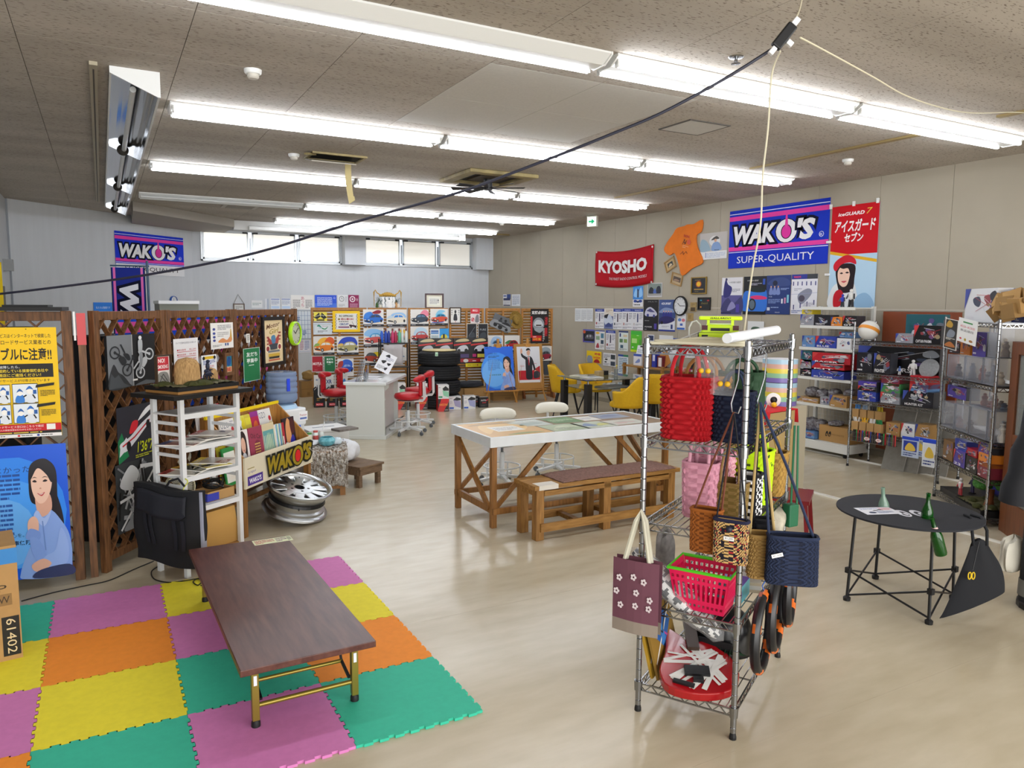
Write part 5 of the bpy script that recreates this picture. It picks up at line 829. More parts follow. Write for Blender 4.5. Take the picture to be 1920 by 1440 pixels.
pw('inspection_poster','tall red and black 定期点検 poster on the right end screen','poster',(994,579),(1027,643),'#191517',[('t','定期点検は',.06,.84,.84,.1,'#f0efee',{'bold':.03}),('r',0,.16,.1,.62,'#c01f28'),('t','法律',.78,.52,.16,.26,'#c8242c',{'vert':0,'bold':.02}),('t','義務',.78,.2,.16,.26,'#c8242c',{'bold':.02}),('e',.44,.55,.32,.2,'#8d939a'),('s',[(.2,.52),(.3,.66),(.56,.66),(.7,.52),(.5,.48)],'#c9ced3'),('r',.3,.5,.3,.04,'#3a2e2a'),('s',[(.2,.4),(.5,.3),(.7,.4),(.5,.46)],'#9aa1a8'),('r',.1,.06,.52,.16,'#c81f1f'),('t','13項目',.14,.08,.42,.07,'#f2c21c',{'bold':.03}),('l',.14,.16,.4,.05,1,'#f4dada'),('l',.68,.04,.1,.4,7,'#ddd')])
pw('grey_apron','grey cloth apron hanging beside the right easel','apron',(1014,678),(1027,702),'#4f545b',[('p',[(.0,0),(.3,.0),(.4,.4),(.1,.5)],'#3f444b'),('r',.1,-.25,.25,.28,'#d9dad8')],mat=CLOTH,th=.03)
bw2=LP+LD*sx(705)
t=thing('new_year_ornament','straw new year ornament with paper strips and pine on the screen top','ornament',onp(727,577,LP,LZ),LZ);ROPE=M('straw_rope','#b08a3c',.85,noise=.25,scale=30,bump=.4)
b=B();b.grid(lambda u,v:(-.16+.32*u,(.03*sin(pi*u)+.012)*cos(2*pi*v),.22+.03*sin(pi*u)+(.03*sin(pi*u)+.012)*sin(2*pi*v)*(1+.2*sin(60*u+6*v))),30,12);b.build('rope',ROPE,t,smooth=True)
for s in(-1,1):b=B();b.tube([(s*.12,0,.23),(s*.2,0,.28),(s*.23,0,.33),(s*.255,0,.29),(s*.255,0,.2),(s*.25,0,.02)],[.014,.01,.012,.014,.007,.006],8);b.build('tassel',ROPE,t,smooth=True)
for k,x in enumerate((-.09,-.02,.06,.11)):
    b=B()
    for i in range(4):b.T=Matrix.Translation((x+(.012 if i%2 else-.012),-.05,.2-.045*i))@Matrix.Rotation(.3*(1 if i%2 else-1),4,'Y');b.bx(-.02,.02,-.001,.001,-.05,0)
    b.build('paper_streamer',M('paper_white','#ecebe8',.6),t)
b=B();b.bx(-.0,.07,-.055,-.05,.0,.15);paint(b,[('l',.3,.1,.4,.8,6,'#555')],.07,.15,-.0552,x0=.035);o=b.build('paper_slip',[M('paper_white')],t)
R=random.Random(11);b=B()
for k in range(70):a=R.uniform(-.2,.2);b.bar((a,-.01,.05+R.uniform(0,.06)),(a+R.uniform(-.07,.07),-.03+R.uniform(-.02,.02),.12+R.uniform(0,.1)),.006,.003)
stuff(b.build('pine_needles',M('pine_green','#2f4a34',.8),t))
for x,c,h in((-.2,'#3c5a2c',.1),(-.13,'#d8d2be',.06),(.16,'#b98a5a',.12),(.2,'#d9cfc0',.08)):b=B();b.lathe([(.02,0),(.03,.01),(.025,h*.7),(.01,h)],(x,0,0),12);b.build('small_offering',M('offer'+c,c,.6),t,smooth=True)
pw('framed_certificate','dark framed certificate standing above the slatted screens','picture',(799.5,553),(829,576),'#e6e3d2',[('r',.08,.1,.84,.8,'#c9c29a'),('r',.1,.12,.8,.76,'#e9e8dc'),('l',.2,.25,.6,.45,6,'#8f9099'),('r',.72,.5,.06,.12,'#444')],frame=M('frame_plum','#37141c',.35),fw=.03,off=.0)
RP,RZ=(XR,8),-pi/2
def rw(name,label,cat,TL,BR,bg,ops,off=.008,**k):
    p,w,h=rect(TL,BR,RP,RZ,off);return sheet(name,label,cat,p,RZ,w,h,bg,ops,**k)
rw('calendar_sheet','small calendar sheet with navy pictures high in the far corner','calendar',(944,552),(958,574),'#e3e3e6',[('r',.5,.6,.5,.4,'#2c4687'),('r',.05,.48,.9,.2,'#27315c'),('r',.05,.8,.4,.12,'#5a6aa0'),('r',.05,.02,.9,.1,'#55586c'),('l',.08,.15,.84,.28,4,'#b5b7c2')])
rw('printed_sheet','white sheet of dark lines high in the far corner','notice',(960,552),(976,574),'#e3e6ec',[('l',.1,.1,.8,.8,8,'#8b94ab')])
# ================================================================= TYRES, BATTERIES, OIL, EASELS BEFORE THE SCREENS
TYR=M('tyre_rubber','#15161a',.75,bump=.3,scale=40)
TP=(5.36,12.55)
for k in range(4):
    t=thing('car_tyre',['bottom black tyre of the tall stack','second black tyre from the bottom of the tall stack','third black tyre from the bottom of the tall stack','topmost black tyre of the tall stack, under the pale lid'][k],'tyre',(TP[0],TP[1],.258*k),.5*k,'stacked car tyres');t.scale=(1.07,1.07,1)
    pr=[(.22,.03),(.26,.0),(.33,.012),(.355,.04)]
    for z in(.07,.11,.15,.19):pr+=[(.362,z-.018),(.362,z+.012),(.350,z+.015),(.350,z+.019)]
    pr+=[(.355,.215),(.33,.243),(.26,.256),(.22,.226),(.20,.13),(.22,.03)]
    b=B();b.lathe(pr,n=44,cap=False);b.build('tread',TYR,t,smooth=True,ang=25)
    b=B();b.lathe([(.215,.05),(.2,.128),(.215,.2)],n=30,cap=False);b.lathe([(.2,.11),(0,.11)],n=30,cap=False);b.build('inner_liner',M('tyre_inner','#0b0b0d',.8),t)
b=B();b.lathe([(.0,.0),(.3,.0),(.31,.012),(.3,.02),(0,.03)],n=36,cap=False);tag(at(b.build('stack_lid',M('lid_cream','#cdbd8c',.5),smooth=True),(TP[0],TP[1],1.034)),'pale cream round lid on top of the tyre stack','lid')
sheet('tyre_sticker','small green sticker on the top tyre edge','sticker',(5.16,12.20,.96),rad(-22),.05,.07,'#bfe0c4',[('r',.2,.2,.6,.2,'#4a9a63')])
def batt(loc,rz,l,c,g='battery boxes on the floor'):
    carton('battery_box',l,'box',loc,rz,.19,.22,.47,'#ececec',[('r',0,0,1,.48,'#1b1a1c'),('p',[(0,0),(.5,0),(1,.38),(1,.48),(.3,.48),(0,.1)],'#d01f26'),('t','VARZONE',.1,.22,.8,.08,'#f0a040',{'shear':.25,'bold':.02}),('t','JAPAN',.62,.03,.3,.05,'#eee'),('p',[(.4,.86),(.7,.96),(.98,.86),(.98,.78),(.5,.78)],'#17181a'),('p',[(.4,.8),(.98,.74),(.98,.53),(.5,.6)],c),('r',.04,.52,.36,.06,'#2f9a68'),('l',.06,.88,.3,.05,1,'#99a')],side='#b3161c',group=g)
batt((4.62,12.62,0),rad(-14),'red and black battery box behind the red stools, leftmost of three','#8fcfae');batt((4.97,12.46,0),rad(-14),'red and black battery box partly behind the rear red stool','#8fcfae');batt((5.21,12.06,0),rad(-14),'red and black battery box standing before the tyre stack','#8fcfae')
for k,(x,y,l)in enumerate(((5.50,12.20,'left'),(5.76,12.14,'right'))):carton('battery_box','white battery box with lilac battery picture, %s one of the pair beside the tyres'%l,'box',(x,y,0),rad(-16),.215,.2,.235,'#eceef0',[('p',[(.34,.74),(.62,.95),(.98,.86),(.98,.7),(.4,.66)],'#18191c'),('p',[(.36,.72),(.97,.64),(.97,.12),(.5,.26)],['#a9a4cc','#a3a9d4'][k]),('r',.03,.05,.36,.13,'#2c62cc'),('l',.06,.82,.3,.06,1,'#667'),('l',.06,.4,.22,.25,5,'#bbc')],group='white battery boxes')
for x,y,rz,l in((5.98,12.36,30,'rear black oil can by the first easel'),(6.06,12.16,-10,'front black oil can with red lettering by the first easel')):carton('oil_can',l,'can',(x,y,0),rad(rz),.17,.11,.19,'#1a1a1d',[('t','AUTO',.15,.62,.6,.16,'#d9dde4',{'bold':.03}),('s',[(.7,.6),(.9,.85),(.95,.7)],'#b82a3a'),('r',.3,.42,.45,.1,'#a8343a'),('l',.15,.1,.7,.2,2,'#555')],top='#8e8f94',group='black oil cans')
for k,(x,y,c,l)in enumerate(((3.40,13.50,1,'black oil jug with red label at the foot of the left screen'),(3.62,13.42,1,'black oil jug second from the left by the screens'),(3.85,13.38,1,'black oil jug third from the left, behind the red stool'),(4.06,13.34,0,'black oil jug nearest the white counter'))):
    t=thing('oil_jug',l,'jug',(x,y,0),rad(-12),'oil jugs by the left screen');b=B();b.prism([(-.1,0),(.1,0),(.1,.26),(.04,.36),(-.03,.36),(-.1,.28)],-.075,.075,ax='y');b.build('body',BLACKP,t,bevel=.012);b=B();b.cyl((.0,0,.36),(.0,0,.40),.03,12);b.build('cap',M('cap_dark','#2a2a2e',.5),t)
    b=B();paint(b,[('r',.1,.0,.8,.25,'#c8323c'),('t','MOTUL',.16,.06,.68,.12,'#fff'),('l',.2,.45,.6,.3,2,'#b08a3c')],.16,.2,0,z0=.03);o=b.build('label',PRINT,t);o.location=(0,-.0765,0)
    b=B();b.tube([(-.09,0,.27),(-.10,0,.33),(-.05,0,.37)],.012,6);b.build('handle',BLACKP,t)
for loc,rz,s,l in(((3.55,15.2,0),.2,(.3,.3,.32),'brown carton on the floor behind the left screen edge'),((6.2,12.78,0),-.19,(.5,.3,.30),'wide brown carton behind the first easel'),((5.86,12.9,0),-.19,(.26,.3,.30),'brown carton between tyres and easel'),((6.95,12.92,0),-.19,(.6,.22,.2),'low brown carton behind the two easels')):carton('cardboard_box',l,'box',loc,rz,*s,'#9a7543',[('k',[(0,.5),(1,.5)],.006,'#7a5a32'),('r',.4,.1,.2,.2,'#86653a')],mat=PRINT)
o=crumple((.13,.1,.2),21).build('brown_paper_bag',M('kraft','#9a7a45',.8,bump=.4),smooth=True);at(o,(3.62,15.15,.325));tag(o,'crumpled brown paper bag on the carton behind the left screen','bag')
o=crumple((.3,.14,.12),17).build('dark_cloth',M('cloth_dark','#2b2d33',.9),smooth=True);at(o,(6.05,12.78,.305));tag(o,'crumpled dark cloth on the cartons beside the tyre stack','cloth')
b=B();b.bx(0,1.55,-.14,-.02,.70,.72);o=b.build('display_ledge',SLF);at(o,LP+LD*(sx(781)),LZ);tag(o,'wooden ledge on the slatted screens carrying the radio control kit boxes','shelf')
for k,x in enumerate((781,813,847,879)):
    p=LP+LD*(sx(x)+.18);n=Vector((sin(LZ),-cos(LZ),0));carton('kit_box','black radio control kit box with red band, %s of four behind the tyres'%['first','second','third','last'][k],'box',p+n*.085+Vector((0,0,.722)),LZ,.345,.09,.50,'#141216',[('s',[(.1,.86),(.3,.95),(.7,.98),(.9,.9),(.6,.86)],'#c9b98c'),('p',[(0,.76),(1,.84),(1,.78),(0,.70)],'#c4262c'),('s',[(.2,.52),(.35,.68),(.7,.72),(.85,.56),(.6,.48)],'#cfd0d6'),('e',.3,.52,.09,.06,'#111'),('e',.72,.52,.1,.07,'#111'),('r',.1,.26,.22,.12,'#b3286a'),('r',.38,.24,.5,.14,['#c9c43a','#5b5a86','#4c3c6e','#d8c84a'][k]),('r',0,.06,1,.14,'#a8202a'),('e',.7,.12,.15,.07,'#d8d4d0'),('l',.1,.08,.4,.06,1,'#eee')],group='kit boxes behind the tyres')
sheet('price_strip','yellow price strip along the ledge below the kit boxes','sign',LP+LD*(sx(888))+Vector((sin(LZ),-cos(LZ),0))*.145+Vector((0,0,.66)),LZ,.40,.07,'#e4cf28',[('l',.1,.3,.8,.4,1,'#8a7a20'),('e',.6,.5,.04,.2,'#a33')])
EAS=M('easel_wood','#b4803c',.5,noise=.2,scale=8,stretch=(8,8,1))
def easel(P,rz,label,w=.58,h=.86):
    t=thing('easel',label,'easel',P,rz)
    for s in(-1,1):b=B();b.bar((s*.32,-.12,0),(s*.06,.10,1.12),.035,.02);b.build('leg',EAS,t)
    b=B();b.bar((0,.45,0),(0,.10,1.12),.035,.02);b.build('leg',EAS,t)
    b=B();b.bx(-.34,.34,-.10,-.03,.215,.24);b.build('ledge',EAS,t);b=B();b.bx(-.05,.05,.06,.10,1.05,1.12);b.bar((0,.09,1.08),(0,.10,1.22),.045,.03);b.build('top_clamp',EAS,t)
    return t
e1=(6.64,12.62,0);easel(e1,rad(-8),'wooden easel holding the blue insurance poster')
E1=Matrix.Translation(e1)@Matrix.Rotation(rad(-8),4,'Z')
sheet('easel_poster','blue poster board of the woman in pale blue shirt standing on the left easel','poster',E1@Vector((0,-.075,.242)),rad(-8),.58,.84,'#1f66dc',[('e',.4,.45,.55,.42,'#3f93f2'),('e',.3,.4,.42,.32,'#6bb2f7'),('l',.1,.46,.42,.26,9,'#3a78c8'),('t','お客様の安心',.12,.82,.32,.04,'#1d3a70'),('l',.12,.74,.4,.06,2,'#2a4d8a'),('t','1st 自動車保険',.12,.34,.42,.03,'#143'),('l',.04,.955,.2,.02,1,'#123')]+lady(.74,.8,.88),lean=-.175,th=.012,mat=GLOSS)
e2=(7.28,12.60,0);easel(e2,rad(-8),'wooden easel holding the poster of the man in a dark suit')
E2=Matrix.Translation(e2)@Matrix.Rotation(rad(-8),4,'Z')
man=[('r',0,0,1,.32,'#b8202c'),('p',[(0,.31),(1,.40),(1,1),(0,1)],'#dfe1e8'),('p',[(.6,.3),(1,.45),(1,.12),(.6,.1)],'#b8202c'),('r',0,0,1,.05,'#e8e8ea'),
       ('s',[(.34,.5),(.36,.66),(.46,.72),(.58,.72),(.68,.64),(.78,.4),(.80,.3),(.72,.3),(.66,.48),(.64,.3),(.62,.08),(.36,.08),(.34,.3)],'#26262c'),('s',[(.38,.62),(.28,.66),(.18,.72),(.15,.8),(.2,.82),(.26,.76),(.4,.7)],'#26262c'),('p',[(.44,.71),(.56,.71),(.52,.5)],'#f0f0f2'),('p',[(.48,.70),(.52,.70),(.525,.5),(.5,.45),(.475,.5)],'#a8202c'),('s',[(.14,.8),(.2,.82),(.23,.88),(.2,.95),(.16,.94),(.13,.88)],'#d9a68c'),('s',[(.42,.84),(.44,.77),(.5,.74),(.56,.78),(.57,.86),(.5,.9)],'#d9a78e'),('s',[(.4,.88),(.41,.93),(.5,.96),(.58,.93),(.59,.86),(.55,.9),(.46,.89)],'#1b1819'),('e',.46,.845,.012,.006,'#222'),('e',.53,.845,.012,.006,'#222'),('k',[(.47,.79),(.53,.79)],.004,'#8a3a36'),('e',.78,.3,.05,.03,'#d9a68c'),('s',[(.7,.1),(.95,.12),(.97,.26),(.8,.3),(.7,.24)],'#33343c'),('t','Hello',.08,.42,.2,.06,'#c98a90',{'shear':.3}),('l',.72,.5,.2,.03,1,'#c98a90')]
t=sheet('easel_poster','brown board with the poster of a waving man in dark suit on the right easel','poster',E2@Vector((0,-.075,.242)),rad(-8),.60,.88,'#a8793a',[('r',.1,.14,.8,.8,'#e8e8ea')]+[tuple([o[0]]+([[(.12+.76*x,.16+.78*y)for x,y in o[1]]]+list(o[2:])if o[0]in 'psk' else[o[1],.12+.76*o[2],.16+.78*o[3],.76*o[4],.78*o[5]]+list(o[6:])if o[0]=='t' else[.12+.76*o[1],.16+.78*o[2],.76*o[3],.78*o[4]]+list(o[5:])))for o in man],lean=-.175,th=.014)
# ================================================================= WHITE COUNTER
CWH=M('counter_white','#d5d8d4',.35);t=thing('counter','white counter desk with sloping side bracket and grey foot rail','counter',(3.37,9.82,0),rad(57))
b=B();b.bx(-.03,1.30,-.03,.57,.755,.80);b.build('top',M('counter_top','#dfe3e2',.1),t,bevel=.008);b=B();b.bx(0,.035,0,.54,.05,.755);b.build('end_panel',CWH,t);b=B();b.bx(1.23,1.265,.1,.54,.05,.755);b.build('end_panel',CWH,t)
b=B();b.bx(.035,1.23,.16,.19,.05,.755);b.build('front_panel',M('counter_panel','#d4cdcb',.4),t);b=B();b.bx(-.02,1.28,-.02,.56,0,.05);b.build('plinth',CWH,t,bevel=.004)
b=B();b.prism([(.16,.755),(-.0,.755),(.0,.70),(.08,.62),(.05,.52),(.11,.44),(.05,.38),(.12,.30),(.16,.30)],.26,.29,ax='x');b.build('bracket',CWH,t)
b=B();b.tube([(.10,.02,.05),(.10,.02,.125),(.14,.02,.14),(1.24,.02,.14)],.013,8);b.build('foot_rail',M('rail_grey','#7d7a74',.35,.6),t,smooth=True)
CM=Matrix.Translation((3.37,9.82,0))@Matrix.Rotation(rad(57),4,'Z');cw=lambda x,y,z=.801:CM@Vector((x,y,z))
t=thing('brochure_stand','clear brochure stand full of dark leaflets on the white counter','brochure stand',cw(.12,.38),rad(53+200));b=B();b.bx(-.11,.11,-.06,.10,0,.006);b.build('base',M('clear_acrylic','#e3e9ec',.1,trans=.8),t)
for k in range(4):b=B();b.T=Matrix.Translation((0,-.04+.022*k,.005))@Matrix.Rotation(-.2,4,'X');b.col=lin(['#4a3b3c','#55606e','#8e99a6','#c9cdd2'][k]);b.bx(-.105,.105,-.004,.004,0,.29);b.build('leaflet',GLOSS,t)
t=thing('memo_cup','clear cup of pens on the counter','cup',cw(.38,.36));b=B();b.lathe([(.035,0),(.038,.1),(.034,.1),(.032,.006),(0,.006)],n=18,cap=False);b.build('cup',MATS['clear_acrylic'],t,smooth=True);b=B();b.bar((0,0,.008),(.02,.01,.14),.007);b.build('pen',M('pen_blue','#3355a8',.4),t);b=B();b.bar((0,.01,.008),(-.022,0,.13),.007);b.build('pen',BLACKP,t)
for k,(x,y,r)in enumerate(((.45,.15,10),(.72,.25,-8))):o=sheet('paper_form',['white form lying on the near half of the counter','white form lying mid counter'][k],'paper',cw(x,y,.8015),rad(53+r),.21,.29,'#eef0f1',[('l',.1,.1,.8,.8,9,'#aab')],lean=-pi/2,th=.0008)
sheet('tilted_leaflet','white leaflet with black pictures propped at an angle on the counter','leaflet',cw(1.02,.30,.86),rad(-20),.24,.30,'#e6e6ea',[('s',[(.3,.8),(.5,.95),(.6,.8)],'#1b1b1d'),('s',[(.2,.5),(.5,.6),(.4,.4)],'#222'),('s',[(.6,.5),(.85,.55),(.75,.4)],'#1b1b1d'),('s',[(.55,.2),(.75,.3),(.7,.12)],'#26262a'),('l',.1,.08,.5,.2,4,'#777'),('l',.4,.62,.5,.2,3,'#99a')],roll=rad(28),lean=-.25,th=.004)
t=thing('bottle_rack','slim black display rack behind the counter','rack',(4.66,13.0,0),rad(-11))
for x in(-.26,.26):
    for y in(-.12,.12):b=B();b.cyl((x,y,0),(x,y,1.24),.012,8);b.build('post',BLACKM,t)
for z in(.3,.72,1.16):b=B();b.bx(-.27,.27,-.13,.13,z,z+.012);b.build('shelf',BLACKM,t)
for k in range(8):
    c=['#2a62d0','#2348a8','#2a3f9a','#c43a6a','#b83358','#63b08a','#dfe6e4','#dfe6e4'][k];q=thing('spray_bottle','%s bottle, number %d from the left on the black display rack'%(['bright blue','deep blue','navy','pink','crimson','green','white','clear white'][k],k+1)if False else '%s bottle on the top of the black display rack'%['bright blue','deep blue','navy blue','pink','crimson','green','white capped','pale grey'][k],'bottle',Matrix.Translation((4.66,13.0,1.173))@Matrix.Rotation(rad(-11),4,'Z')@Vector((-.22+.062*k,-.05*(k%2),0)),0,'bottles on the black display rack')
    b=B();b.lathe([(.027,0),(.029,.01),(.029,.16),(.015,.2),(.015,.22)],n=14);b.build('body',M('btl'+c,c,.35),q,smooth=True);b=B();b.lathe([(.018,.215),(.018,.255),(0,.26)],n=12);b.build('cap',M('cap_%d'%(k%2),['#e8e8e8','#7a4a3a'][k%2],.5),q,smooth=True)
b=B();b.grid(lambda u,v:(-.17+.34*u,-.02*sin(pi*u)*(1-v)-.015*sin(9*u),.36-.36*v),12,4);o=b.build('grey_cloth',M('cloth_grey','#b6b2b4',.9),smooth=True,solid=.02);at(o,(4.58,12.83,.78),rad(-11));tag(o,'grey cloth bag hanging on the black display rack','bag')
# ================================================================= STOOLS
def stool(P,rz,label,seat,metal,arm,seat_z=.56,group=None):
    t=thing('swivel_stool',label,'stool',P,rz,group);LM=M('lift_steel','#6e7276',.3,.8);CAS=M('caster_grey','#5d6268',.5)
    for k in range(5):
        a=2*pi*k/5+.3;b=B();b.bar((.03*cos(a),.03*sin(a),.095),(.27*cos(a),.27*sin(a),.075),.042,.03);g=b.build('base_leg',metal,t,bevel=.004)
        b=B();b.cyl((.27*cos(a)-.012*sin(a),.27*sin(a)+.012*cos(a),.028),(.27*cos(a)+.012*sin(a),.27*sin(a)-.012*cos(a),.028),.027,12);b.cyl((.27*cos(a),.27*sin(a),.03),(.27*cos(a),.27*sin(a),.075),.008,6);b.build('caster',CAS,g)
    b=B();b.lathe([(.035,.06),(.035,.12),(.026,.13),(.026,.34),(.022,.345)],n=16);b.build('column',metal,t,smooth=True);b=B();b.cyl((0,0,.34),(0,0,seat_z-.06),.014,10);b.build('gas_lift',LM,t,smooth=True)
    b=B();b.tube([(.19*cos(a*pi/14),.19*sin(a*pi/14),.2)for a in range(28)],.008,6,closed=True);b.build('foot_ring',metal,t,smooth=True)
    for k in range(5):a=2*pi*k/5+.3;b=B();b.bar((.19*cos(a),.19*sin(a),.085),(.19*cos(a),.19*sin(a),.2),.012);b.build('ring_post',metal,t)
    b=B();b.lathe([(.05,seat_z-.07),(.17,seat_z-.05),(.195,seat_z-.03),(.2,seat_z),(.185,seat_z+.03),(.1,seat_z+.045),(0,seat_z+.045)],n=30);b.build('seat',seat,t,smooth=True,ang=70);b=B();b.lathe([(.16,seat_z-.066),(.05,seat_z-.09)],n=16);b.build('seat_plate',metal,t)
    b=B();b.bar((.06,.03,seat_z-.07),(.15,.09,seat_z-.085),.02,.008);b.build('lever',LM,t)
    if arm:
        for x in(-.075,.075):b=B();b.tube([(x,-.1,seat_z-.075),(x,-.225,seat_z-.07),(x,-.24,seat_z-.04),(x,-.235,seat_z+.20)],.013,6);b.build('back_bracket',metal,t)
        b=B();b.bar((-.085,-.238,seat_z+.2),(.085,-.238,seat_z+.2),.026,.01);b.build('back_bracket',metal,t)
        b=B();b.grid(lambda u,v:(-.1+.2*u,-.205+.02*(2*u-1)**2,seat_z+.0+.24*v),8,6);b.build('back_pad',seat,t,smooth=True,solid=.035)
    def pad(u,v):
        th=(-.95+1.9*u)*(1.15 if arm else 1.05);r=.235;a=-pi/2+th;q=2*pi*v;k=(1-abs(2*u-1)**5)**.5
        return((r+.034*k*cos(q))*cos(a),(r+.034*k*cos(q))*sin(a)*.95,seat_z+(.235 if arm else .215)+(.045 if arm else .06)*k*sin(q)+.02*cos(th))
    b=B();b.grid(pad,24,12);b.build('back_cushion',seat,t,smooth=True,ang=80)
    if not arm:b=B();b.tube([(0,-.08,seat_z-.08),(0,-.25,seat_z-.07),(0,-.262,seat_z+.18)],.014,6);b.build('back_bracket',metal,t)
RED=M('red_vinyl','#b0121f',.35);CRM=M('white_vinyl','#e2e0d4',.4);WST=M('white_steel','#d9dcdd',.35)
stool((3.83,10.12,0),rad(60),'red swivel stool on white base, nearest on the right side of the counter',RED,WST,1);stool((4.22,10.72,0),rad(62),'red swivel stool on white base, farther one on the right side of the counter',RED,WST,1)
stool((3.02,11.0,0),rad(-118),'red swivel stool left of the counter, nearer one',RED,WST,1);stool((3.42,11.55,0),rad(-125),'red swivel stool behind the counter, farther one on the left',RED,WST,1)
stool(onz(941,908),rad(170),'white swivel stool behind the work table, left one',CRM,WST,0,.49);stool(onz(1043,889),rad(172),'white swivel stool behind the work table, right one',CRM,WST,0,.49)
# ================================================================= WORK TABLE AND BENCH
t=thing('work_table','long wooden work table with white edge and map-covered top','table',(2.77,5.42,0));TL_,TW,TZ=1.97,.80,.78;WH2=M('table_white','#d9dee2',.45,noise=.04,scale=8)
for q in((0,TL_,0,.025),(0,TL_,TW-.025,TW),(0,.025,.025,TW-.025),(TL_-.025,TL_,.025,TW-.025)):b=B();b.bx(*q,TZ-.085,TZ);b.build('edge_board',WH2,t,bevel=.002)
b=B();b.bx(.025,TL_-.025,.025,TW-.025,TZ-.025,TZ-.006);tp=b.build('tabletop',M('top_brown','#7d654b',.5,noise=.2,scale=9),t)
mp_=[(.03,.05,.62,.72,'#c99a4e',[('s',[(.1,.2),(.4,.5),(.7,.3),(.9,.6),(.5,.9),(.2,.7)],'#dcb468'),('r',.3,.3,.44,.34,'#e6e4de'),('l',.34,.36,.36,.2,3,'#9a9a9a'),('s',[(.1,.8),(.5,.95),(.9,.85)],'#a8803c'),('s',[(.3,.05),(.6,.15),(.9,.08)],'#7f8a3c')]),(.50,.40,.36,.34,'#b9c2bb',[('s',[(.1,.2),(.5,.6),(.9,.4),(.6,.2)],'#93a39c'),('l',.1,.6,.8,.3,3,'#e3e6e0')]),(.67,.06,.38,.32,'#a3b394',[('s',[(.1,.2),(.5,.8),(.9,.5)],'#c7d0b4'),('l',.2,.2,.6,.3,3,'#74806a')]),(.90,.42,.32,.32,'#4d7a46',[('l',.1,.3,.8,.4,3,'#bcd0b2')]),(1.02,.06,.34,.32,'#b8c2b0',[('s',[(.1,.4),(.4,.8),(.5,.3)],'#6f86a8'),('s',[(.5,.3),(.8,.7),(.95,.4)],'#c4c67a')]),(1.24,.44,.2,.24,'#e4e2da',[('l',.1,.3,.8,.4,2,'#99a')]),(1.34,.1,.4,.26,'#cfcfc4',[('s',[(.1,.3),(.5,.7),(.9,.4)],'#b3b3a6'),('l',.2,.2,.6,.3,2,'#d8a0a0')]),(1.46,.46,.34,.26,'#8d9aac',[('s',[(.1,.3),(.5,.8),(.9,.5)],'#6d7ea0')])]
for k,(x,y,w,h,c,ops)in enumerate(mp_):
    b=B();b.T=Matrix.Translation((x+w/2,y,TZ-.0055))@Matrix.Rotation(-pi/2,4,'X');paint(b,[('r',0,0,1,1,c)]+ops,w,h,0);b.build('map_sheet',GLOSS,tp)
b=B();b.bx(.026,TL_-.026,.026,TW-.026,TZ-.003,TZ-.0005);
for x in(.05,TL_-.07):
    for y in(.045,TW-.045):b=B();b.box(x,y,(TZ-.085)/2,.05,.045,TZ-.085);b.build('leg',ORW,t,bevel=.003)
    b=B();b.bar((x,.07,.15),(x,TW-.07,.15),.03,.06);b.build('stretcher',ORW,t);b=B();b.bar((x-.02,TW-.08,TZ-.1),(x-.02,.08,.16),.025,.05);b.build('brace',ORW,t)
for y in(.02,TW-.02):b=B();b.bx(.03,TL_-.05,y-.015,y+.015,.12,.17);b.build('stretcher',ORW,t)
for y in(.035,TW-.035):
    b=B();b.bar((.09,y+.03,.17),(.62,y+.03,TZ-.09),.04,.025,up=(0,1,0));b.build('brace',ORW,t);b=B();b.bar((TL_-.11,y+.03,.17),(TL_-.64,y+.03,TZ-.09),.04,.025,up=(0,1,0));b.build('brace',ORW,t)
PINE=M('yellow_pine','#96682e',.5,noise=.3,scale=6,stretch=(1,9,9),c2='#ab7f42');PINV=M('yellow_pine_v','#8f622c',.5,noise=.3,scale=6,stretch=(9,9,1),c2='#a5783e')
t=thing('bench','long pine bench with a brown fleece pad in front of the work table','bench',(2.93,4.96,0),rad(.5));BL=1.50
for k in range(3):b=B();b.bx(0,BL,.115*k,.115*k+.112,.415,.45);b.build('seat_plank',PINE,t,bevel=.004)
b=B();b.bx(.04,.22,-.0008,.11,.414,.4508);o=b.build('white_paint_patch',M('old_white','#dcd8cf',.6),t);o['label']='worn white paint on the end plank'
for x in(.04,.70,BL-.1):
    for y in(.05,.295):b=B();b.box(x+.02,y,.2075,.075,.07,.415);b.build('leg',PINV,t,bevel=.004)
    b=B();b.bx(x-.01,x+.05,.09,.26,.36,.41);b.build('cross_bearer',PINE,t)
for y in(.0,.335):b=B();b.bx(.06,BL-.02,y,y+.016,.07,.14);b.build('stretcher',PINE,t)
for y in(.03,.3):b=B();b.bx(.1,BL-.1,y-.015,y+.015,.36,.4);b.build('seat_rail',PINE,t)
for x in(.42,.80):b=B();b.bx(x,x+.05,.016,.335,.085,.12);b.build('cross_rail',PINE,t)
R=random.Random(31)
b=B();b.grid(lambda u,v:(.26+1.19*u,-.005+.345*v+.012*sin(6*u),.452+.018*(1-(2*u-1)**10)*(1-(2*v-1)**8)+R.uniform(0,.006)),110,34);o=b.build('fleece_pad',M('brown_fleece','#75574e',.95,noise=.25,scale=60,bump=.8,bdist=.006),smooth=True,solid=.004);at(o,(2.93,4.96,0),rad(.5));tag(o,'brown fleece pad lying on the pine bench','pad')
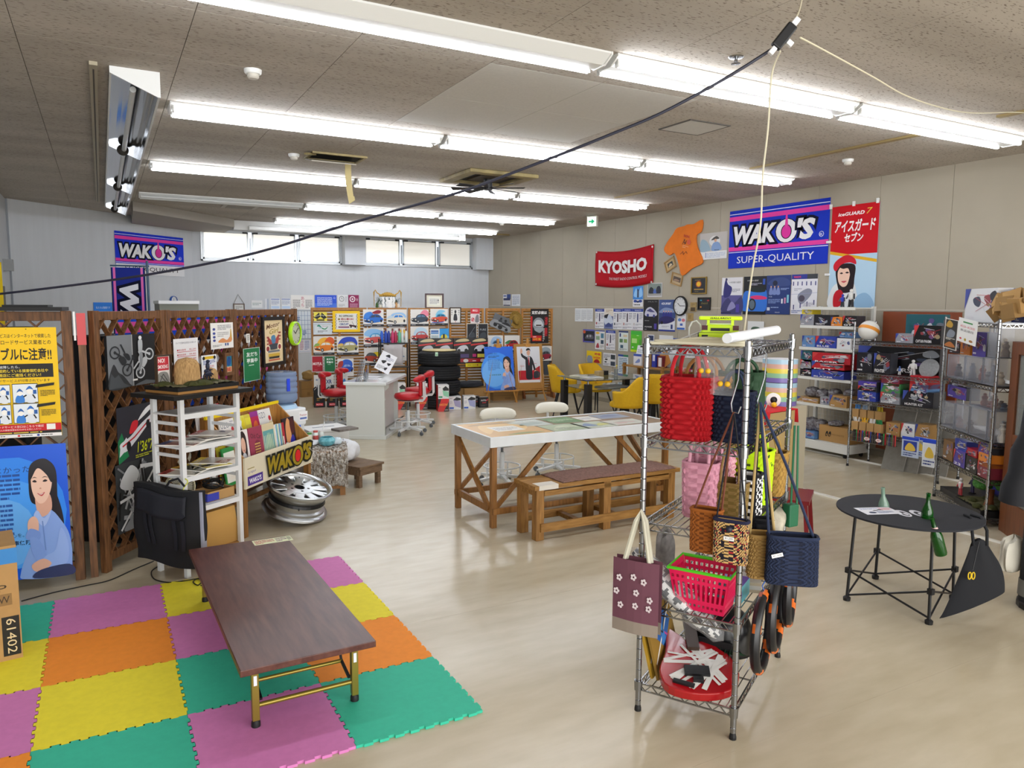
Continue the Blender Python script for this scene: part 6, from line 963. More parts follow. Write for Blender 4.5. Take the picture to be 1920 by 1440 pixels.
# ================================================================= GLASS TABLE AND YELLOW CHAIRS
GLS=M('table_glass','#cfe0da',.03,trans=.92,ior=1.3);t=thing('glass_table','glass topped dining table with thick square black legs','table',(6.33,9.20,0),rad(-4))
b=B();b.bx(-.06,1.28,-.06,.86,.745,.757);b.build('glass_top',GLS,t);b=B();b.bx(-.0,1.22,-.0,.80,.60,.608);b.build('glass_shelf',GLS,t)
for x in(.03,1.19):
    for y in(.03,.77):b=B();b.box(x,y,.345,.095,.095,.69);b.build('leg',BLACKP,t,bevel=.006);b=B();b.cyl((x,y,.69),(x,y,.745),.016,10);b.build('spacer',CHROME,t)
GT=Matrix.Translation((6.33,9.2,0))@Matrix.Rotation(rad(-4),4,'Z')
for k,(x,y,w,h,c,l,z)in enumerate(((.25,.3,.3,.22,'#e6e6df','pale booklet on the glass table',.758),(.6,.25,.5,.3,'#a9b4bc','open magazine on the lower glass shelf',.609),(.2,.62,.25,.18,'#e4e0c8','cream booklet at the left edge of the glass table',.758))):b=B();b.col=lin(c);b.box(0,0,.008,w,h,.014);b.col=lin('#7d8a96');b.box(.03,0,.0155,w*.6,h*.6,.0005);o=b.build('booklet',GLOSS);at(o,GT@Vector((x,y,z)),.2*k);tag(o,l,'booklet')
t=thing('tissue_box','brown and black tissue box on the glass table','box',GT@Vector((.62,.62,.758)),.1);b=B();b.bx(-.1,0,-.055,.055,0,.07);b.build('case',M('box_tan','#b39a6c',.5),t);b=B();b.bx(0.001,.1,-.056,.056,0,.071);b.build('case_cover',BLACKP,t)
t=thing('tumbler','clear tumbler with a sprig on the glass table','glass',GT@Vector((.85,.55,.758)));b=B();b.lathe([(.03,0),(.036,.1),(.033,.1),(.028,.006),(0,.006)],n=18,cap=False);b.build('glass',MATS['clear_acrylic'],t,smooth=True);b=B();b.bar((0,0,.01),(.01,0,.14),.004);b.ell((.01,0,.15),.012);b.build('sprig',M('sprig_yellow','#d9c43a',.6),t)
MUST=M('mustard_velvet','#cfa312',.8,noise=.05,scale=30,c2='#d2a614',bump=.15)
def tub(P,rz,label):
    t=thing('tub_chair',label,'chair',P,rz,'mustard chairs round the glass table')
    def hgt(a):k=(1+cos(a))/2;return .235+.215*max(0,min(1,(k-.42)/.4))**1.2
    def f(u,v):
        a=(-1+2*u)*2.35;taper=.86+.14*v;q=-pi/2+a;r=.27*taper*(1+.06*v);return(r*1.02*cos(q),r*sin(q)*.95-.03*v,.40+hgt(a)*v)
    b=B();b.grid(f,34,8);b.build('shell',MUST,t,smooth=True,solid=.045,ang=80)
    b=B();b.grid(lambda u,v:((.245*(1-(2*v-1)**6)**.4)*cos(2*pi*u),(.245*(1-(2*v-1)**6)**.4)*sin(2*pi*u)+.02,.38+.1*v),28,8,cu=True);b.build('seat_cushion',MUST,t,smooth=True,ang=80)
    for sx_ in(-1,1):
        for sy in(-1,1):b=B();b.tube([(sx_*.13,sy*.13,.39),(sx_*.235,sy*.225,0)],[.016,.009],8);b.build('leg',BLACKM,t,smooth=True)
tub((6.93,10.72,0),rad(-120),'mustard tub chair behind the glass table, far left one');tub((7.50,10.62,0),rad(-165),'mustard tub chair behind the glass table, beside the papered wall');tub((6.72,8.72,0),rad(38),'mustard tub chair in front of the glass table, turned sideways');tub((7.40,8.95,0),rad(-8),'mustard tub chair with its back to the camera, by the bag rack post')
t=thing('wall_desk','narrow wooden desk against the right wall behind the mustard chairs','desk',(8.10,9.62,0));
for y in(.02,1.05):
    for x in(.03,.36):b=B();b.box(x,y,.43,.045,.045,.86);b.build('leg',PINV,t)
    b=B();b.bx(.05,.34,y-.012,y+.012,.35,.40);b.build('rail',PINE,t)
b=B();b.bx(0,.39,-.02,1.09,.80,.825);b.build('top',PINE,t);b=B();b.bx(.02,.04,.04,1.03,.40,.46);b.build('rail',PINE,t)
for k,(y,s,c,l,ops)in enumerate(((10.42,(.22,.16,.2),'#e3e5ea','white and blue box on the wall desk, left end',[('r',0,.8,1,.2,'#3a52a8'),('s',[(.2,.2),(.8,.3),(.7,.6)],'#7d92c8')]),(10.18,(.2,.14,.24),'#a8845a','brown carton on the wall desk',[('r',.2,.2,.5,.5,'#8a6a44')]),(10.0,(.1,.12,.26),'#2c3aa0','blue file box on the wall desk',[('r',.2,.4,.6,.4,'#d9dcec')]),(9.85,(.14,.1,.2),'#6a2430','maroon frame box on the wall desk',[('r',.2,.1,.6,.75,'#e9e4e2')]))):carton('desk_box',l,'box',(8.3,y,.826),-pi/2,*s,c,ops)
sheet('clipboard','clipboard of white papers standing on the wall desk','clipboard',(8.36,10.55,.83),-pi/2,.26,.34,'#e4e6ea',[('r',.3,.9,.4,.08,'#222'),('l',.1,.1,.8,.7,7,'#9ab')],lean=-.2);sheet('wide_paper','large white paper leaning on the wall desk','paper',(8.42,9.84,.83),-pi/2,.36,.36,'#e6e9ee',[('l',.15,.6,.5,.2,2,'#b5b9c4')],lean=-.15)
sheet('brown_envelope','brown envelope standing tilted on the wall desk','envelope',(8.30,9.72,.87),-pi/2,.2,.26,'#b5793a',[('k',[(.02,.9),(.5,.6),(.98,.9)],.006,'#8a5a28')],roll=rad(-32),lean=-.1)
# ================================================================= RIGHT WALL: BANNERS, POSTERS, FRAMES
rw('wakos_banner',"large blue and pink WAKO'S SUPER-QUALITY banner on the beige right wall",'banner',(1370,397),(1552,494),'#1b34b4',wako_banner(0)+[('t','SUPER-QUALITY',.1,.06,.78,.14,'#e9eaf2')],mat=CLOTH,th=.006)
ops=[('r',0,.52,1,.48,'#c01420'),('p',[(0,.56),(1,.46),(1,.43),(0,.53)],'#d9a92a'),('p',[(0,.53),(1,.43),(1,0),(0,0)],'#b4d3ea'),('t','iceGUARD',.14,.90,.56,.035,'#f3eeee',{'shear':.2,'bold':.03}),('t','7',.74,.90,.12,.055,'#e0c04a',{'shear':.2}),('t','アイスガード',.08,.74,.86,.12,'#f3eeee',{'shear':.15,'bold':.03}),('t','セブン',.3,.64,.4,.09,'#f3eeee',{'shear':.15,'bold':.03}),
       ('s',[(.02,0),(.05,.16),(.2,.24),(.5,.26),(.62,.14),(.6,0)],'#dfe3e6'),('s',[(.16,.40),(.22,.18),(.3,.14),(.52,.16),(.56,.28),(.54,.42)],'#2a2024'),('s',[(.2,.36),(.22,.25),(.32,.2),(.42,.23),(.46,.36),(.34,.42)],'#ecc6b2'),('s',[(.2,.41),(.34,.43),(.5,.4),(.48,.3),(.42,.38),(.3,.38)],'#2a2024'),('s',[(.1,.38),(.1,.43),(.2,.48),(.38,.515),(.54,.48),(.58,.42),(.44,.44),(.26,.42),(.16,.36)],'#bf2030'),('s',[(.24,.335),(.28,.345),(.31,.335),(.28,.328)],'#33262a'),('s',[(.36,.34),(.4,.35),(.44,.34),(.4,.332)],'#33262a'),('s',[(.28,.255),(.34,.26),(.4,.258),(.34,.24)],'#c4525a'),('s',[(.12,.1),(.14,.0),(.3,.02),(.34,.12),(.28,.17),(.18,.16)],'#b81f2b'),('s',[(.6,.0),(.62,.1),(.8,.14),(.95,.08),(.97,0)],'#8fb4d4')]
o=rw('ice_banner','tall red iceGUARD 7 banner with a woman in red beret','banner',(1562,389),(1640,576),'#b4d3ea',ops,mat=CLOTH,th=.005)
for k,(x,y)in enumerate(((1560,388),(1603,382),(1648,376),(1556,454),(1553,515))):p=onp(x,y,RP,RZ);b=B();b.box(0,0,0,.03,.02,.06)if k<3 else b.box(0,0,0,.07,.02,.03);tag(at(b.build('banner_clip',WHITEP),p+Vector((-.02,0,0)),RZ),'small white clip holding the tall red banner, %s'%['top left corner','top middle','top right corner','upper left side','lower left side'][k],'clip','clips of the tall red banner')
p,w,h=rect((1119,470),(1226,531),RP,RZ,.01);t=thing('kyosho_banner','red cloth banner with white KYOSHO lettering on the right wall','banner',p,RZ)
b=B();f=lambda u,v:((u-.5)*w,-.01-.012*sin(7*u+2*v)*sin(pi*v),h*v-.09*h*sin(pi*u)+.02*(u-.5));b.col=lin('#a60f1c');b.grid(f,24,8);b.build('cloth',CLOTH,t,smooth=True,solid=.004)
b=B();paint(b,[('t','KYOSHO',.07,.38,.84,.36,'#e6e2e2',{'bold':.05}),('t','THE FINEST RADIO CONTROL MODELS',.27,.2,.64,.07,'#e6d8d8',{'shear':.2})],w,h,-.028);b.v=[(x,y,z-.09*h*sin(pi*(x/w+.5)))for x,y,z in b.v];b.build('lettering',PRINT,t)
for x in(-.48,.48):
    for z in(.03,.95):b=B();b.cyl((x*w,-.022,z*h),(x*w,-.004,z*h),.018,10);b.build('eyelet',M('eyelet','#d9d6d4',.4),t)
pts=[(1271,428),(1285,424),(1291,421),(1303,420),(1319,412),(1317,434),(1308,441),(1309,462),(1320,491),(1300,503),(1281,517),(1275,497),(1267,475),(1257,479),(1247,469),(1254,453),(1264,439)]
c0=onp(1285,470,RP,RZ);loc=lambda x,y:(lambda q:(-(q.y-c0.y),q.z-c0.z))(onp(x,y,RP,RZ));t=thing('tshirt','orange T-shirt with red and black writing pinned askew on the right wall','shirt',(XR-.006,c0.y,c0.z),RZ)
b=B();b.prism(spline([loc(*q)for q in pts],3),-.022,0,ax='y');b.build('body',M('orange_cotton','#d9731f',.9,noise=.06,scale=8),t,bevel=.004)
b=B();b.T=Matrix.Translation((-.03,-.0285,-.22))@Matrix.Rotation(rad(14),4,'Y');paint(b,[('t','RACING',.25,.84,.4,.08,'#b0281c',{'bold':.03}),('e',.66,.72,.12,.08,'#c4451c'),('k',[(.25,.6),(.35,.78),(.42,.62),(.5,.76)],.01,'#2a1a12'),('k',[(.3,.68),(.5,.66)],.008,'#2a1a12'),('l',.3,.5,.4,.1,2,'#e6a070'),('k',[(.25,.28),(.4,.4),(.45,.3),(.6,.42),(.7,.36)],.008,'#2a1a12')],.36,.52,0);b.build('print',PRINT,t)
rw('wall_calendar','white wall calendar with a soft grey picture of a person in a hat','calendar',(1314,439),(1363,484),'#e3e4e6',[('r',0,.3,1,.7,'#b9b4b0'),('s',[(.02,.32),(.05,.75),(.25,.7),(.4,.4),(.35,.32)],'#8fa8b8'),('e',.55,.68,.2,.2,'#d9d9d9'),('s',[(.45,.32),(.5,.6),(.7,.62),(.8,.34)],'#7f9cc8'),('s',[(.42,.72),(.6,.86),(.72,.76),(.6,.74)],'#3b3430'),('e',.58,.7,.05,.06,'#c79a80'),('l',.55,.32,.4,.04,1,'#333'),('l',.25,.05,.7,.2,4,'#b5c0d6'),('r',.22,.06,.02,.2,'#3a5aa8')])
WFR=M('light_frame','#9a7a48',.5,noise=.1)
rw('photo_in_wood','tilted wooden frame with a small photo beside the orange T-shirt, upper one','picture',(1252,487),(1268,503),'#b59a6c',[('r',.2,.25,.6,.5,'#2b3034'),('s',[(.25,.3),(.5,.6),(.7,.35)],'#c9b89a')],roll=rad(-24),frame=WFR,fw=.02)
rw('photo_in_wood','tilted wooden frame with a group photo below the orange T-shirt, lower one','picture',(1260,515),(1277,532),'#b09a78',[('r',.1,.25,.8,.5,'#4a3c34'),('s',[(.15,.3),(.4,.5),(.8,.45),(.7,.3)],'#8f7460')],roll=rad(14),frame=WFR,fw=.02)
rw('gold_certificate','black certificate with gold emblem in gold frame on right wall','picture',(1299,522),(1324,549),'#23262c',[('e',.47,.6,.2,.22,'#b5521c'),('e',.47,.6,.14,.16,'#e0b52a'),('r',.15,.2,.68,.08,'#a8843c'),('l',.2,.84,.6,.06,1,'#9a8450'),('l',.2,.08,.5,.05,1,'#8a7a4a')],frame=M('gold_trim','#8f7432',.4,.4),fw=.018)
rw('award_plaque','small black framed plaque below the gold framed certificate','picture',(1311,559),(1332,580),'#1d2024',[('t','Award',.2,.45,.6,.2,'#8d7b3a',{'shear':.3}),('e',.2,.8,.1,.06,'#2f86a8'),('e',.82,.78,.1,.07,'#b3262f'),('e',.2,.2,.08,.07,'#d98a2a')],frame=MATS['frame_black'],fw=.012)
rw('bike_photo','photo of two parked motorbikes pinned beneath the red banner corner','picture',(1215,531),(1242,557),'#c9c9cb',[('r',.04,.1,.92,.85,'#7d8a84'),('s',[(.1,.3),(.2,.7),(.4,.6),(.42,.25)],'#23252c'),('s',[(.6,.25),(.65,.7),(.85,.75),(.9,.3)],'#242838'),('s',[(.4,.3),(.5,.6),(.62,.3)],'#4f6ab8'),('r',.04,.1,.92,.15,'#9a9a98')])
def flyer(TL,BR,l,ops,bg='#e3e4e8',g='product flyers on the right wall',n='wall_flyer',cat='flyer'):return rw(n,l,cat,TL,BR,bg,ops,group=g)
def prod(c='#2b2f52',acc='#a04a4a',hd='#2f4398'):return[('r',0,.86,1,.14,hd),('t',"WAKO'S",.2,.89,.6,.07,'#dfe3f2'),('r',.44,.36,.12,.36,c),('p',[(.44,.72),(.56,.72),(.52,.8),(.48,.8)],c),('l',.06,.5,.3,.3,4,'#8a8a98'),('l',.66,.5,.3,.3,4,'#8a8a98'),('r',.1,.2,.14,.12,acc),('l',.3,.2,.6,.1,2,'#9a9aa6'),('l',.06,.04,.88,.1,2,'#77788a')]
flyer((1188,537),(1206,575),'blue and white flyer hanging below the red KYOSHO banner',[('r',0,.35,1,.65,'#3b86d6'),('s',[(.1,.5),(.3,.9),(.5,.7),(.8,.95),(.9,.5)],'#8fc4f0'),('r',.42,.45,.16,.4,'#26355a'),('e',.25,.27,.18,.07,'#2a4698'),('e',.75,.27,.18,.07,'#2a4698'),('e',.5,.24,.16,.05,'#23325e'),('l',.1,.04,.8,.1,1,'#555')])
flyer((1208,562),(1234,621),'black poster with a white van, by the round black clock',[('s',[(.1,.5),(.2,.7),(.5,.76),(.85,.62),(.9,.5),(.5,.46)],'#c6c7da'),('p',[(.2,.64),(.45,.72),(.8,.6),(.5,.6)],'#4a4a7a'),('e',.3,.5,.08,.05,'#3a3f8a'),('e',.72,.48,.07,.05,'#3a3f8a'),('t','MULTI',.3,.92,.6,.03,'#999'),('l',.1,.3,.7,.05,1,'#888'),('t',"POWER",.1,.1,.5,.05,'#ddd',{'shear':.2}),('r',.75,.06,.17,.18,'#4a3c9a'),('l',.1,.03,.3,.03,1,'#bbb')],'#17171c')
flyer((1237,562),(1266,622),'blue poster of a race team beside their car',[('r',0,.62,1,.38,'#3d5288'),('s',[(.05,.64),(.4,.75),(.95,.68),(.9,.6),(.1,.58)],'#7d8fb8'),('t','4CR SPORT',.14,.84,.6,.07,'#eceef4',{'shear':.2,'bold':.03}),('p',[(0,.2),(1,.42),(1,.05),(0,.05)],'#dfe4ee'),('r',0,0,1,.05,'#23348a')]+[('s',[(.22+.15*i,.38),(.26+.15*i,.6),(.34+.15*i,.6),(.36+.15*i,.38)],'#2c2f86')for i in range(4)]+[('e',.3+.15*i,.63,.035,.025,'#d9a890')for i in range(4)]+[('s',[(.02,.26),(.1,.42),(.5,.48),(.9,.42),(.95,.34),(.5,.24)],'#27245e'),('e',.2,.27,.08,.05,'#111'),('r',.75,.08,.12,.14,'#2b3f78'),('l',.2,.12,.45,.06,2,'#aab')],'#33477c')
p=onp(1277.5,573.5,RP,RZ);clock('wall_clock','black rimmed round clock on the beige right wall',p-Vector((.008,0,0)),RZ,.165,BLACKP,MATS['dial_white'],t0=(10,15))
rw('wooden_plaque','narrow wooden plaque right of the round black clock','plaque',(1296,567),(1306,584),'#a58d5c',[('r',.1,.05,.8,.4,'#4a3c28'),('l',.2,.55,.6,.35,3,'#7a6640')],th=.02)
rw('wooden_plaque','small wooden plaque lower right of the clock, by the yellow toy car','plaque',(1291,587),(1300,602),'#a08552',[('t','匠',.2,.3,.6,.4,'#4a3820')],th=.02)
flyer((1271,588),(1286,619),'white flyer with two round blue and pink pictures below the clock',[('l',.1,.84,.8,.1,2,'#5a78b8'),('e',.28,.62,.2,.1,'#5a7fb8'),('e',.72,.6,.2,.1,'#c9707f'),('r',.35,.26,.3,.14,'#3a5cb0'),('r',0,.02,.9,.12,'#2f5fb8')])
for k in range(3):flyer((1079+11*k,578),(1090+11*k,603),'plain white text sheet, %s of three in a row near the far corner'%['left','middle','right'][k],[('l',.1,.1,.8,.8,9,'#b0b4ba')],'#dfe2e4')
flyer((1117,579),(1133,616),'product flyer with blue heading, first in the upper row',prod());flyer((1134,578),(1150,617),'flyer with a silver car bonnet in the upper row',[('r',0,0,1,.62,'#6a76a0'),('s',[(0,.5),(.6,.7),(1,.4),(1,.3),(.2,.2)],'#c9d2e2'),('p',[(0,.66),(.5,.74),(.3,.5),(0,.55)],'#1c1f28'),('s',[(.1,.1),(.5,.3),(.9,.12)],'#39457a'),('l',.2,.8,.7,.14,2,'#b39a80')],'#dcd5cb')
flyer((1151,579),(1167,618),'product flyer with dark bottle, third in the upper row',prod('#2a1f30','#55606a'));flyer((1168,578.5),(1186,618.5),'product flyer with small maroon can, fourth in the upper row',prod('#3a2f3c','#b98a8a'));flyer((1187,579),(1206,619),'product flyer with navy can, last in the upper row',prod('#2f3664','#c9c2c2'))
flyer((1094,617),(1115,643),'purple edged flyer with a dark engine picture',[('r',.04,.1,.94,.78,'#1c1c24'),('e',.12,.8,.12,.13,'#c9562a'),('s',[(.2,.3),(.4,.6),(.8,.6),(.9,.3)],'#55565e'),('e',.4,.48,.08,.1,'#a8a8b0'),('e',.65,.5,.08,.1,'#a8a8b0'),('r',0,0,.1,.3,'#5a3f9a')],'#5a5fae')
flyer((1117,619),(1134,656),'white flyer of small green and red product pictures',[('r',0,.95,1,.05,'#2f4398'),('e',.25,.86,.2,.06,'#d9a92a'),('r',.08,.5,.4,.2,'#8fa88a'),('r',.6,.6,.3,.25,'#4a7f9a'),('r',.6,.3,.3,.2,'#33485c'),('s',[(.1,.1),(.3,.35),(.45,.1)],'#a8404a'),('l',.55,.08,.4,.15,3,'#888')],'#e0e2e2');flyer((1137,619),(1154,657),'product flyer with blue heading, second row',prod('#34304e','#8a3a3a'));flyer((1161,620),(1178,659),'pale flyer with green vehicle photos, second row',[('r',0,.92,1,.08,'#28366e'),('r',.1,.42,.35,.18,'#5a7f5a'),('r',.55,.42,.35,.18,'#86a05a'),('r',.1,.7,.14,.18,'#33407c'),('r',.5,.7,.4,.12,'#d9c9a8'),('r',.2,.14,.3,.16,'#3a5a6e'),('l',.1,.04,.8,.08,2,'#555')],'#dbe6e4')
flyer((1184,620),(1203,661),'bright green leaflet on the right wall',[('r',0,.82,1,.18,'#3fae3a'),('r',.1,.42,.48,.22,'#b8e08a'),('l',.55,.76,.4,.05,1,'#dff0d0'),('r',.78,.1,.2,.5,'#4f9a3a'),('r',0,0,.9,.1,'#c6d62a'),('e',.2,.22,.08,.03,'#eef')],'#56bb26')
flyer((1101,657),(1128,682),'yellow poster with red lettering behind the mustard chair',[('s',[(.05,.02),(.05,.5),(.2,.6),(.38,.5),(.4,.02)],'#8b93a3'),('t','映画',.55,.66,.38,.22,'#c8342e',{'bold':.03}),('t','WEEK',.45,.36,.5,.2,'#d9442e',{'bold':.03}),('s',[(.5,.05),(.6,.3),(.8,.3),(.9,.05)],'#a31f24')],'#e8c81c')
flyer((1132,661),(1155,688),'white flyer with dark square pictures, third row',[('r',.6,.55,.35,.35,'#3a4248'),('r',.6,.06,.35,.32,'#3a4452'),('l',.05,.6,.5,.3,4,'#667'),('e',.25,.5,.12,.06,'#333'),('e',.2,.3,.1,.05,'#333'),('l',.05,.06,.5,.15,2,'#889')],'#dfe1e2');flyer((1160,664),(1178,704),'teal headed product list flyer above the wall desk',[('r',0,.9,.5,.1,'#2a4a9a'),('r',.5,.9,.5,.1,'#2f7a5a'),('l',.1,.1,.8,.75,9,'#5f86a6')],'#dbe5ea')
flyer((1146,697),(1156,705),'small photo card low on the wall behind the chairs',[('r',.1,.15,.8,.7,'#4a5258'),('s',[(.2,.3),(.5,.7),(.8,.3)],'#8a929a')])
for TL,BR,l,ops,bg in(((1215,627),(1227,646),'small dark blue card seen behind the bag rack post',[('r',.1,.4,.8,.5,'#26345c')],'#d5d8de'),((1237,628),(1262,664),'white flyer with a blue car seen behind the bag rack',car('#3f6f9a','#35608a','#a9bccb',cap=0)+[('l',.1,.05,.8,.12,2,'#777')],'#e0e3e4'),((1263,634),(1278,663),'blue and white flyer with oval emblems behind the bag rack',[('r',0,.5,1,.5,'#2f4f9a'),('e',.25,.35,.2,.08,'#2a4698'),('e',.75,.35,.2,.08,'#2a4698'),('e',.5,.22,.2,.08,'#23325e')],'#dfe2e6'),((1280,652),(1303,672),'white sheet with a small red car behind the bag rack',[('r',.5,.5,.3,.3,'#8a3a30'),('s',[(.1,.4),(.3,.8),(.4,.3)],'#c9d4dc'),('l',.1,.08,.6,.2,2,'#889')],'#e2e4e6'),((1304,652),(1327,673),'white sheet with a small blue car behind the bag rack',[('r',.5,.4,.3,.4,'#4a6a86'),('s',[(.1,.4),(.3,.7),(.4,.3)],'#8aa0ae'),('l',.1,.08,.6,.2,2,'#889')],'#e0e3e6'),((1246,667),(1261,696),'flyer with a blue truck beside the wall desk',[('s',[(.2,.3),(.2,.7),(.7,.8),(.85,.4),(.8,.25)],'#4f74b0'),('r',.5,.3,.25,.15,'#a8404a')],'#dce0e6'),((1403,602),(1432,640),'wall calendar with a green car, right of the yellow toy car',[('s',[(.2,.45),(.3,.7),(.7,.7),(.85,.5),(.5,.4)],'#3f5a4a'),('l',.1,.1,.8,.2,3,'#b0b4ba')],'#dde0e2'),((1408,640),(1436,680),'white calendar sheet seen through the bag rack',[('l',.1,.1,.8,.7,7,'#b3b8c4')],'#dfe1e4')):flyer(TL,BR,l,ops,bg)
rw('car_print','print of a blue car beside dark letters hanging low on the right wall','print',(1267,687),(1292,720),'#dfdad4',car('#2f4f88','#28406e','#556a80',[('#d98a7a',S2)]))
flyer((1355,521),(1391,590),'white and violet poster of a standing mechanic, leftmost of four big posters',[('r',0,0,1,.52,'#55528c'),('s',[(.1,.48),(.12,.8),(.2,.96),(.3,.82),(.5,.72),(.4,.5)],'#2b2a6e'),('e',.22,.95,.05,.04,'#3a3a5c'),('t','十年車の選択',.36,.84,.56,.05,'#23232b'),('l',.5,.6,.4,.1,3,'#889'),('s',[(.0,.1),(.3,.45),(.6,.3),(.98,.48),(.98,.05)],'#39386a'),('s',[(.3,.1),(.5,.35),(.7,.2)],'#8a88b8'),('r',.72,.06,.16,.22,'#4a3f9a'),('r',.0,.02,.5,.05,'#23234a')],'#e4e4ea')
flyer((1396,519),(1436,590),'black poster of a blue and pink sports car, second of four big posters',[('s',[(0,.1),(.02,.56),(.3,.62),(.7,.58),(1,.62),(1,.12),(.5,.08)],'#2a6fd0'),('s',[(.3,.46),(.6,.5),(.98,.46),(.98,.4),(.5,.4)],'#d8326f'),('s',[(.3,.62),(.4,.7),(.85,.7),(.95,.6),(.6,.58)],'#12201f'),('e',.4,.26,.17,.16,'#15161a'),('e',.4,.26,.12,.12,'#5a6a78'),('t','十年車の選択',.15,.87,.5,.04,'#e6e6e6'),('l',.3,.76,.5,.07,2,'#aab'),('r',.84,.78,.1,.15,'#2f52b0'),('r',0,0,1,.08,'#101114')],'#15171c')
flyer((1439,517),(1481,590),'navy poster of car and three crew members, third of four big posters',[('s',[(.05,.78),(.3,.92),(.7,.94),(.98,.84),(.98,.74),(.5,.72)],'#33467e'),('e',.36,.8,.1,.07,'#16203c')]+[('s',[(.12+.15*i,.52),(.16+.15*i,.68),(.24+.15*i,.68),(.28+.15*i,.52)],'#7486bf')for i in range(3)]+[('e',.2+.15*i,.71,.03,.025,'#c9a08c')for i in range(3)]+[('l',.6,.62,.34,.06,2,'#8ea4d4'),('t','４CR',.12,.44,.14,.03,'#cfd8ee'),('l',.1,.28,.5,.12,4,'#7d96cc'),('r',.64,.28,.07,.12,'#dfe3ea'),('r',.76,.28,.07,.15,'#c98ab0'),('r',.87,.3,.08,.2,'#7fc4d8'),('r',.06,.1,.12,.08,'#cfd6e6'),('l',.22,.16,.5,.04,1,'#9ab0dc'),('t',"WAKO'S",.4,.04,.2,.025,'#dfe3f2')],'#1d3470')
flyer((1486,515),(1531,590),'white product diagram poster with navy top, rightmost of four big posters',[('r',0,.88,.6,.12,'#26318c'),('r',.6,.88,.4,.12,'#35383f'),('t',"WAKO'S",.08,.91,.28,.05,'#e23a5a',{'bold':.03}),('s',[(.3,.32),(.28,.5),(.6,.64),(.8,.6),(.75,.46),(.45,.26)],'#85889a'),('e',.42,.4,.12,.08,'#4a4456'),('k',[(0,.5),(1,.54)],.004,'#8f96c4')]+[('r',.06+.17*i,.72,.04,.1,'#4a4f86')for i in range(6)]+[('r',.1+.26*i,.12+.04*i,.04,.12,'#3a3f78')for i in range(4)]+[('l',.12,.58,.3,.08,2,'#aab'),('l',.5,.2,.4,.1,3,'#aab'),('l',.04,.03,.5,.08,2,'#7a86b8')],'#e4e5ee')
rw('pink_frame','pink framed board with a green card seen between the hanging bags','picture',(1296,693),(1331,745),'#e6e6e0',[('r',.45,.5,.55,.5,'#6fb82a'),('s',[(.05,.2),(.2,.5),(.3,.2)],'#9a9a96'),('l',.1,.6,.3,.3,3,'#7a8a6a')],frame=M('pink_trim','#a82a5c',.5),fw=.035)
p=onp(1318,690,RP,RZ);t=thing('black_cap','black cap hanging from a hook on the right wall behind the bag rack','cap',p+Vector((-.12,0,0)),RZ);b=B();b.grid(lambda u,v:(.12*cos(2*pi*u)*(1-v**3)**.5,.09*sin(2*pi*u)*(1-v**3)**.5,.13*v),24,8,cu=True);b.build('crown',CLB,t,smooth=True);b=B();b.prism(spline([(-.10,-.05),(-.06,-.17),(.06,-.17),(.10,-.05)],4),.0,.008);b.build('peak',CLB,t);b=B();b.tube([(0,0,.12),(.01,.0,.2),(0,.03,.28)],.012,6);b.build('strap',CLB,t)
# ================================================================= SHOP SHELVES ON THE RIGHT
def wrack(label,P,rz,w,d,H,levels,sp=.05,r=.0125):
    t=thing('wire_rack',label,'rack',P,rz)
    for x in(0,w):
        for y in(0,d):
            b=B();pr=[(r,.03)];z=.05
            while z<H-.02:pr+=[(r,z),(r*.8,z+.003),(r,z+.006)];z+=.05
            b.lathe(pr+[(r,H),(r*.6,H+.006)],(x,y,0),10);q=b.build('post',CHROME,t,smooth=True,ang=30);b=B();b.lathe([(.016,0),(.016,.012),(.012,.03)],(x,y,0),10);b.build('foot',RUB,q)
    for z in levels:
        b=B()
        for x in(0,w):
            for y in(0,d):b.lathe([(r*1.35,-.035),(r*1.5,.012)],(x,y,z),10)
        for p,q in(((0,0),(w,0)),((w,0),(w,d)),((w,d),(0,d)),((0,d),(0,0))):
            P0,P1=Vector((*p,z)),Vector((*q,z));dn=Vector((0,0,-.032));b.bar(P0,P1,.007);b.bar(P0+dn,P1+dn,.006);n=max(4,int((P1-P0).length/.06))
            for i in range(n):a,c=P0.lerp(P1,i/n),P0.lerp(P1,(i+.5)/n);e=P0.lerp(P1,(i+1)/n);b.bar(a,c+dn,.0045);b.bar(c+dn,e,.0045)
        s=b.build('shelf',CHROME,t);b=B();n=int(w/.032)
        for i in range(1,n):b.bar((w*i/n,0,z+.003),(w*i/n,d,z+.003),.0038)
        for y in(d/3,2*d/3):b.bar((0,y,z-.002),(w,y,z-.002),.006)
        stuff(b.build('shelf_wires',CHROME,s))
    return t
PAL={'d':'#1c1c24','g':'#8d8f98','w':'#dfe1e4','b':'#2c3f9a','r':'#b3202c','o':'#d9822c','k':'#121216','t':'#1f5560','p':'#4a3a9a','y':'#d9c22c','n':'#7a5a34','c':'#a57f4c','m':'#7a2a3a','s':'#5b84b8','e':'#3f7f4a'}
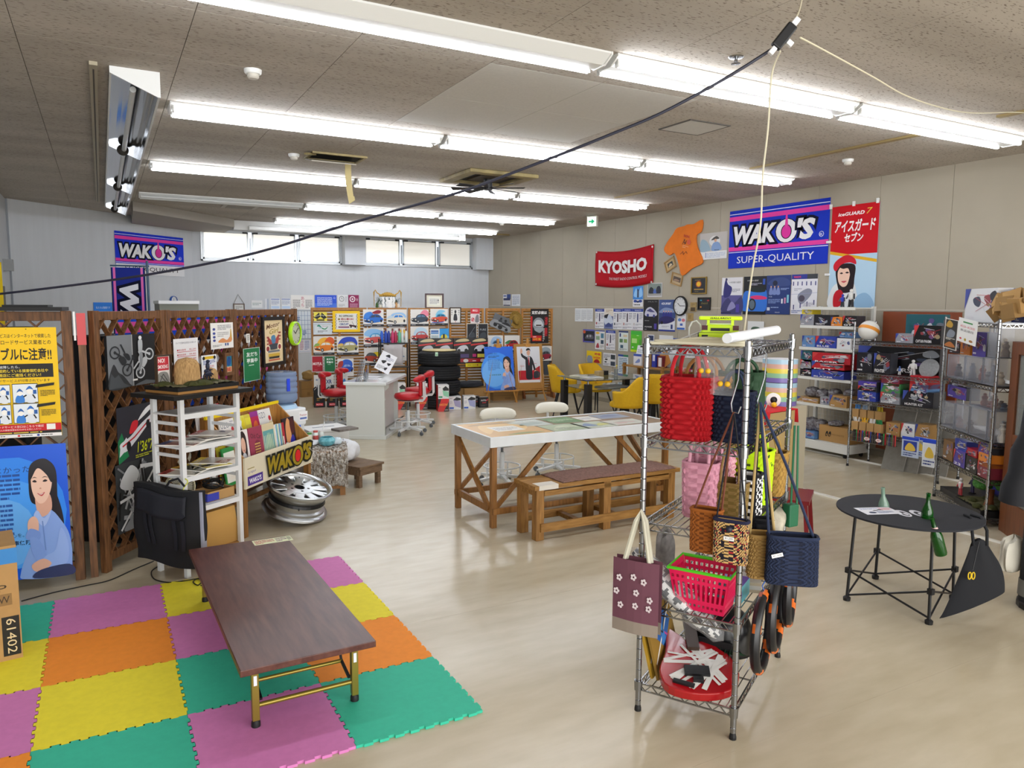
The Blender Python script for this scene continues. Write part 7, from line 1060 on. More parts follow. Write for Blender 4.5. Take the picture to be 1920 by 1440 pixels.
def pic(k,w1='',bg='d'):
    R=random.Random(k*13+5);c=['#6a6f7c','#8e949e','#3a4458','#4f5a8a','#8a3a40','#c9ccd2','#2a2c34','#9a8a6a','#5a4a80'];o=[]
    for _ in range(7):
        x,y,q=R.uniform(.25,.9),R.uniform(.3,.8),R.uniform(.06,.16);o.append(('s',[(x+q*cos(a*1.26)*R.uniform(.5,1.2),y+1.2*q*sin(a*1.26)*R.uniform(.5,1.2))for a in range(5)],R.choice(c)))
    o+=[('k',[(R.uniform(.2,1),R.uniform(.25,.9)),(R.uniform(.2,1),R.uniform(.25,.9))],.004,R.choice(['#e3e3e8','#c9ccd4','#b8404a']))for _ in range(6)]
    if k%3:o.append(('p',[(0,.35),(.18,1),(0,1)],'#c23a3a' if k%2 else '#3a4a9a'))
    o.append(('t',w1,.08,.06,.6,.16,'#e9e9ec',{'bold':.02})if w1 else('l',.08,.05,.5,.15,1,'#d9d9de'))
    return o
def goods(P,rz,zs,lst,n0,cat='box',name='model_kit',grp=None,dep=.2):
    for k,(x0,x1,yt,h,c,inset,l,w1)in enumerate(lst):
        n=Vector((sin(rz),-cos(rz),0));u=Vector((cos(rz),sin(rz),0));Q=Vector((P[0],P[1],0))-n*inset;a=onp(x0,700,Q,rz);c1=onp(x1,700,Q,rz);w=(c1-a).dot(u)
        ht=onp((x0+x1)/2,yt,Q,rz).z-zs-h if yt else h
        z0=zs+(h if yt else 0);m=(a+c1)/2;m.z=z0+.006;carton(name,l,cat,m-n*dep/2,rz,abs(w)*.98,dep,ht-.008,PAL[c],pic(n0*20+k,w1),side='#3a3c44' if c in 'dkp' else None,group=grp,top='#9a9ca4' if c in 'wg' else None)
GP,GZ=(7.95,6.755,0),-pi/2;GW_=.80;GWH=M('gondola_white','#d9dad6',.45)
t=thing('gondola_shelf','white shop gondola shelf on castors with a wire back','shelf',GP,GZ)
for x in(.02,GW_+.0):b=B();b.bx(x-.02,x+.02,.36,.40,.1,1.88);b.build('upright',GWH,t)
b=B();b.bx(0,GW_+.02,0,.42,.15,.17);b.bx(0,GW_+.02,0,.02,.06,.15);b.bx(GW_,GW_+.02,.02,.42,.06,.15);b.bx(0,.02,.02,.42,.06,.15);b.build('base_deck',GWH,t,bevel=.003)
for x in(.06,GW_-.05):
    for y in(.06,.36):b=B();b.cyl((x-.012,y,.028),(x+.012,y,.028),.028,12);b.bx(x-.01,x+.01,y-.01,y+.01,.03,.07);b.build('castor',BLACKP,t)
GL=[.63,.97,1.35,1.63,1.865]
for z in GL:b=B();b.bx(0,GW_,.04,.36,z-.012,z);b.bx(0,GW_,.03,.042,z-.03,z+.006);b.build('shelf_board',GWH,t)
b=B()
for i in range(17):b.bar((GW_*i/16,.385,.2),(GW_*i/16,.385,1.86),.003)
for i in range(33):b.bar((0,.388,.2+.052*i),(GW_,.388,.2+.052*i),.003)
stuff(b.build('wire_back',M('wire_white','#b9bab6',.5),t))
GG='model kits on the gondola shelf'
goods(GP,GZ,GL[3],[(1496,1521,589,0,'g',.05,'grey figure kit box, first on the upper gondola shelf',''),(1522,1552,590,0,'d',.05,'dark kit box with gold patch, second on the upper gondola shelf','TRINITY'),(1553,1574,594,0,'o',.06,'orange and blue small kit box on the upper gondola shelf',''),(1575,1601,592,0,'k',.06,'black and red kit box at the right of the upper gondola shelf','GT'),(1498,1518,579,.13,'y',.07,'lime and black box lying on the grey figure kit','')],1,grp=GG,dep=.16)
goods(GP,GZ,GL[2],[(1501,1525,629,0,'s',.05,'white and blue kit box, left of the middle gondola shelf',''),(1526,1565,630,0,'b',.06,'dark blue wide kit box on the middle gondola shelf','BLUE'),(1566,1593,634,0,'w',.05,'white kit box with red figure on the middle gondola shelf',''),(1570,1598,622,.14,'s',.09,'pale blue box lying on top of the white kit box','')],2,grp=GG,dep=.16)
goods(GP,GZ,GL[1],[(1500,1520,690,0,'d',.05,'dark kit box lowest of the left stack, fourth gondola level',''),(1500,1520,674,.08,'g',.05,'grey green kit box in the middle of the left stack',''),(1500,1521,657,.17,'t',.05,'dark teal kit box topmost of the left stack',''),(1521,1583,692,0,'b',.02,'blue wrapped car kit box at the bottom of the red stack','BLAZER'),(1521,1583,678,.1,'r',.02,'red wrapped car kit box in the middle of the stack','KIT'),(1521,1594,662,.19,'r',.02,'long red wrapped kit box topmost of the stack','RACER')],3,grp=GG,dep=.24)
goods(GP,GZ,GL[0],[(1497,1537,745,0,'c',.04,'shallow tan tray of parts bags on the lower gondola shelf',''),(1540,1558,744,0,'g',.05,'small grey tray on the lower gondola shelf',''),(1558,1591,742,0,'c',.0,'small brown carton at the right of the lower gondola shelf','')],4,name='parts_tray',cat='tray')
goods(GP,GZ,.172,[(1497,1533,808,0,'s',.02,'bright blue tray on the gondola base',''),],5,name='parts_tray',cat='tray',dep=.3)
p=onp(1560,800,(7.99,6.7),GZ);carton('cardboard_box','brown carton printed with two black eyes on the gondola base','box',(8.17,onp(1561,800,(7.99,6.7),GZ).y,.172),GZ,.44,.30,.20,'#a57f4c',[('s',[(.22,.35),(.24,.6),(.29,.66),(.31,.5),(.28,.34)],'#1b1b1b'),('s',[(.32,.35),(.34,.6),(.39,.66),(.41,.5),(.38,.34)],'#1b1b1b'),('e',.265,.43,.025,.07,'#8a6a3e'),('e',.365,.43,.025,.07,'#8a6a3e'),('t','MOONEYES',.44,.44,.4,.1,'#6a5030')],mat=PRINT)
CLR=M('parts_bag','#b3b5bb',.25,noise=.5,scale=40,c2='#4a3a40',bump=.6)
for k,(x,z,s,l)in enumerate(((1508,.70,(.09,.09,.13),'clear bag of grey and red parts, left on the lower gondola shelf'),(1528,.70,(.09,.08,.12),'clear bag of silver parts on the lower gondola shelf'),(1550,.70,(.09,.07,.14),'clear bag of dark parts beside the small grey tray'),(1580,.76,(.1,.07,.1),'clear bag of parts above the small brown carton'),(1510,.25,(.1,.1,.18),'clear bag of red and grey parts in the blue tray'),(1526,.26,(.09,.08,.16),'clear bag of silver parts in the blue tray'),(1555,.37,(.11,.08,.07),'clear bags of parts in the carton with eyes'))):
    o=crumple(s,40+k,12,8).build('parts_bag',CLR,smooth=True);at(o,(8.12,onp(x,760,(7.97,6.7),GZ).y,z));tag(o,l,'bag','bags of parts on the gondola')
def toy(P,rz,c,c2,label,s=1):
    t=thing('toy_figure',label,'toy',P,rz);a=M('toy'+c,c,.4);e=M('toy'+c2,c2,.4);b=B();b.lathe([(.035*s,0),(.035*s,.008*s),(0,.008*s)],n=16);b.build('stand',BLACKP,t)
    b=B()
    for q in(-1,1):b.bar((q*.018*s,0,.008*s),(q*.012*s,0,.08*s),.018*s);b.bar((q*.03*s,0,.135*s),(q*.045*s,-.015*s,.085*s),.013*s)
    b.build('limbs',e,t);b=B();b.lathe([(.015*s,.075*s),(.028*s,.09*s),(.032*s,.13*s),(.012*s,.148*s)],n=12,sy=.7);b.build('torso',a,t);b=B();b.ell((0,0,.165*s),.018*s,12);b.build('head',a,t,smooth=True);return t
toy((8.12,onp(1578,560,(8.1,6.5),GZ).y,1.866),GZ,'#2a3aa8','#33343c','small blue toy figure standing on top of the gondola',.9);toy((8.16,onp(1590,560,(8.1,6.5),GZ).y,1.866),GZ,'#dcdcd8','#2b2b30','white and black toy figure on top of the gondola',1.25)
R1P,R1Z=(7.68,5.72,0),rad(-86);wrack('chrome wire rack of science fiction kits against the right wall',R1P,R1Z,1.05,.42,1.70,[.42,.78,1.11,1.47])
b=B();b.bx(0,.95,0,.03,.12,1.82);o=b.build('brown_board',M('redwood_board','#7a3a1c',.45));at(o,(8.44,5.90,0),-pi/2);tag(o,'reddish brown board standing behind the chrome racks','board')
goods(R1P,R1Z,1.475,[(1692,1766,589,0,'t',.14,'large teal box with a grey spaceship, back of the rack top shelf','SCALE'),(1709,1760,610,0,'k',.04,'dark CAPTAIN PHASMA box in front of the large teal box','CAPTAIN PHASMA'),(1675,1708,625,0,'g',.04,'small dark grey box on the rack top shelf','')],6,dep=.1)
BW=M('ball_white','#e2e2df',.35);BO=M('ball_orange','#d98a2a',.4);p=onp(1628,640,(R1P[0]+.12,R1P[1]),R1Z);t=thing('ball_ornament','plain white ball with orange band on a ring stand, rack top shelf','ornament',(p.x,p.y,1.476));b=B();b.tube([(.05*cos(a*pi/8),.05*sin(a*pi/8),.012)for a in range(16)],.012,8,closed=True);b.build('ring_stand',CHROME,t,smooth=True);b=B();b.ell((0,0,.125),.115,28,0,18);b.build('ball',BW,t,smooth=True);b=B();b.T=Matrix.Translation((0,0,.125))@Matrix.Rotation(.5,4,'Y');b.lathe([(.1155,-.02),(.1165,0),(.1155,.02)],n=36,cap=False);b.build('band',BO,t,smooth=True)
goods(R1P,R1Z,1.115,[(1606,1762,651,0,'k',.22,'huge black STAR WARS model box at the back of the second rack shelf','STAR WARS'),(1605,1634,661,0,'d',.04,'dark small kit box, left of the second rack shelf',''),(1637,1669,662,0,'d',.04,'dark blue grey kit box beside it on the second rack shelf','FIGHTER')],7,dep=.14)
toy(onp(1687,690,(R1P[0]+.1,R1P[1]),R1Z).xy.to_3d()+Vector((0,0,1.116)),R1Z,'#5f7ab8','#dfe0e2','small blue and white toy on the second rack shelf',.55);toy(onp(1712,690,(R1P[0]+.1,R1P[1]),R1Z).xy.to_3d()+Vector((0,0,1.116)),R1Z,'#e3e3e3','#d3d3d6','taller white toy figure on the second rack shelf',1.0)
p=onp(1742,690,(R1P[0]+.12,R1P[1]),R1Z);t=thing('model_dish','plain grey round model propped upright on the second rack shelf','model',(p.x,p.y,1.116),R1Z);b=B();b.T=Matrix.Translation((0,0,.1))@Matrix.Rotation(rad(70),4,'X');b.lathe([(0,.022),(.05,.02),(.105,.006),(.105,-.006),(.05,-.02),(0,-.022)],n=30,cap=False);b.build('dish',M('model_grey','#8b8d90',.7,noise=.15,scale=60),t,smooth=True,ang=30);b=B();b.bx(-.05,.05,-.03,.05,0,.012);b.build('stand',BLACKP,t)
goods(R1P,R1Z,.785,[(1610,1645,733,0,'b',.03,'blue kit box, lowest of the left stack on the third rack shelf','MARINE'),(1610,1645,723.5,.105,'k',.03,'black and red kit box, middle of the left stack',''),(1610,1645,715,.165,'p',.03,'violet kit box, topmost of the left stack',''),(1653,1690,736,0,'g',.03,'grey and red kit box, lowest of the centre stack','LIGHT'),(1653,1690,719,.08,'e',.03,'green and white kit box, middle of the centre stack','TANK'),(1653,1688,703.5,.20,'m',.03,'pink violet kit box, topmost of the centre stack',''),(1695,1754,734,0,'d',.03,'wide dark kit box with red vehicle, bottom of the right stack','HUNTER KIT'),(1707,1743,720.5,.105,'s',.03,'blue kit box second in the right stack','SUITS'),(1707,1743,704.5,.20,'r',.03,'red and blue kit box topmost of the right stack','')],8,dep=.25,grp='kit boxes on the third rack shelf')
KR=['#3f7fc0','#8fa8c8','#2a2a30','#c9b52a','#e6e6e6','#d9a820','#dddddd','#1f7f4a']
for i in range(8):
    x=1599.5+14.4*(i%4);r=i//4;p=onp(x+7,790,(R1P[0]+.04+.12*(1-r),R1P[1]),R1Z);t=thing('pen_box','kraft paper box of %s, %s row, %s from the left on the rack'%(['blue pens','pale pens','black pens','yellow brushes','white pens','amber pens','grey pens','green pens'][i],['back','front'][r],['first','second','third','last'][i%4]),'box',(p.x,p.y,.425+(.13 if r==0 else 0)),R1Z,'kraft pen boxes on the rack');b=B();b.bx(-.04,.04,-.04,.04,0,.115);b.build('box',CARD,t);R=random.Random(i)
    for q in range(5):b=B();b.bar((-.028+.014*q,0,.1),(-.03+.015*q+R.uniform(-.008,.008),R.uniform(-.02,.02),.165),.009);b.build('pen',M('pen%d'%i,KR[i],.5),t)
for k,(x,l)in enumerate(((1609,'left'),(1630,'middle'),(1652,'right'),(1674,'small outer'))):
    p=onp(x,810,(R1P[0]-.05,R1P[1]),R1Z);t=thing('marker_basket','%s wire basket of markers hooked on the front of the rack'%l,'basket',(p.x,p.y,.33),R1Z,'marker baskets on the rack front');b=B();w=.065 if k<3 else .04
    for i in range(9):b.bar((-w+2*w*i/8,-.04,0),(-w+2*w*i/8,-.04,.1),.003)
    for z in(0,.05,.1):b.bar((-w,-.04,z),(w,-.04,z),.004)
    b.bx(-w,w,-.04,.04,-.003,0);stuff(b.build('wire_basket',CHROME,t))
    for i in range(7):b=B();c=['#17171a','#17171a','#2a8a3a','#b3242c','#17171a','#c23a3a','#2f3f9a'][(i+2*k)%7];b.cyl((-w*.85+w*1.7*i/6,0,.002),(-w*.85+w*1.7*i/6,0,.125),.0075,8);b.build('marker',M('mk'+c,c,.4),t)
    if k in(1,2):b=B();paint(b,[('e',.5,.5,.5,.4,'#e8d0ce'),('l',.25,.3,.5,.4,2,'#a04a4a')],.07,.05,0,z0=.02);o=b.build('badge',PRINT,t);o.location.y=-.044
goods(R1P,R1Z,.425,[(1667,1694,793,0,'c',.04,'open tan tray with yellow label on the fourth rack shelf, left',''),(1696,1722,795,0,'w',.04,'white tray with yellow label on the fourth rack shelf',''),(1723,1751,797,0,'c',.04,'tan tray with yellow label on the fourth rack shelf, right','')],9,name='label_tray',cat='tray',dep=.18)
for k in range(4):b=B();b.bx(-.13,.13,0,.02,0,.85);o=b.build('grey_plank',M('plank_grey','#8a8780',.6,noise=.1));o.matrix_basis=Matrix.Translation((7.92+.06*k,5.32-.13*k,.0))@Matrix.Rotation(R1Z,4,'Z')@Matrix.Rotation(-.32,4,'X');tag(o,'grey board leaning beneath the chrome rack, %s from the left'%['first','second','third','fourth'][k],'board','grey boards under the rack')
for x0,x1,y0,y1,c,l in((1693,1722,817,860,'b','blue and yellow blister pack hanging below the rack, left one'),(1716,1736,818,858,'g','narrow grey blister pack hanging below the rack'),(1732,1755,821,878,'w','long white and blue pack hanging below the rack, right one')):
    pp,w,h=rect((x0,y0),(x1,y1),(R1P[0]-.02-.01*(x0%3),R1P[1]),R1Z);sheet('blister_pack',l,'pack',pp,R1Z,w,h,'#b9c6dc' if c!='w' else '#e3e8ee',[('r',0,.85,1,.15,'#2345c0'),('r',.1,.3,.8,.5,PAL[c]),('s',[(.2,.35),(.4,.7),(.7,.6),(.8,.35)],'#d9b84a'),('l',.1,.05,.8,.2,2,'#3a4a8a')],th=.015)
R2P,R2Z=(7.21,4.37,0),rad(-127);wrack('chrome wire rack with clear cases and a diorama beside the glass cabinet',R2P,R2Z,1.06,.45,1.78,[.06,.40,.72,1.20,1.74])
goods(R2P,R2Z,1.745,[(1800,1861,541,0,'w',.05,'large white robot kit box on top of the right chrome rack',''),(1862,1925,541,0,'b',.18,'large navy box on top of the right chrome rack','METAL')],10,dep=.12)
p=onp(1890,590,(R2P[0],R2P[1]),R2Z);t=thing('folded_cartons','heap of folded brown cartons on top of the right chrome rack','cartons',p+Vector((.10,.02,1.75-p.z)),R2Z);R=random.Random(8)
for k in range(9):b=B();b.T=Matrix.Translation((-.16+.04*k,R.uniform(-.04,.06),.1+.05*(k%3)))@Euler((R.uniform(-.5,.5),R.uniform(-.6,.6),R.uniform(-.5,.5))).to_matrix().to_4x4();b.bx(-.08,.08,-.05,.05,-.06,.06);b.build('carton',M('carton%d'%(k%2),['#8a6a3c','#a07c48'][k%2],.8),t)
pp,w,h=rect((1803,598),(1836,646),(R2P[0],R2P[1]),R2Z,.03);sheet('shop_notice','white notice with green and red writing clipped to the right rack','notice',pp,R2Z,w,h,'#e9eae8',[('r',.25,.82,.5,.06,'#3a8a4a'),('t','¥550~¥3300',.12,.62,.76,.1,'#d0555f'),('t','新品値段',.15,.46,.7,.1,'#33343c'),('e',.2,.15,.06,.04,'#c03a44'),('e',.45,.14,.06,.06,'#b5a032'),('e',.75,.14,.1,.05,'#a8743a')],roll=rad(6))
pp,w,h=rect((1777,598),(1798,656),(R2P[0],R2P[1]),R2Z,.025);sheet('film_poster','narrow dark poster of gold pictures clipped to the right rack end','poster',pp,R2Z,w,h,'#e3e0da',[('r',.05,.02,.9,.96,'#23201c'),('s',[(.1,.75),(.3,.95),(.6,.85),(.5,.72)],'#b08a2a'),('s',[(.2,.4),(.4,.65),(.8,.6),(.7,.42)],'#7d8590'),('l',.15,.3,.7,.08,2,'#dcd6c8'),('s',[(.1,.08),(.5,.25),(.9,.1)],'#a8642a')],roll=rad(4))
CASE=M('case_clear','#b9bdc8',.08,alpha=.16);CED=M('case_edge','#9ba0ac',.2,alpha=.55)
def case(x0,x1,yt,zs,z1,inset,label,fig):
    n=Vector((sin(R2Z),-cos(R2Z),0));u=Vector((cos(R2Z),sin(R2Z),0));Q=Vector((R2P[0],R2P[1],0))-n*inset;a=onp(x0,700,Q,R2Z);c=onp(x1,700,Q,R2Z);w=(c-a).dot(u)*.97;h=z1-zs;m=(a+c)/2-n*.1;m.z=zs+.006
    t=thing('display_case',label,'case',m,R2Z,'clear display cases on the right rack');b=B();b.bx(-w/2,w/2,-.1,-.098,0,h);b.bx(-w/2,-w/2+.002,-.098,.098,0,h);b.bx(w/2-.002,w/2,-.098,.098,0,h);b.bx(-w/2,w/2,-.1,.1,h-.002,h);b.build('shell',CASE,t)
    b=B()
    for sx_ in(-1,1):
        b.bx(sx_*w/2-.004,sx_*w/2+.004,-.104,-.096,0,h);b.bx(-w/2,w/2,-.104,-.096,(h-.006)*(sx_>0),(h-.006)*(sx_>0)+.008)
    b.build('edges',CED,t);b=B();b.bx(-w/2,w/2,-.1,.1,0,.006);b.build('base',M('case_base','#3a3c44',.5),t)
    R=random.Random(int(x0));C=['#6a5a4c','#8a4a3a','#4a5a70','#b5a58a','#c9c6c0','#3a3238','#7f8a94','#a8743a']
    for k in range(fig):
        o=B();x=-w*.35+w*.7*k/max(1,fig-1)if fig>1 else 0;hh=R.uniform(.35,.75)*h;o.lathe([(.03,.006),(.035,hh*.3),(.02,hh*.5),(.03,hh*.7),(.012,hh*.85),(.02,hh*.95),(0,hh)],(x,R.uniform(-.03,.03),0),10,sx=R.uniform(.6,1.2));c=R.choice(C);o.build('figurine',M('fig'+c,c,.6),t,smooth=True)
    return t
for q in((1776,1808,0,1.205,1.42,.02,'clear case with parts, left end of the upper rack level',2),(1809,1842,0,1.205,1.43,.02,'clear case with white figurines, centre of the upper rack level',3),(1843,1872,0,1.205,1.44,.02,'large empty looking clear case on the upper rack level, lower one',1),(1850,1872,0,1.446,1.70,.02,'clear case of coloured strips, topmost on the upper rack level',3),(1822,1872,0,.98,1.16,.06,'wide clear case of small figures above the middle rack level',6),(1771,1795,0,.725,.96,.02,'clear case with red and white model, left of the middle rack level',2),(1797,1823,0,.725,.975,.02,'clear case with a tall brown figurine on the middle rack level',1),(1825,1858,0,.725,.985,.02,'clear case with one dark figurine on the middle rack level',1),(1860,1873,0,.725,.995,.02,'clear case with a white figurine, right of the middle rack level',2)):case(*q)
for k,(x0,x1,yt,l)in enumerate(((1777,1796,640,''),(1797,1816,640,''),(1820,1846,630,''))):goods(R2P,R2Z,1.425,[(x0,x1,[642,638,622][k],0,'dop'[k],.1,['dark box','orange and blue box','violet striped box'][k]+' standing on the clear cases of the upper rack level','')],11+k,dep=.1)
goods(R2P,R2Z,1.0,[(1779,1815,725,0,'p',.08,'violet and yellow explosion kit box above the middle rack level',''),(1780,1815,712,.10,'k',.1,'black and silver kit box above the violet one','')],14,dep=.12)
toy(onp(1800,760,(R2P[0]+.12,R2P[1]-.1),R2Z).xy.to_3d()+Vector((0,0,.978)),R2Z,'#e3dfd6','#d9d5cc','white toy dragon figure on the middle clear cases',.6);toy(onp(1813,760,(R2P[0]+.12,R2P[1]-.1),R2Z).xy.to_3d()+Vector((0,0,.99)),R2Z,'#b5942a','#8a6a1c','gold toy figure on the middle clear cases',.6)
goods(R2P,R2Z,.405,[(1778,1797,829,0,'n',.02,'brown and white figure box, first on the lower rack level',''),(1799,1821,849,0,'p',.0,'violet box with white emblem on the lower rack level','23'),(1800,1822,828,.14,'b',.02,'blue violet figure box above the violet one',''),(1823,1844,862,0,'k',.0,'black box with white mask figure on the lower rack level',''),(1821,1843,846,.12,'r',.02,'red and white box on the lower rack level',''),(1846,1868,871,0,'m',.0,'pink kit box on the lower rack level',''),(1846,1868,855,.10,'o',.0,'orange box on the lower rack level',''),(1845,1868,835,.18,'p',.02,'violet box with yellow label topmost on the lower rack level','')],15,dep=.16,grp='boxes on the lower rack level')
t=thing('tree_diorama','black tray diorama with green tree, moss and starry backdrop on the bottom rack shelf','diorama',R2P,R2Z)
b=B();b.bx(.08,.50,.02,.40,.075,.125);b.build('tray',BLACKP,t);b=B();b.bx(.52,1.03,-.03,.40,.075,.13);b.build('tray',BLACKP,t);b=B();R=random.Random(3);b.grid(lambda u,v:(.53+.49*u,-.02+.4*v,.13+R.uniform(0,.02)),24,12);b.build('ground',MATS['gravel_tex'],t)
b=B();b.T=Matrix.Translation((.55,.42,.08));paint(b,[('r',0,0,1,1,'#2b2a80'),('s',[(.4,0),(.5,.5),(.75,.8),(1,.7),(1,0)],'#3f6fc8'),('p',[(.5,0),(1,0),(1,.3),(.6,.25)],'#4f9aa8')],0.96,.32,0);b.bx(-.48,.48,0,.004,0,.32);b.build('backdrop',[PRINT],t)
b=B();b.tube([(.84,.12,.13),(.85,.12,.2),(.83,.13,.28)],[.045,.03,.035],10);b.build('trunk',M('bark','#8a4f2c',.9,noise=.2),t,smooth=True);R=random.Random(6)
for k in range(9):b=B();x,y,z=.84+R.uniform(-.15,.15),.15+R.uniform(-.06,.08),.32+R.uniform(-.03,.05);b.grid(lambda u,v:(x+.09*sin(pi*v)*cos(2*pi*u)*(1+.3*R.random()),y+.07*sin(pi*v)*sin(2*pi*u)*(1+.3*R.random()),z+.05*cos(pi*v)),14,8,cu=True);stuff(b.build('leaves',M('tree_green','#2f6a2a',.9,noise=.4,scale=60,c2='#4f8a3a'),t))
for k,(x,y)in enumerate(((.7,.05),(.95,.1),(.62,.2),(.9,.0))):b=B();b.ell((x,y,.14),(.05,.04,.03));b.build('moss_clump',MOSS,t)
toy(Matrix.Translation(R2P)@Matrix.Rotation(R2Z,4,'Z')@Vector((.56,-.0,.15)),R2Z,'#d9d4d6','#b03a44','white and red toy figure standing at the diorama edge',.9);toy(Matrix.Translation(R2P)@Matrix.Rotation(R2Z,4,'Z')@Vector((.34,.2,.126)),R2Z,'#3f3c5c','#4a4668','dark violet toy figure on the left black tray',.9)
CB=M('cabinet_brown','#6a3a1c',.4,noise=.2,scale=4,stretch=(9,9,1));t=thing('glass_cabinet','tall brown framed glass display cabinet at the right edge','cabinet',(6.60,3.43,0),rad(-131));CWD,CD_,CHH=.95,.4,1.60
for x in(0,CWD-.13):b=B();b.bx(x,x+.13,0,.04,.0,CHH);b.build('stile',CB,t,bevel=.004)
for z0,z1 in((.0,.28),(.76,.84),(CHH-.1,CHH)):b=B();b.bx(.13,CWD-.13,0,.04,z0,z1);b.build('rail',CB,t)
b=B();b.bx(0,CWD,.04,CD_,CHH-.03,CHH);b.bx(0,CWD,.04,CD_,0,.1);b.bx(0,.02,.04,CD_,.1,CHH-.03);b.bx(CWD-.02,CWD,.04,CD_,.1,CHH-.03);b.bx(.02,CWD-.02,CD_-.02,CD_,.1,CHH-.03);b.build('carcass',CB,t)
for z0,z1 in((.28,.76),(.84,CHH-.1)):b=B();b.bx(.13,CWD-.13,.016,.021,z0,z1);b.build('pane',M('cabinet_glass','#cfd9d6',.03,alpha=.22),t)
b=B();b.bx(.02,CWD-.02,.05,CD_-.02,.52,.53);b.bx(.02,CWD-.02,.05,CD_-.02,1.05,1.06);b.build('glass_shelf',M('cabinet_glass'),t)
for x,z,c in((.25,.1,'#3a5a52'),(.3,.53,'#3f4a58'),(.25,.84,'#4a5058'),(.35,1.06,'#c9d4d0'),(.55,.53,'#8a9298')):b=B();b.lathe([(.06,0),(.07,.05),(.03,.12),(.05,.18),(.0,.24)],(x,.2,z),10);b.build('model',M('cm'+c,c,.6),t,smooth=True)
# ================================================================= BAG RACK IN FRONT
BA,BZ0=Vector((2.11,2.61,0)),rad(-60);BWd,BD=.44,.90;BLV=[.135,.515,.90,1.28,1.70]
wrack('chrome wire rack hung with woven bags in the middle of the shop',BA,BZ0,BWd,BD,1.735,BLV,r=.0135)
RM=Matrix.Translation(BA)@Matrix.Rotation(BZ0,4,'Z');r2=lambda x,y,z:RM@Vector((x,y,z))
FPn=RM@Vector((0,-.06,0));SPn=RM@Vector((BWd+.07,0,0));SZr=BZ0+pi/2
WV=colmat('woven',.75,.25)
def woven(name,label,P,rz,w,d,h,pat,c,cat='bag',nu=64,nv=26,flare=1.0,amp=.006,strap=None,sm=False,group=None,rim=None):
    t=thing(name,label,cat,P,rz,group);c=[c]if isinstance(c,str)else c
    def ring(u,v,e=0):
        a=2*pi*u;k=.5;cx,sx_=cos(a),sin(a);f=flare+(1-flare)*v
        f=1+(flare-1)*(1-v);return((w/2*f+e)*math.copysign(abs(cx)**k,cx),(d/2*f+e)*math.copysign(abs(sx_)**k,sx_))
    def bump(u,v):
        i,j=u*nu,v*nv
        if pat=='knot':return abs(sin(pi*i/5+(int(j/5)%2)*pi/2))*abs(sin(pi*j/5))
        if pat=='basket':return .8 if(int(i/4)+int(j/2))%2 else .15
        if pat=='chevron':return .5+.5*sin((i*1.0+abs((j%8)-4)*1.3)*1.6)
        return .4*sin(i*2.1)*sin(j*2.3)+.4
    def f(u,v):x,y=ring(u,v,amp*bump(u%1,v)*(0<v<1));return(x,y,h*v)
    def cf(u,v):
        i,j=int(u*nu),int(v*nv)
        if pat=='plaid':q=(int(i/3)%4,int(j/3)%4);return c[0]if(i*7+j*5)%3==0 else c[1]if q[0]in(0,3)and q[1]in(0,3)else c[((i//2)**2*3+(j//2)*5+(i//2)*(j//2))%len(c)]
        if len(c)>1 and pat!='chevron':return c[(i//2+j//2)%len(c)]
        return c[-1]if pat=='chevron' and sin((u*nu+abs((v*nv%8)-4)*1.3)*1.6)<-.35 else c[0]
    b=B();b.grid(f,nu,nv,cu=True,cfn=cf);n=len(b.v);b.col=lin(c[0]);b.add([(*ring(i/24,0),0)for i in range(24)],[tuple(range(24))])
    b.grid(lambda u,v:(*ring(-u,1-.9*v,-.012),h*(1-.9*v)),24,4,cu=True,cfn=lambda u,v:c[-1]);b.build('body',WV,t,smooth=sm)
    b=B();b.col=lin(rim or c[0]);b.tube([(*ring(i/32,1),h)for i in range(32)],.0075,6,closed=True);b.build('rim',WV,t)
    if strap:
        for kind,col,top,rr in strap:
            b=B();b.col=lin(col)
            if kind=='arch':
                for s in(-1,1):b=B();b.col=lin(col);b.tube([(-w*.28,s*d*.4,h-.02)]+[(-w*.28*cos(a*pi/10),s*d*.4*(1-.4*sin(a*pi/10)),h+top*sin(a*pi/10))for a in range(1,10)]+[(w*.28,s*d*.4,h-.02)],rr,7);b.build('handle',WV,t,smooth=True)
            else:
                L=RM.inverted()and(Matrix.Translation(P)@Matrix.Rotation(rz,4,'Z')).inverted()@top
                for s in(-1,1):b=B();b.col=lin(col);b.tube([(s*w*.47,0,h-.03),Vector((s*w*.47,0,h)).lerp(L,.5),L],rr,6);b.build('strap',WV,t)
    return t
def onfront(x0,y0,x1,y1,off=0):return rect((x0,y0),(x1,y1),FPn,BZ0,off)
def onside(x0,y0,x1,y1,off=0):return rect((x0,y0),(x1,y1),SPn,SZr,off)
z=BLV[3]+.008
woven('woven_basket','red knotted cord basket with long red handles on the upper shelf',r2(.165,.10,z),BZ0,.225,.16,.275,'knot','#a3121c','bag',120,60,.92,.012,[('arch','#b01c26',.14,.009)],True)
woven('woven_bag','navy knotted cord handbag beside the red basket',r2(.36,.13,z),BZ0,.17,.10,.22,'knot','#161d33','bag',120,60,1,.008,[('arch','#28334f',.09,.006)],True)
woven('woven_bag','tan openwork woven bag behind the red basket',r2(.15,.38,z),BZ0,.26,.16,.26,'knot',['#8d6230','#7a5226'],'bag',80,40,.9,.012,[('arch','#9a6a38',.09,.009)],True)
woven('woven_bag','dark green woven bag behind the navy handbag',r2(.31,.44,z),BZ0,.2,.16,.28,'basket','#26402c','bag',48,20,.95,.006,[('arch','#2c4a34',.06,.008)])
z=BLV[2]+.008
woven('woven_basket','pale pink woven band basket on the middle shelf',r2(.20,.22,z),BZ0,.16,.14,.255,'basket',['#d798ac','#c98a9e'],'bag',48,24,.9,.008,[('arch','#d9a0b2',.2,.008)])
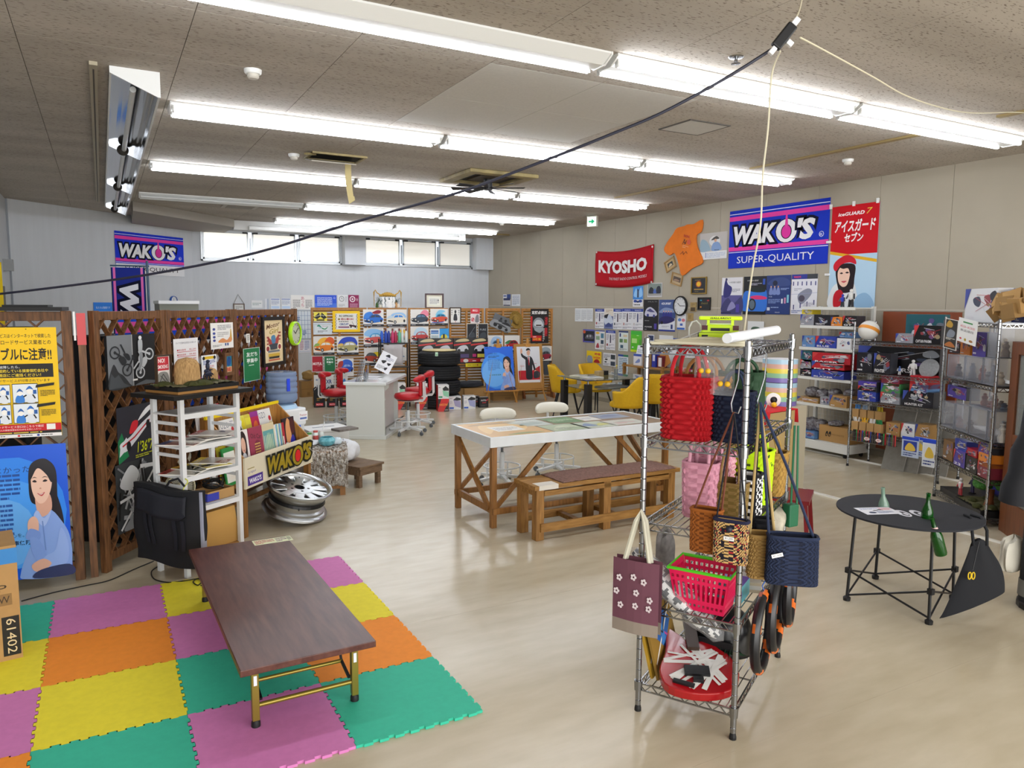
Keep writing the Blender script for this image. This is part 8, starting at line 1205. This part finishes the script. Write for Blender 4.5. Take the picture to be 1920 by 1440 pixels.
woven('woven_basket','rose pink spotted basket behind the pale pink one',r2(.17,.50,z),BZ0,.2,.15,.25,'knot',['#c9869a','#dba8b8'],'bag',90,45,.9,.009,[('arch','#d59aac',.09,.008)],True)
woven('woven_basket','olive tan twine basket between the pink and lime bags',r2(.33,.26,z),BZ0,.15,.13,.17,'plain',['#8a7040','#75602f'],'bag',48,22,.9,.006,[('arch','#93784a',.2,.006)])
woven('woven_basket','neon lime basket with black star stitching on the middle shelf',r2(.34,.62,z),BZ0,.18,.15,.26,'plaid',['#b8e312','#b0dc10','#b8e312','#b8e312','#b8e312','#3a4a14'],'bag',48,22,.9,.004,[('arch','#b8e020',.1,.007)])
woven('woven_bag','black and white chequered knit bag behind the corner post',r2(.39,.33,z),BZ0,.10,.12,.20,'basket',['#15161a','#dfe0e2'],'bag',40,24,1,.006)
woven('woven_basket','tan wicker basket at the back of the middle shelf',r2(.36,.82,z),BZ0,.2,.14,.22,'plain',['#a3803f','#8f6e36'],'bag',48,20,.85,.006,[('arch','#a8884c',.1,.006)])
o=crumple((.16,.1,.2),61).build('spotted_bag',M('cowhide','#c9c2b0',.8,noise=.0,scale=9,c2='#26221f'),smooth=True);at(o,r2(.36,.78,BLV[2]-.24),.4);tag(o,'black and cream spotted cloth bag at the back right of the rack','bag')
hk=r2(BWd+.03,.12,1.47)
for k,(x,y,zt,l)in enumerate(((BWd+.02,.14,1.675,'long steel S hook on the right rail holding the corded bags'),(BWd-.05,-.02,1.675,'long steel S hook at the front corner post'))):
    b=B();b.tube([r2(x-.02,y,zt+.02),r2(x,y,zt+.03),r2(x+.025,y,zt),r2(x+.02,y,zt-.1),r2(x-.005,y,zt-.2),r2(x,y,zt-.235),r2(x+.025,y,zt-.24),r2(x+.035,y,zt-.21)],.0035,6);tag(b.build('s_hook',CHROME,smooth=True),l,'hook','S hooks of the bag rack')
hf=r2(BWd-.04,-.03,1.44)
p,w,h=onfront(1299,950,1352,1037,.01);woven('woven_bag','tan leather woven bag with brown strap hanging on the rack front',p,BZ0,w,.07,h,'chevron',['#96551f','#6a3812'],'bag',72,34,.96,.004,[('hang','#6a3a2a',hf,.005)])
p,w,h=onfront(1350,962,1409,1050,.075);t=woven('woven_bag','red, navy and straw plaid knitted pouch with a white price label',p,BZ0,w,.05,h,'plaid',['#1c1a24','#c9a468','#c9a468','#a02a30','#d0ae76'],'bag',84,40,.98,.004,[('hang','#1a1a20',hf,.004)],rim='#20203a');b=B();paint(b,[('r',0,0,1,1,'#eeeeee'),('t','¥1,200',.12,.2,.76,.6,'#333')],.042,.016,0,z0=h*.56);o=b.build('price_label',PRINT,t);o.location.y=-.032
b=B();b.ell((0,-.034,h*.83),.014);b.build('button',M('button_navy','#191a2c',.5),t,smooth=True)
QP=r2(BWd+.045,.07,0);QR=rad(-40);p,w,h=rect((1404,1000),(1452,1082),QP,QR,0);woven('woven_bag','beige crochet bag with rope strap hanging on the right side',p,QR,w,.09,h,'knot',['#a3834c','#8f7040'],'bag',110,55,.98,.008,[('hang','#b39a68',hk,.006)],True)
QP=r2(BWd+.10,.0,0);p,w,h=rect((1440,1002),(1529,1096),QP,QR,0);t=woven('woven_bag','large navy woven bag with navy cord straps hanging lowest on the right',p,QR,w,.08,h,'chevron',['#222c46','#151b2e'],'bag',90,40,1.04,.004,[('hang','#28324c',hk,.006)]);sheet('price_label','small white price label tied to the large navy bag','label',p+Vector((sin(QR),-cos(QR),0))*.056+Vector((-.05,.04,h*.62)),QR,.045,.015,'#eeeeee',[('t','¥1,500',.1,.2,.8,.6,'#444')],roll=-.3)
QP=r2(BWd+.02,.16,0);p,w,h=rect((1412,972),(1447,1015),QP,QR,0);woven('woven_bag','small black beaded pouch hanging behind the crochet bag',p,QR,w,.06,h,'knot','#121319','bag',40,18,1,.006,[('hang','#14151a',hk,.005)],True)
b=B();b.T=None;q=r2(BWd+.04,.86,0);b.bar(q+Vector((0,0,1.27)),q+Vector((0,0,.86)),.012,.004);b.bar(q+Vector((.012,-.012,1.27)),q+Vector((.02,-.02,.86)),.012,.004);t=thing('green_strap_bag','small green bag on long green straps at the rear right post','bag',(0,0,0));GRN=M('green_strap','#0f5a3a',.5);b.build('straps',GRN,t);b=B();b.box(q.x,q.y,.80,.07,.05,.12);b.build('body',GRN,t,bevel=.008)
t=thing('shopping_basket','hot pink plastic basket with lime green rim on the lower shelf','basket',r2(.26,.12,BLV[1]+.008),BZ0);HP=M('hot_pink','#d81450',.4);LG=M('lime_rim','#4fbf1c',.4);hh=.19
for sd in range(4):
    l0,l1=((.27,.21),(.2,.16))[sd%2];off=(.095,.13)[sd%2];b=B();b.T=Matrix.Rotation(sd*pi/2,4,'Z')@Matrix.Translation((0,-off*.82,0))@Matrix.Rotation(rad(-9),4,'X').inverted()
    g=lambda u,z0,z1,u2:b.add([((u-.5)*(l1+(l0-l1)*z0),0,z0*hh),((u2-.5)*(l1+(l0-l1)*z0),0,z0*hh),((u2-.5)*(l1+(l0-l1)*z1),0,z1*hh),((u-.5)*(l1+(l0-l1)*z1),0,z1*hh)],[(0,1,2,3)])
    n=11
    for z0,z1 in((0,.1),(.17,.28),(.70,.78),(.86,1)):g(0,z0,z1,1)
    for k in range(n+1):
        a=max(0,(k-.22)/n);c=min(1,(k+.22)/n)
        for z0,z1 in((.1,.17),(.28,.70),(.78,.86)):g(a,z0,z1,c)
    b.build('side',HP,t,solid=.004)
b=B();b.bx(-.105,.105,-.078,.078,0,.004);b.build('floor_panel',HP,t);b=B();b.tube([(.14,.105,hh-.004),(-.14,.105,hh-.004),(-.14,-.105,hh-.004),(.14,-.105,hh-.004)],.008,6,closed=True);b.build('rim',LG,t)
o=thing('wrapped_cushion','black and white zigzag cushion in clear film leaning across the lower shelf','cushion',r2(.06,.10,.62),BZ0);o.rotation_euler=(rad(0),rad(38),BZ0);b=B();cz=lambda u,v:'#dddddb' if(abs(((v*9)%2)-1)+(u*5%1)*.6)%1>.5 else('#6d6e72' if u<.4 else '#1c1d21');b.grid(lambda u,v:(-.17+.52*v,.075*cos(2*pi*u)*(sin(pi*min(1,max(0,v*.96+.02)))**.4),.05*sin(2*pi*u)*(sin(pi*min(1,max(0,v*.96+.02)))**.4)),30,40,cu=True,cfn=cz);b.build('cushion',CLOTH,o);b=B();b.grid(lambda u,v:(-.19+.57*v,.085*cos(2*pi*u)*(sin(pi*v)**.3),.058*sin(2*pi*u+.2*sin(20*v))*(sin(pi*v)**.3)),24,20,cu=True);b.build('film',M('clear_film','#e3e6ea',.06,alpha=.18),o,smooth=True)
t=thing('tote_bag','mauve tote bag with white flowers hanging on the left side of the rack','bag',r2(.06,-.045,.40),BZ0);MV=M('mauve_canvas','#6d4552',.9);b=B();b.col=lin('#6d4552');b.grid(lambda u,v:(-.17+.22*u,-.02-.012*sin(pi*u),.34*v),6,6,cfn=lambda u,v:'#8f8378' if v<.24 else '#6d4552');b.grid(lambda u,v:(-.17+.22*u,.02+.012*sin(pi*u),.34*v),6,6,cfn=lambda u,v:'#8f8378' if v<.24 else '#6d4552');fl=[];R=random.Random(5)
for i in range(9):
    x,y=.15+.33*(i%3)+R.uniform(-.08,.08),.34+.22*(i//3)+R.uniform(-.06,.06);fl+=[('e',x+.045*cos(a*1.2566),y+.03*sin(a*1.2566),.028,.018,'#d8ccd0')for a in range(5)]
for yy,rz_ in((-.034,0),(.034,pi)):b.T=Matrix.Translation((-.06,yy,0))@Matrix.Rotation(rz_,4,'Z');paint(b,fl,.2,.34,0);b.T=None
b.build('body',CLOTH,t)
for yy in(-.015,.015):b=B();b.tube([(-.12,yy,.33),(-.07,yy,.52),(-.05,0,.565),(-.03,yy,.52),(0,yy,.33)],.009,6);b.build('handle',M('cream_handle','#c9c6b4',.8),t)
o=crumple((.05,.03,.26),71).build('grey_bag',M('mesh_grey','#6d6a68',.8,noise=.3,scale=30),smooth=True);at(o,r2(-.03,.40,.50));tag(o,'grey mesh bag hanging at the rear left of the rack','bag')
z=BLV[0]+.008
for k,(x,c1,c2,l)in enumerate(((.045,'#b08a2a','#7a2a5a','front'),(.075,'#8a6a2a','#2a5a9a','rear'))):
    t=sheet('painted_board','colourful painted board with yellow edge leaning at the left of the bottom shelf, %s one'%l,'board',r2(x,.20,z),SZr,.30,.34,c1,[('p',[(.1,.6),(.5,.95),(.9,.6),(.5,.3)],c2),('s',[(.2,.1),(.5,.3),(.8,.2),(.6,.05)],'#c9b42a'),('k',[(.05,.2),(.95,.8)],.01,'#d9d4cc'),('k',[(.05,.8),(.95,.25)],.01,'#b04a8a'),('p',[(.4,.35),(.6,.35),(.5,.75)],'#3a78b8'),('k',[(.1,.9),(.5,.5),(.9,.9)],.008,'#2a2a2a')],lean=-.25,th=.012)
t=thing('electric_guitar','red electric guitar body with white and black tape stripes on the bottom shelf','guitar',r2(.24,.10,z+.03),BZ0);t.rotation_euler=(rad(16),0,BZ0+rad(25));t.scale=(1.12,1.12,1.12);out=spline([(-.15,.0),(-.12,-.09),(0,-.12),(.12,-.09),(.17,0),(.15,.1),(.10,.16),(.12,.24),(.06,.20),(0,.17),(-.05,.22),(-.10,.26),(-.11,.18),(-.12,.1)],4)
b=B();b.prism(out,0,.04);b.build('body',M('guitar_red','#a01018',.2,coat=.5),t,bevel=.006);R=random.Random(12);b=B()
for k in range(13):
    a,c=R.uniform(0,6.3),R.uniform(2,4.3);p,q=Vector((.13*cos(a),.03+.13*sin(a),.0412)),Vector((.13*cos(a+c),.03+.13*sin(a+c),.0412+.0003*k));q.z=p.z=.0412+.0003*k;b.bar(p,q,R.uniform(.010,.022),.0004)
b.build('white_tape',M('tape_white','#dcdad6',.3),t);b=B();b.bx(-.05,.05,-.03,.02,.041,.056);b.bx(-.02,.02,-.065,-.045,.041,.06);b.build('bridge',BLACKP,t);b=B();b.bx(-.025,.025,.12,.52,.035,.06);b.build('neck',M('neck_dark','#3a2a20',.4),t);b=B();b.bar((-.10,-.06,.046),(-.02,-.09,.05),.02,.008);b.build('strap',BLACKP,t)
LEAF=M('fern_green','#123a24',.6)
for k,(x,y,r,l)in enumerate(((.14,.26,20,'left'),(.22,.32,-15,'right'))):
    t=thing('palm_leaf','dark green palm frond fan lying above the guitar, %s one'%l,'leaf',r2(x,y,z+.10),BZ0+rad(r));b=B();b.bar((-.12,0,.03),(.16,0,0),.006);b.build('stem',LEAF,t)
    for i in range(11):
        for s in(-1,1):b=B();x0=-.1+.024*i;b.add([(x0,0,.027-.009*i*.3),(x0+.012,0,.025),(x0+.04,s*(.10-.004*i),-.01),(x0+.028,s*(.10-.004*i),-.012)],[(0,1,2,3)]);b.build('leaflet',LEAF,t,solid=.002)
t=thing('helmet','black and white helmet shell on the bottom shelf behind the guitar','helmet',r2(.27,.42,z+.02),BZ0);b=B();b.grid(lambda u,v:(.14*cos(2*pi*u)*(1-v**4)**.5,.12*sin(2*pi*u)*(1-v**4)**.5,.04+.22*v),28,12,cu=True,cfn=lambda u,v:'#c9c9c6' if .3<u<.62 else '#101114');b.build('shell',GLOSS,t,smooth=True,solid=.006);b=B();b.bx(-.08,.08,-.135,-.125,.09,.13);b.build('visor',BLACKP,t)
for k,(y,zc,l)in enumerate(((.16,.42,'black steering wheel cover with orange flames hanging on the right, nearest'),(.30,.47,'black steering wheel cover hanging second on the right'),(.44,.55,'black flame printed steering wheel cover hanging farthest on the right'))):
    t=thing('wheel_cover',l,'wheel cover',r2(BWd+.06+.03*k,y+.06,zc),SZr+rad(2+2*k),'steering wheel covers on the rack');b=B();cf=lambda u,v:'#d0641c' if(sin(31*u)+sin(47*u+v*9))>1.25 and u>.1 else '#121317';b.grid(lambda u,v:((.17+.022*cos(2*pi*v))*cos(2*pi*u),.022*sin(2*pi*v),(.17+.022*cos(2*pi*v))*sin(2*pi*u)),60,10,cu=True,cfn=cf);b.build('ring',colmat('cover_leather',.4,.5),t,smooth=True);b=B();b.tube([(0,0,.185),(0,.01,.21),(.01,0,.23)],.003,5);b.build('hook',M('hook_blue','#2a5aa8',.4),t)
for k,(x,y,c,l)in enumerate(((.34,.30,'#5bb8c9','turquoise and purple pennant on the lower shelf'),(.37,.45,'#c9b9a0','stack of printed cards in film on the lower shelf'),(.30,.62,'#8f8a84','grey wrapped packs at the back of the lower shelf'),(.36,.74,'#a8a29a','film wrapped sheets at the rear right of the lower shelf'))):carton('film_pack',l,'pack',r2(x,y,BLV[1]+.008),BZ0+.3*k,.12,.14,.05+.03*(k==0),c,[('r',0,.3,1,.4,'#6a4ab8' if k==0 else '#d9d6d0')],top='#6a4ab0' if k==0 else '#c9c4bc')
t=thing('toy_sports_car','neon yellow toy sports car with rear wing on the rack top','toy car',r2(.22,.36,1.712),BZ0+rad(16));t.scale=(.76,.76,.66);NY=M('neon_yellow','#c8e800',.3);b=B();b.prism([(-.12,.02),(.12,.02),(.125,.06),(.105,.085),(.075,.125),(-.075,.125),(-.105,.085),(-.125,.06)],-.12,.20,ax='y');b.build('body',NY,t,bevel=.008)
b=B();b.prism([(-.12,.02),(.12,.02),(.125,.06),(.10,.08),(-.10,.08),(-.125,.06)],.2,.34,ax='y');b.build('bonnet',NY,t,bevel=.01);b=B();b.bx(-.125,.125,-.15,-.09,.155,.182);b.build('wing',NY,t,bevel=.008)
for s in(-1,1):b=B();b.bx(s*.07-.008,s*.07+.008,-.13,-.1,.12,.156);b.build('wing_strut',NY,t);b=B();b.bx(s*.09-.017,s*.09+.017,-.1225,-.12,.085,.118);b.build('tail_light',M('tail_red','#4a0c14',.25),t);b=B();b.bx(s*.088-.018,s*.088+.018,-.1225,-.12,.036,.052);b.build('exhaust_vent',BLACKP,t)
for s in(-1,1):
    for y in(-.05,.26):b=B();b.cyl((s*.118-.012,y,.033),(s*.118+.012,y,.033),.033,16);b.build('wheel',BLACKP,t)
b=B();b.bx(-.055,.055,-.1225,-.12,.08,.1);b.build('rear_grille',BLACKP,t);b=B();paint(b,[('t','GALLARDO',0,0,1,1,'#1a1a10',{'shear':.3,'bold':.04})],.12,.011,0,z0=.163);o=b.build('lettering',PRINT,t);o.location.y=-.1505;b=B();b.bx(-.123,.123,-.1222,-.12,.066,.070);b.build('trim_line',M('trim_dark','#6a7a00',.4),t)
R=random.Random(77);pts=[]
for k in range(7):a=.05*k;pts+=[r2(-.0+.02*k,.02+.03*k,1.712+.008*(k%2)),r2(.2,.08+.03*k+R.uniform(-.02,.02),1.714+.009*(k%3)),r2(.40,.10+.02*k,1.712+.008*(k%2)),r2(.2,.05+.03*k,1.715+.003*k)]
cord('cord_bundle','bundle of cream flat cable lying on the rack top',pts,.0075,WCORD,cat='cable',sub=4)
b=B();b.cyl(r2(.36,-.03,1.745),r2(.42,.62,1.765),.021,14);b.cyl(r2(.42,.62,1.765),r2(.42,.63,1.765),.017,12);tag(b.build('poster_tube',M('tube_white','#dfe3ea',.4),smooth=True),'white rolled poster tube lying across the rack top','tube')
b=B();b.tube([r2(.12+.03*cos(a*.7),.30,1.76+.05*sin(a*.7))for a in range(10)]+[r2(.05,.3,1.72)],.004,6);tag(b.build('wire_loop',M('plug_white'),smooth=True),'white wire loop standing by the neon toy car','wire')
for k,(x,y,l)in enumerate(((.25,.04,'left'),(.34,.02,'right'))):
    t=thing('charm_bag','clear plastic bag with yellow chick charms hanging under the rack top, %s one'%l,'bag',r2(x,y,1.50),BZ0,'charm bags');b=B();b.grid(lambda u,v:(-.045+.09*u,.012*sin(pi*u)*sin(6*v),.17*v),8,8);b.build('bag',M('clear_film'),t,smooth=True)
    for q in range(2):b=B();b.ell((-.015+.03*q,0,.10-.05*k),.012);b.build('charm',M('chick_yellow','#e0b020',.5),t,smooth=True)
REDC=M('red_cloth','#c01420',.8);CH=Vector((4.66,4.02,0));t=thing('rocking_chair','dark red wooden chair behind the bag rack','chair',CH,rad(35));DRD=M('red_lacquer','#7a0f18',.35);b=B();b.box(0,0,.40,.42,.40,.03);b.build('seat',DRD,t)
for x in(-.18,.18):
    for y in(-.17,.17):b=B();b.bar((x,y,.40),(x*1.15,y*1.2,0),.03);b.build('leg',DRD,t)
for k in range(7):b=B();b.bar((-.18+.06*k,.19,.41),(-.2+.067*k,.30,.88),.022,.012);b.build('back_slat',DRD,t)
b=B();b.bar((-.24,.31,.9),(.24,.31,.9),.05,.02);b.build('top_rail',DRD,t)
P=Vector((5.02,4.62,0));t=thing('box_stack_table','pale wooden box stand draped with red cloth behind the rack','stand',P,rad(10));b=B();b.bx(-.2,.2,-.2,.2,0,.98);b.build('box',M('pale_wood','#b39a68',.6),t);b=B();b.grid(lambda u,v:(-.23+.46*u,-.22+.44*v,.992-(.12*max(0,abs(2*u-1)-.92)/.08)),24,6);b.build('cloth',REDC,t,smooth=True,solid=.006)
for k,(x,z)in enumerate(((-.1,1.0),(.12,1.0))):t=thing('eyed_ornament','round white ornament with black centre on the red cloth, %s one'%['left','right'][k],'ornament',P+Vector((x,-.02,z)),rad(-40),'eyed ornaments');b=B();b.T=Matrix.Translation((0,0,.06))@Matrix.Rotation(pi/2,4,'X');b.lathe([(.03,-.02),(.06,-.015),(.062,.01),(.03,.022)],n=24,cap=False);b.build('ring',WHITEP,t,smooth=True);b=B();b.ell((0,-.005,.06),.03);b.build('pupil',BLACKP,t,smooth=True);b=B();b.ell((0,-.05,.022),.024);b.build('beak',M('chick_yellow'),t,smooth=True)
for k in range(2):t=thing('candy_tub','stacked clear tub banded blue, pink, yellow and green behind the rack, %s one'%['lower','upper'][k],'tub',(5.6,4.95,.95+.22*k),0,'banded tubs');b=B();b.grid(lambda u,v:(.16*cos(2*pi*u),.16*sin(2*pi*u),.215*v),28,10,cu=True,cfn=lambda u,v:['#7a6ab0','#8fc09a','#e0d04a','#d9b0a0','#a8cbe0'][min(4,int(v*5))]);b.lathe([(.16,.215),(0,.216)],n=28,cap=False);b.build('tub',GLOSS,t,smooth=True)
b=B();b.bx(-.18,.18,-.18,.18,0,.95);o=at(b.build('tub_stand',M('stand_cream','#b5ac96',.6)),(5.6,4.95,0));tag(o,'cream stand beneath the banded tubs','stand')
# ================================================================= ROUND BLACK TABLE
TC=Vector((4.33,2.78,0));NAV=M('navy_canvas','#15171f',.75,bump=.15,scale=60);t=thing('camp_table','round black folding camp table with crossed tube legs','table',TC,0);TR,TZ2=.41,.62
b=B();b.lathe([(0,TZ2-.012),(TR-.01,TZ2-.012),(TR,TZ2-.008),(TR,TZ2+.002),(TR-.01,TZ2+.004),(0,TZ2+.002)],n=48,cap=False);b.build('top',NAV,t,smooth=True,ang=30)
fe=[Vector((4.12,3.02,0))-TC,Vector((4.63,3.18,0))-TC,Vector((4.75,2.71,0))-TC,Vector((4.24,2.55,0))-TC]
for i,p in enumerate(fe):
    q=fe[(i+1)%4];pt=p*.92;pt.z=TZ2-.012;b=B();b.cyl(p+Vector((0,0,.02)),pt,.0095,8);l=b.build('leg',BLACKM,t,smooth=True);b=B();b.lathe([(.022,0),(.024,.02),(.012,.03)],tuple(p),10);b.build('foot',RUB,l);b=B();b.box(p.x,p.y,.20,.03,.03,.035);b.build('joint',BLACKP,l)
    for z0,z1 in((.035,.20),(.20,.035)):b=B();b.cyl(p+Vector((0,0,z0)),q+Vector((0,0,z1)),.0065,8);b.build('cross_strut',BLACKM,t,smooth=True)
for k,(px_,c,tl,zz,l)in enumerate(((1660,'#9fc4ae',.1,.55,'clear green glass bottle in the table cup hole, left one'),(1738,'#0f5a14',0,.58,'green glass bottle standing in the rear cup hole'),(1768,'#0f5a14',.3,.50,'green beer bottle with label leaning in the right cup hole'))):
    p=onz(px_,[950,972,992][k],TZ2);t=thing('glass_bottle',l,'bottle',(p.x,p.y,zz-.03));t.rotation_euler=(0,-tl,rad(-30));b=B();b.lathe([(.0,0),(.03,.0),(.033,.01),(.033,.11),(.028,.13),(.012,.17),(.011,.215),(.014,.22),(.011,.225)],n=20,cap=False);b.build('glass',M('btg%d'%(k>0),c,.08,trans=.55),t,smooth=True)
    if k==2:b=B();b.lathe([(.0215,.145),(.0145,.168)],n=20,cap=False);b.build('label',M('label_red','#c9a8a4',.5),t)
p=onz(1667,972,.52);t=thing('glass_tumbler','clear tumbler hanging through the front of the camp table','glass',(p.x,p.y,.52));b=B();b.lathe([(0,0),(.03,0),(.04,.09),(.037,.09),(.028,.006)],n=18,cap=False);b.build('glass',MATS['clear_acrylic'],t,smooth=True)
p=onz(1660,964,TZ2+.006);sheet('event_flyer','white flyer with blue and pink drawings lying on the camp table','flyer',p,rad(-22),.23,.15,'#e6e8f0',[('l',.1,.7,.5,.2,3,'#7a86b8'),('s',[(.35,.5),(.45,.6),(.5,.48)],'#2a2c3a'),('s',[(.5,.6),(.62,.7),(.68,.55)],'#2a2c3a'),('l',.62,.55,.34,.35,4,'#e39aa6'),('e',.25,.25,.1,.12,'#33405c'),('l',.4,.12,.45,.3,4,'#9aa4c0')],lean=-pi/2,th=.001)
p=onz(1708,963,TZ2+.0045);t=thing('eyes_emblem','white printed pair of eyes emblem on the camp table top','emblem',p,rad(-28));b=B()
for x in(-.045,.045):b.T=Matrix.Translation((x,-.07,0))@Matrix.Rotation(-pi/2,4,'X');paint(b,[('e',.5,.5,.5,.5,'#dcdde6'),('e',.55,.45,.3,.32,'#15171f'),('e',.62,.4,.16,.18,'#dcdde6')],.075,.15,0)
b.T=None;b.build('print',PRINT,t)
BG=M('black_canvas','#0f1117',.85,bump=.2,scale=50);q=onz(1815,1150,.02);t=thing('cloth_bag','large black cloth bag with a yellow eyes charm hanging from the table edge','bag',(4.58,2.57,0),rad(8));b=B()
BM=(Matrix.Translation((4.50,2.46,0))@Matrix.Rotation(rad(-28),4,'Z'))
def bf(s):
    def f(u,v):
        k=v**.8;x0,x1=-.185+.15*k,.20-.115*v**2.2;z=(.015+.165*u)*(1-v)+(.51-.06*(2*u-1)**2)*v;return(x0+(x1-x0)*u,s*.028*sin(pi*u)**.6*(1-.5*v)+.004*sin(14*u+5*v)*v,z)
    return f
b.grid(bf(-1),20,16);b.grid(bf(1),20,16);b.build('body',BG,t,smooth=True);at(t,(4.50,2.46,0),rad(-28))
for s in(-1,1):b=B();b.tube([(.025+s*.04,-.01,.47),(.02+s*.045,.0,.56),(.01+s*.03,.03,.632),(s*.02,.09,.63)],.009,6);b.build('handle',BG,t,smooth=True)
b=B();b.bar((.0,-.035,.50),(-.03,-.04,.33),.004);b.build('charm_cord',BLACKP,t);b=B()
for x in(-.052,-.03):b.tube([(x+.009*cos(a*.7),-.05,.30+.022*sin(a*.7))for a in range(9)],.0035,6,closed=True)
b.build('eyes_charm',M('charm_yellow','#d9b81c',.4),t)
SU=Vector((4.87,2.44,0));t=thing('racing_suit','dark coverall hanging on a stand at the right edge of the view','suit',SU,rad(-30));DK=M('suit_black','#14151b',.8,bump=.3,scale=12,bdist=.006)
b=B();b.tube([(.14,0,1.40),(.09,-.01,1.28),(.07,0,1.1),(.03,-.015,1.0),(.02,0,.86),(-.01,-.01,.78),(-.015,0,.69)],[.06,.078,.07,.085,.074,.084,.08],14);b.build('sleeve',DK,t,smooth=True);b=B();b.grid(lambda u,v:(.30+.19*cos(2*pi*u)*(1-.25*v),.11*sin(2*pi*u),.62+.85*v),24,8,cu=True);b.build('torso',DK,t,smooth=True)
for x in(.16,.40):b=B();b.tube([(x+.02,0,.66),(x,0,.35),(x-.02,-.01,.06)],[.10,.085,.075],14);l=b.build('trouser_leg',DK,t,smooth=True);b=B();b.cyl((x-.018,-.01,.10),(x-.015,-.01,.2),.083,14);b.build('reflective_band',M('band_grey','#6a6a66',.5),l,smooth=True)
b=B();b.cyl((.3,.02,0),(.3,.02,1.5),.015,8);b.cyl((.3,.02,0),(.3,.02,.03),.2,20);b.build('stand_pole',BLACKM,t)
o=crumple((.10,.05,.24),91).build('pale_bag',M('pale_cloth','#c9c5b8',.7),smooth=True);at(o,(5.0,2.50,.2));tag(o,'pale cloth bag hanging beside the dark suit','bag')
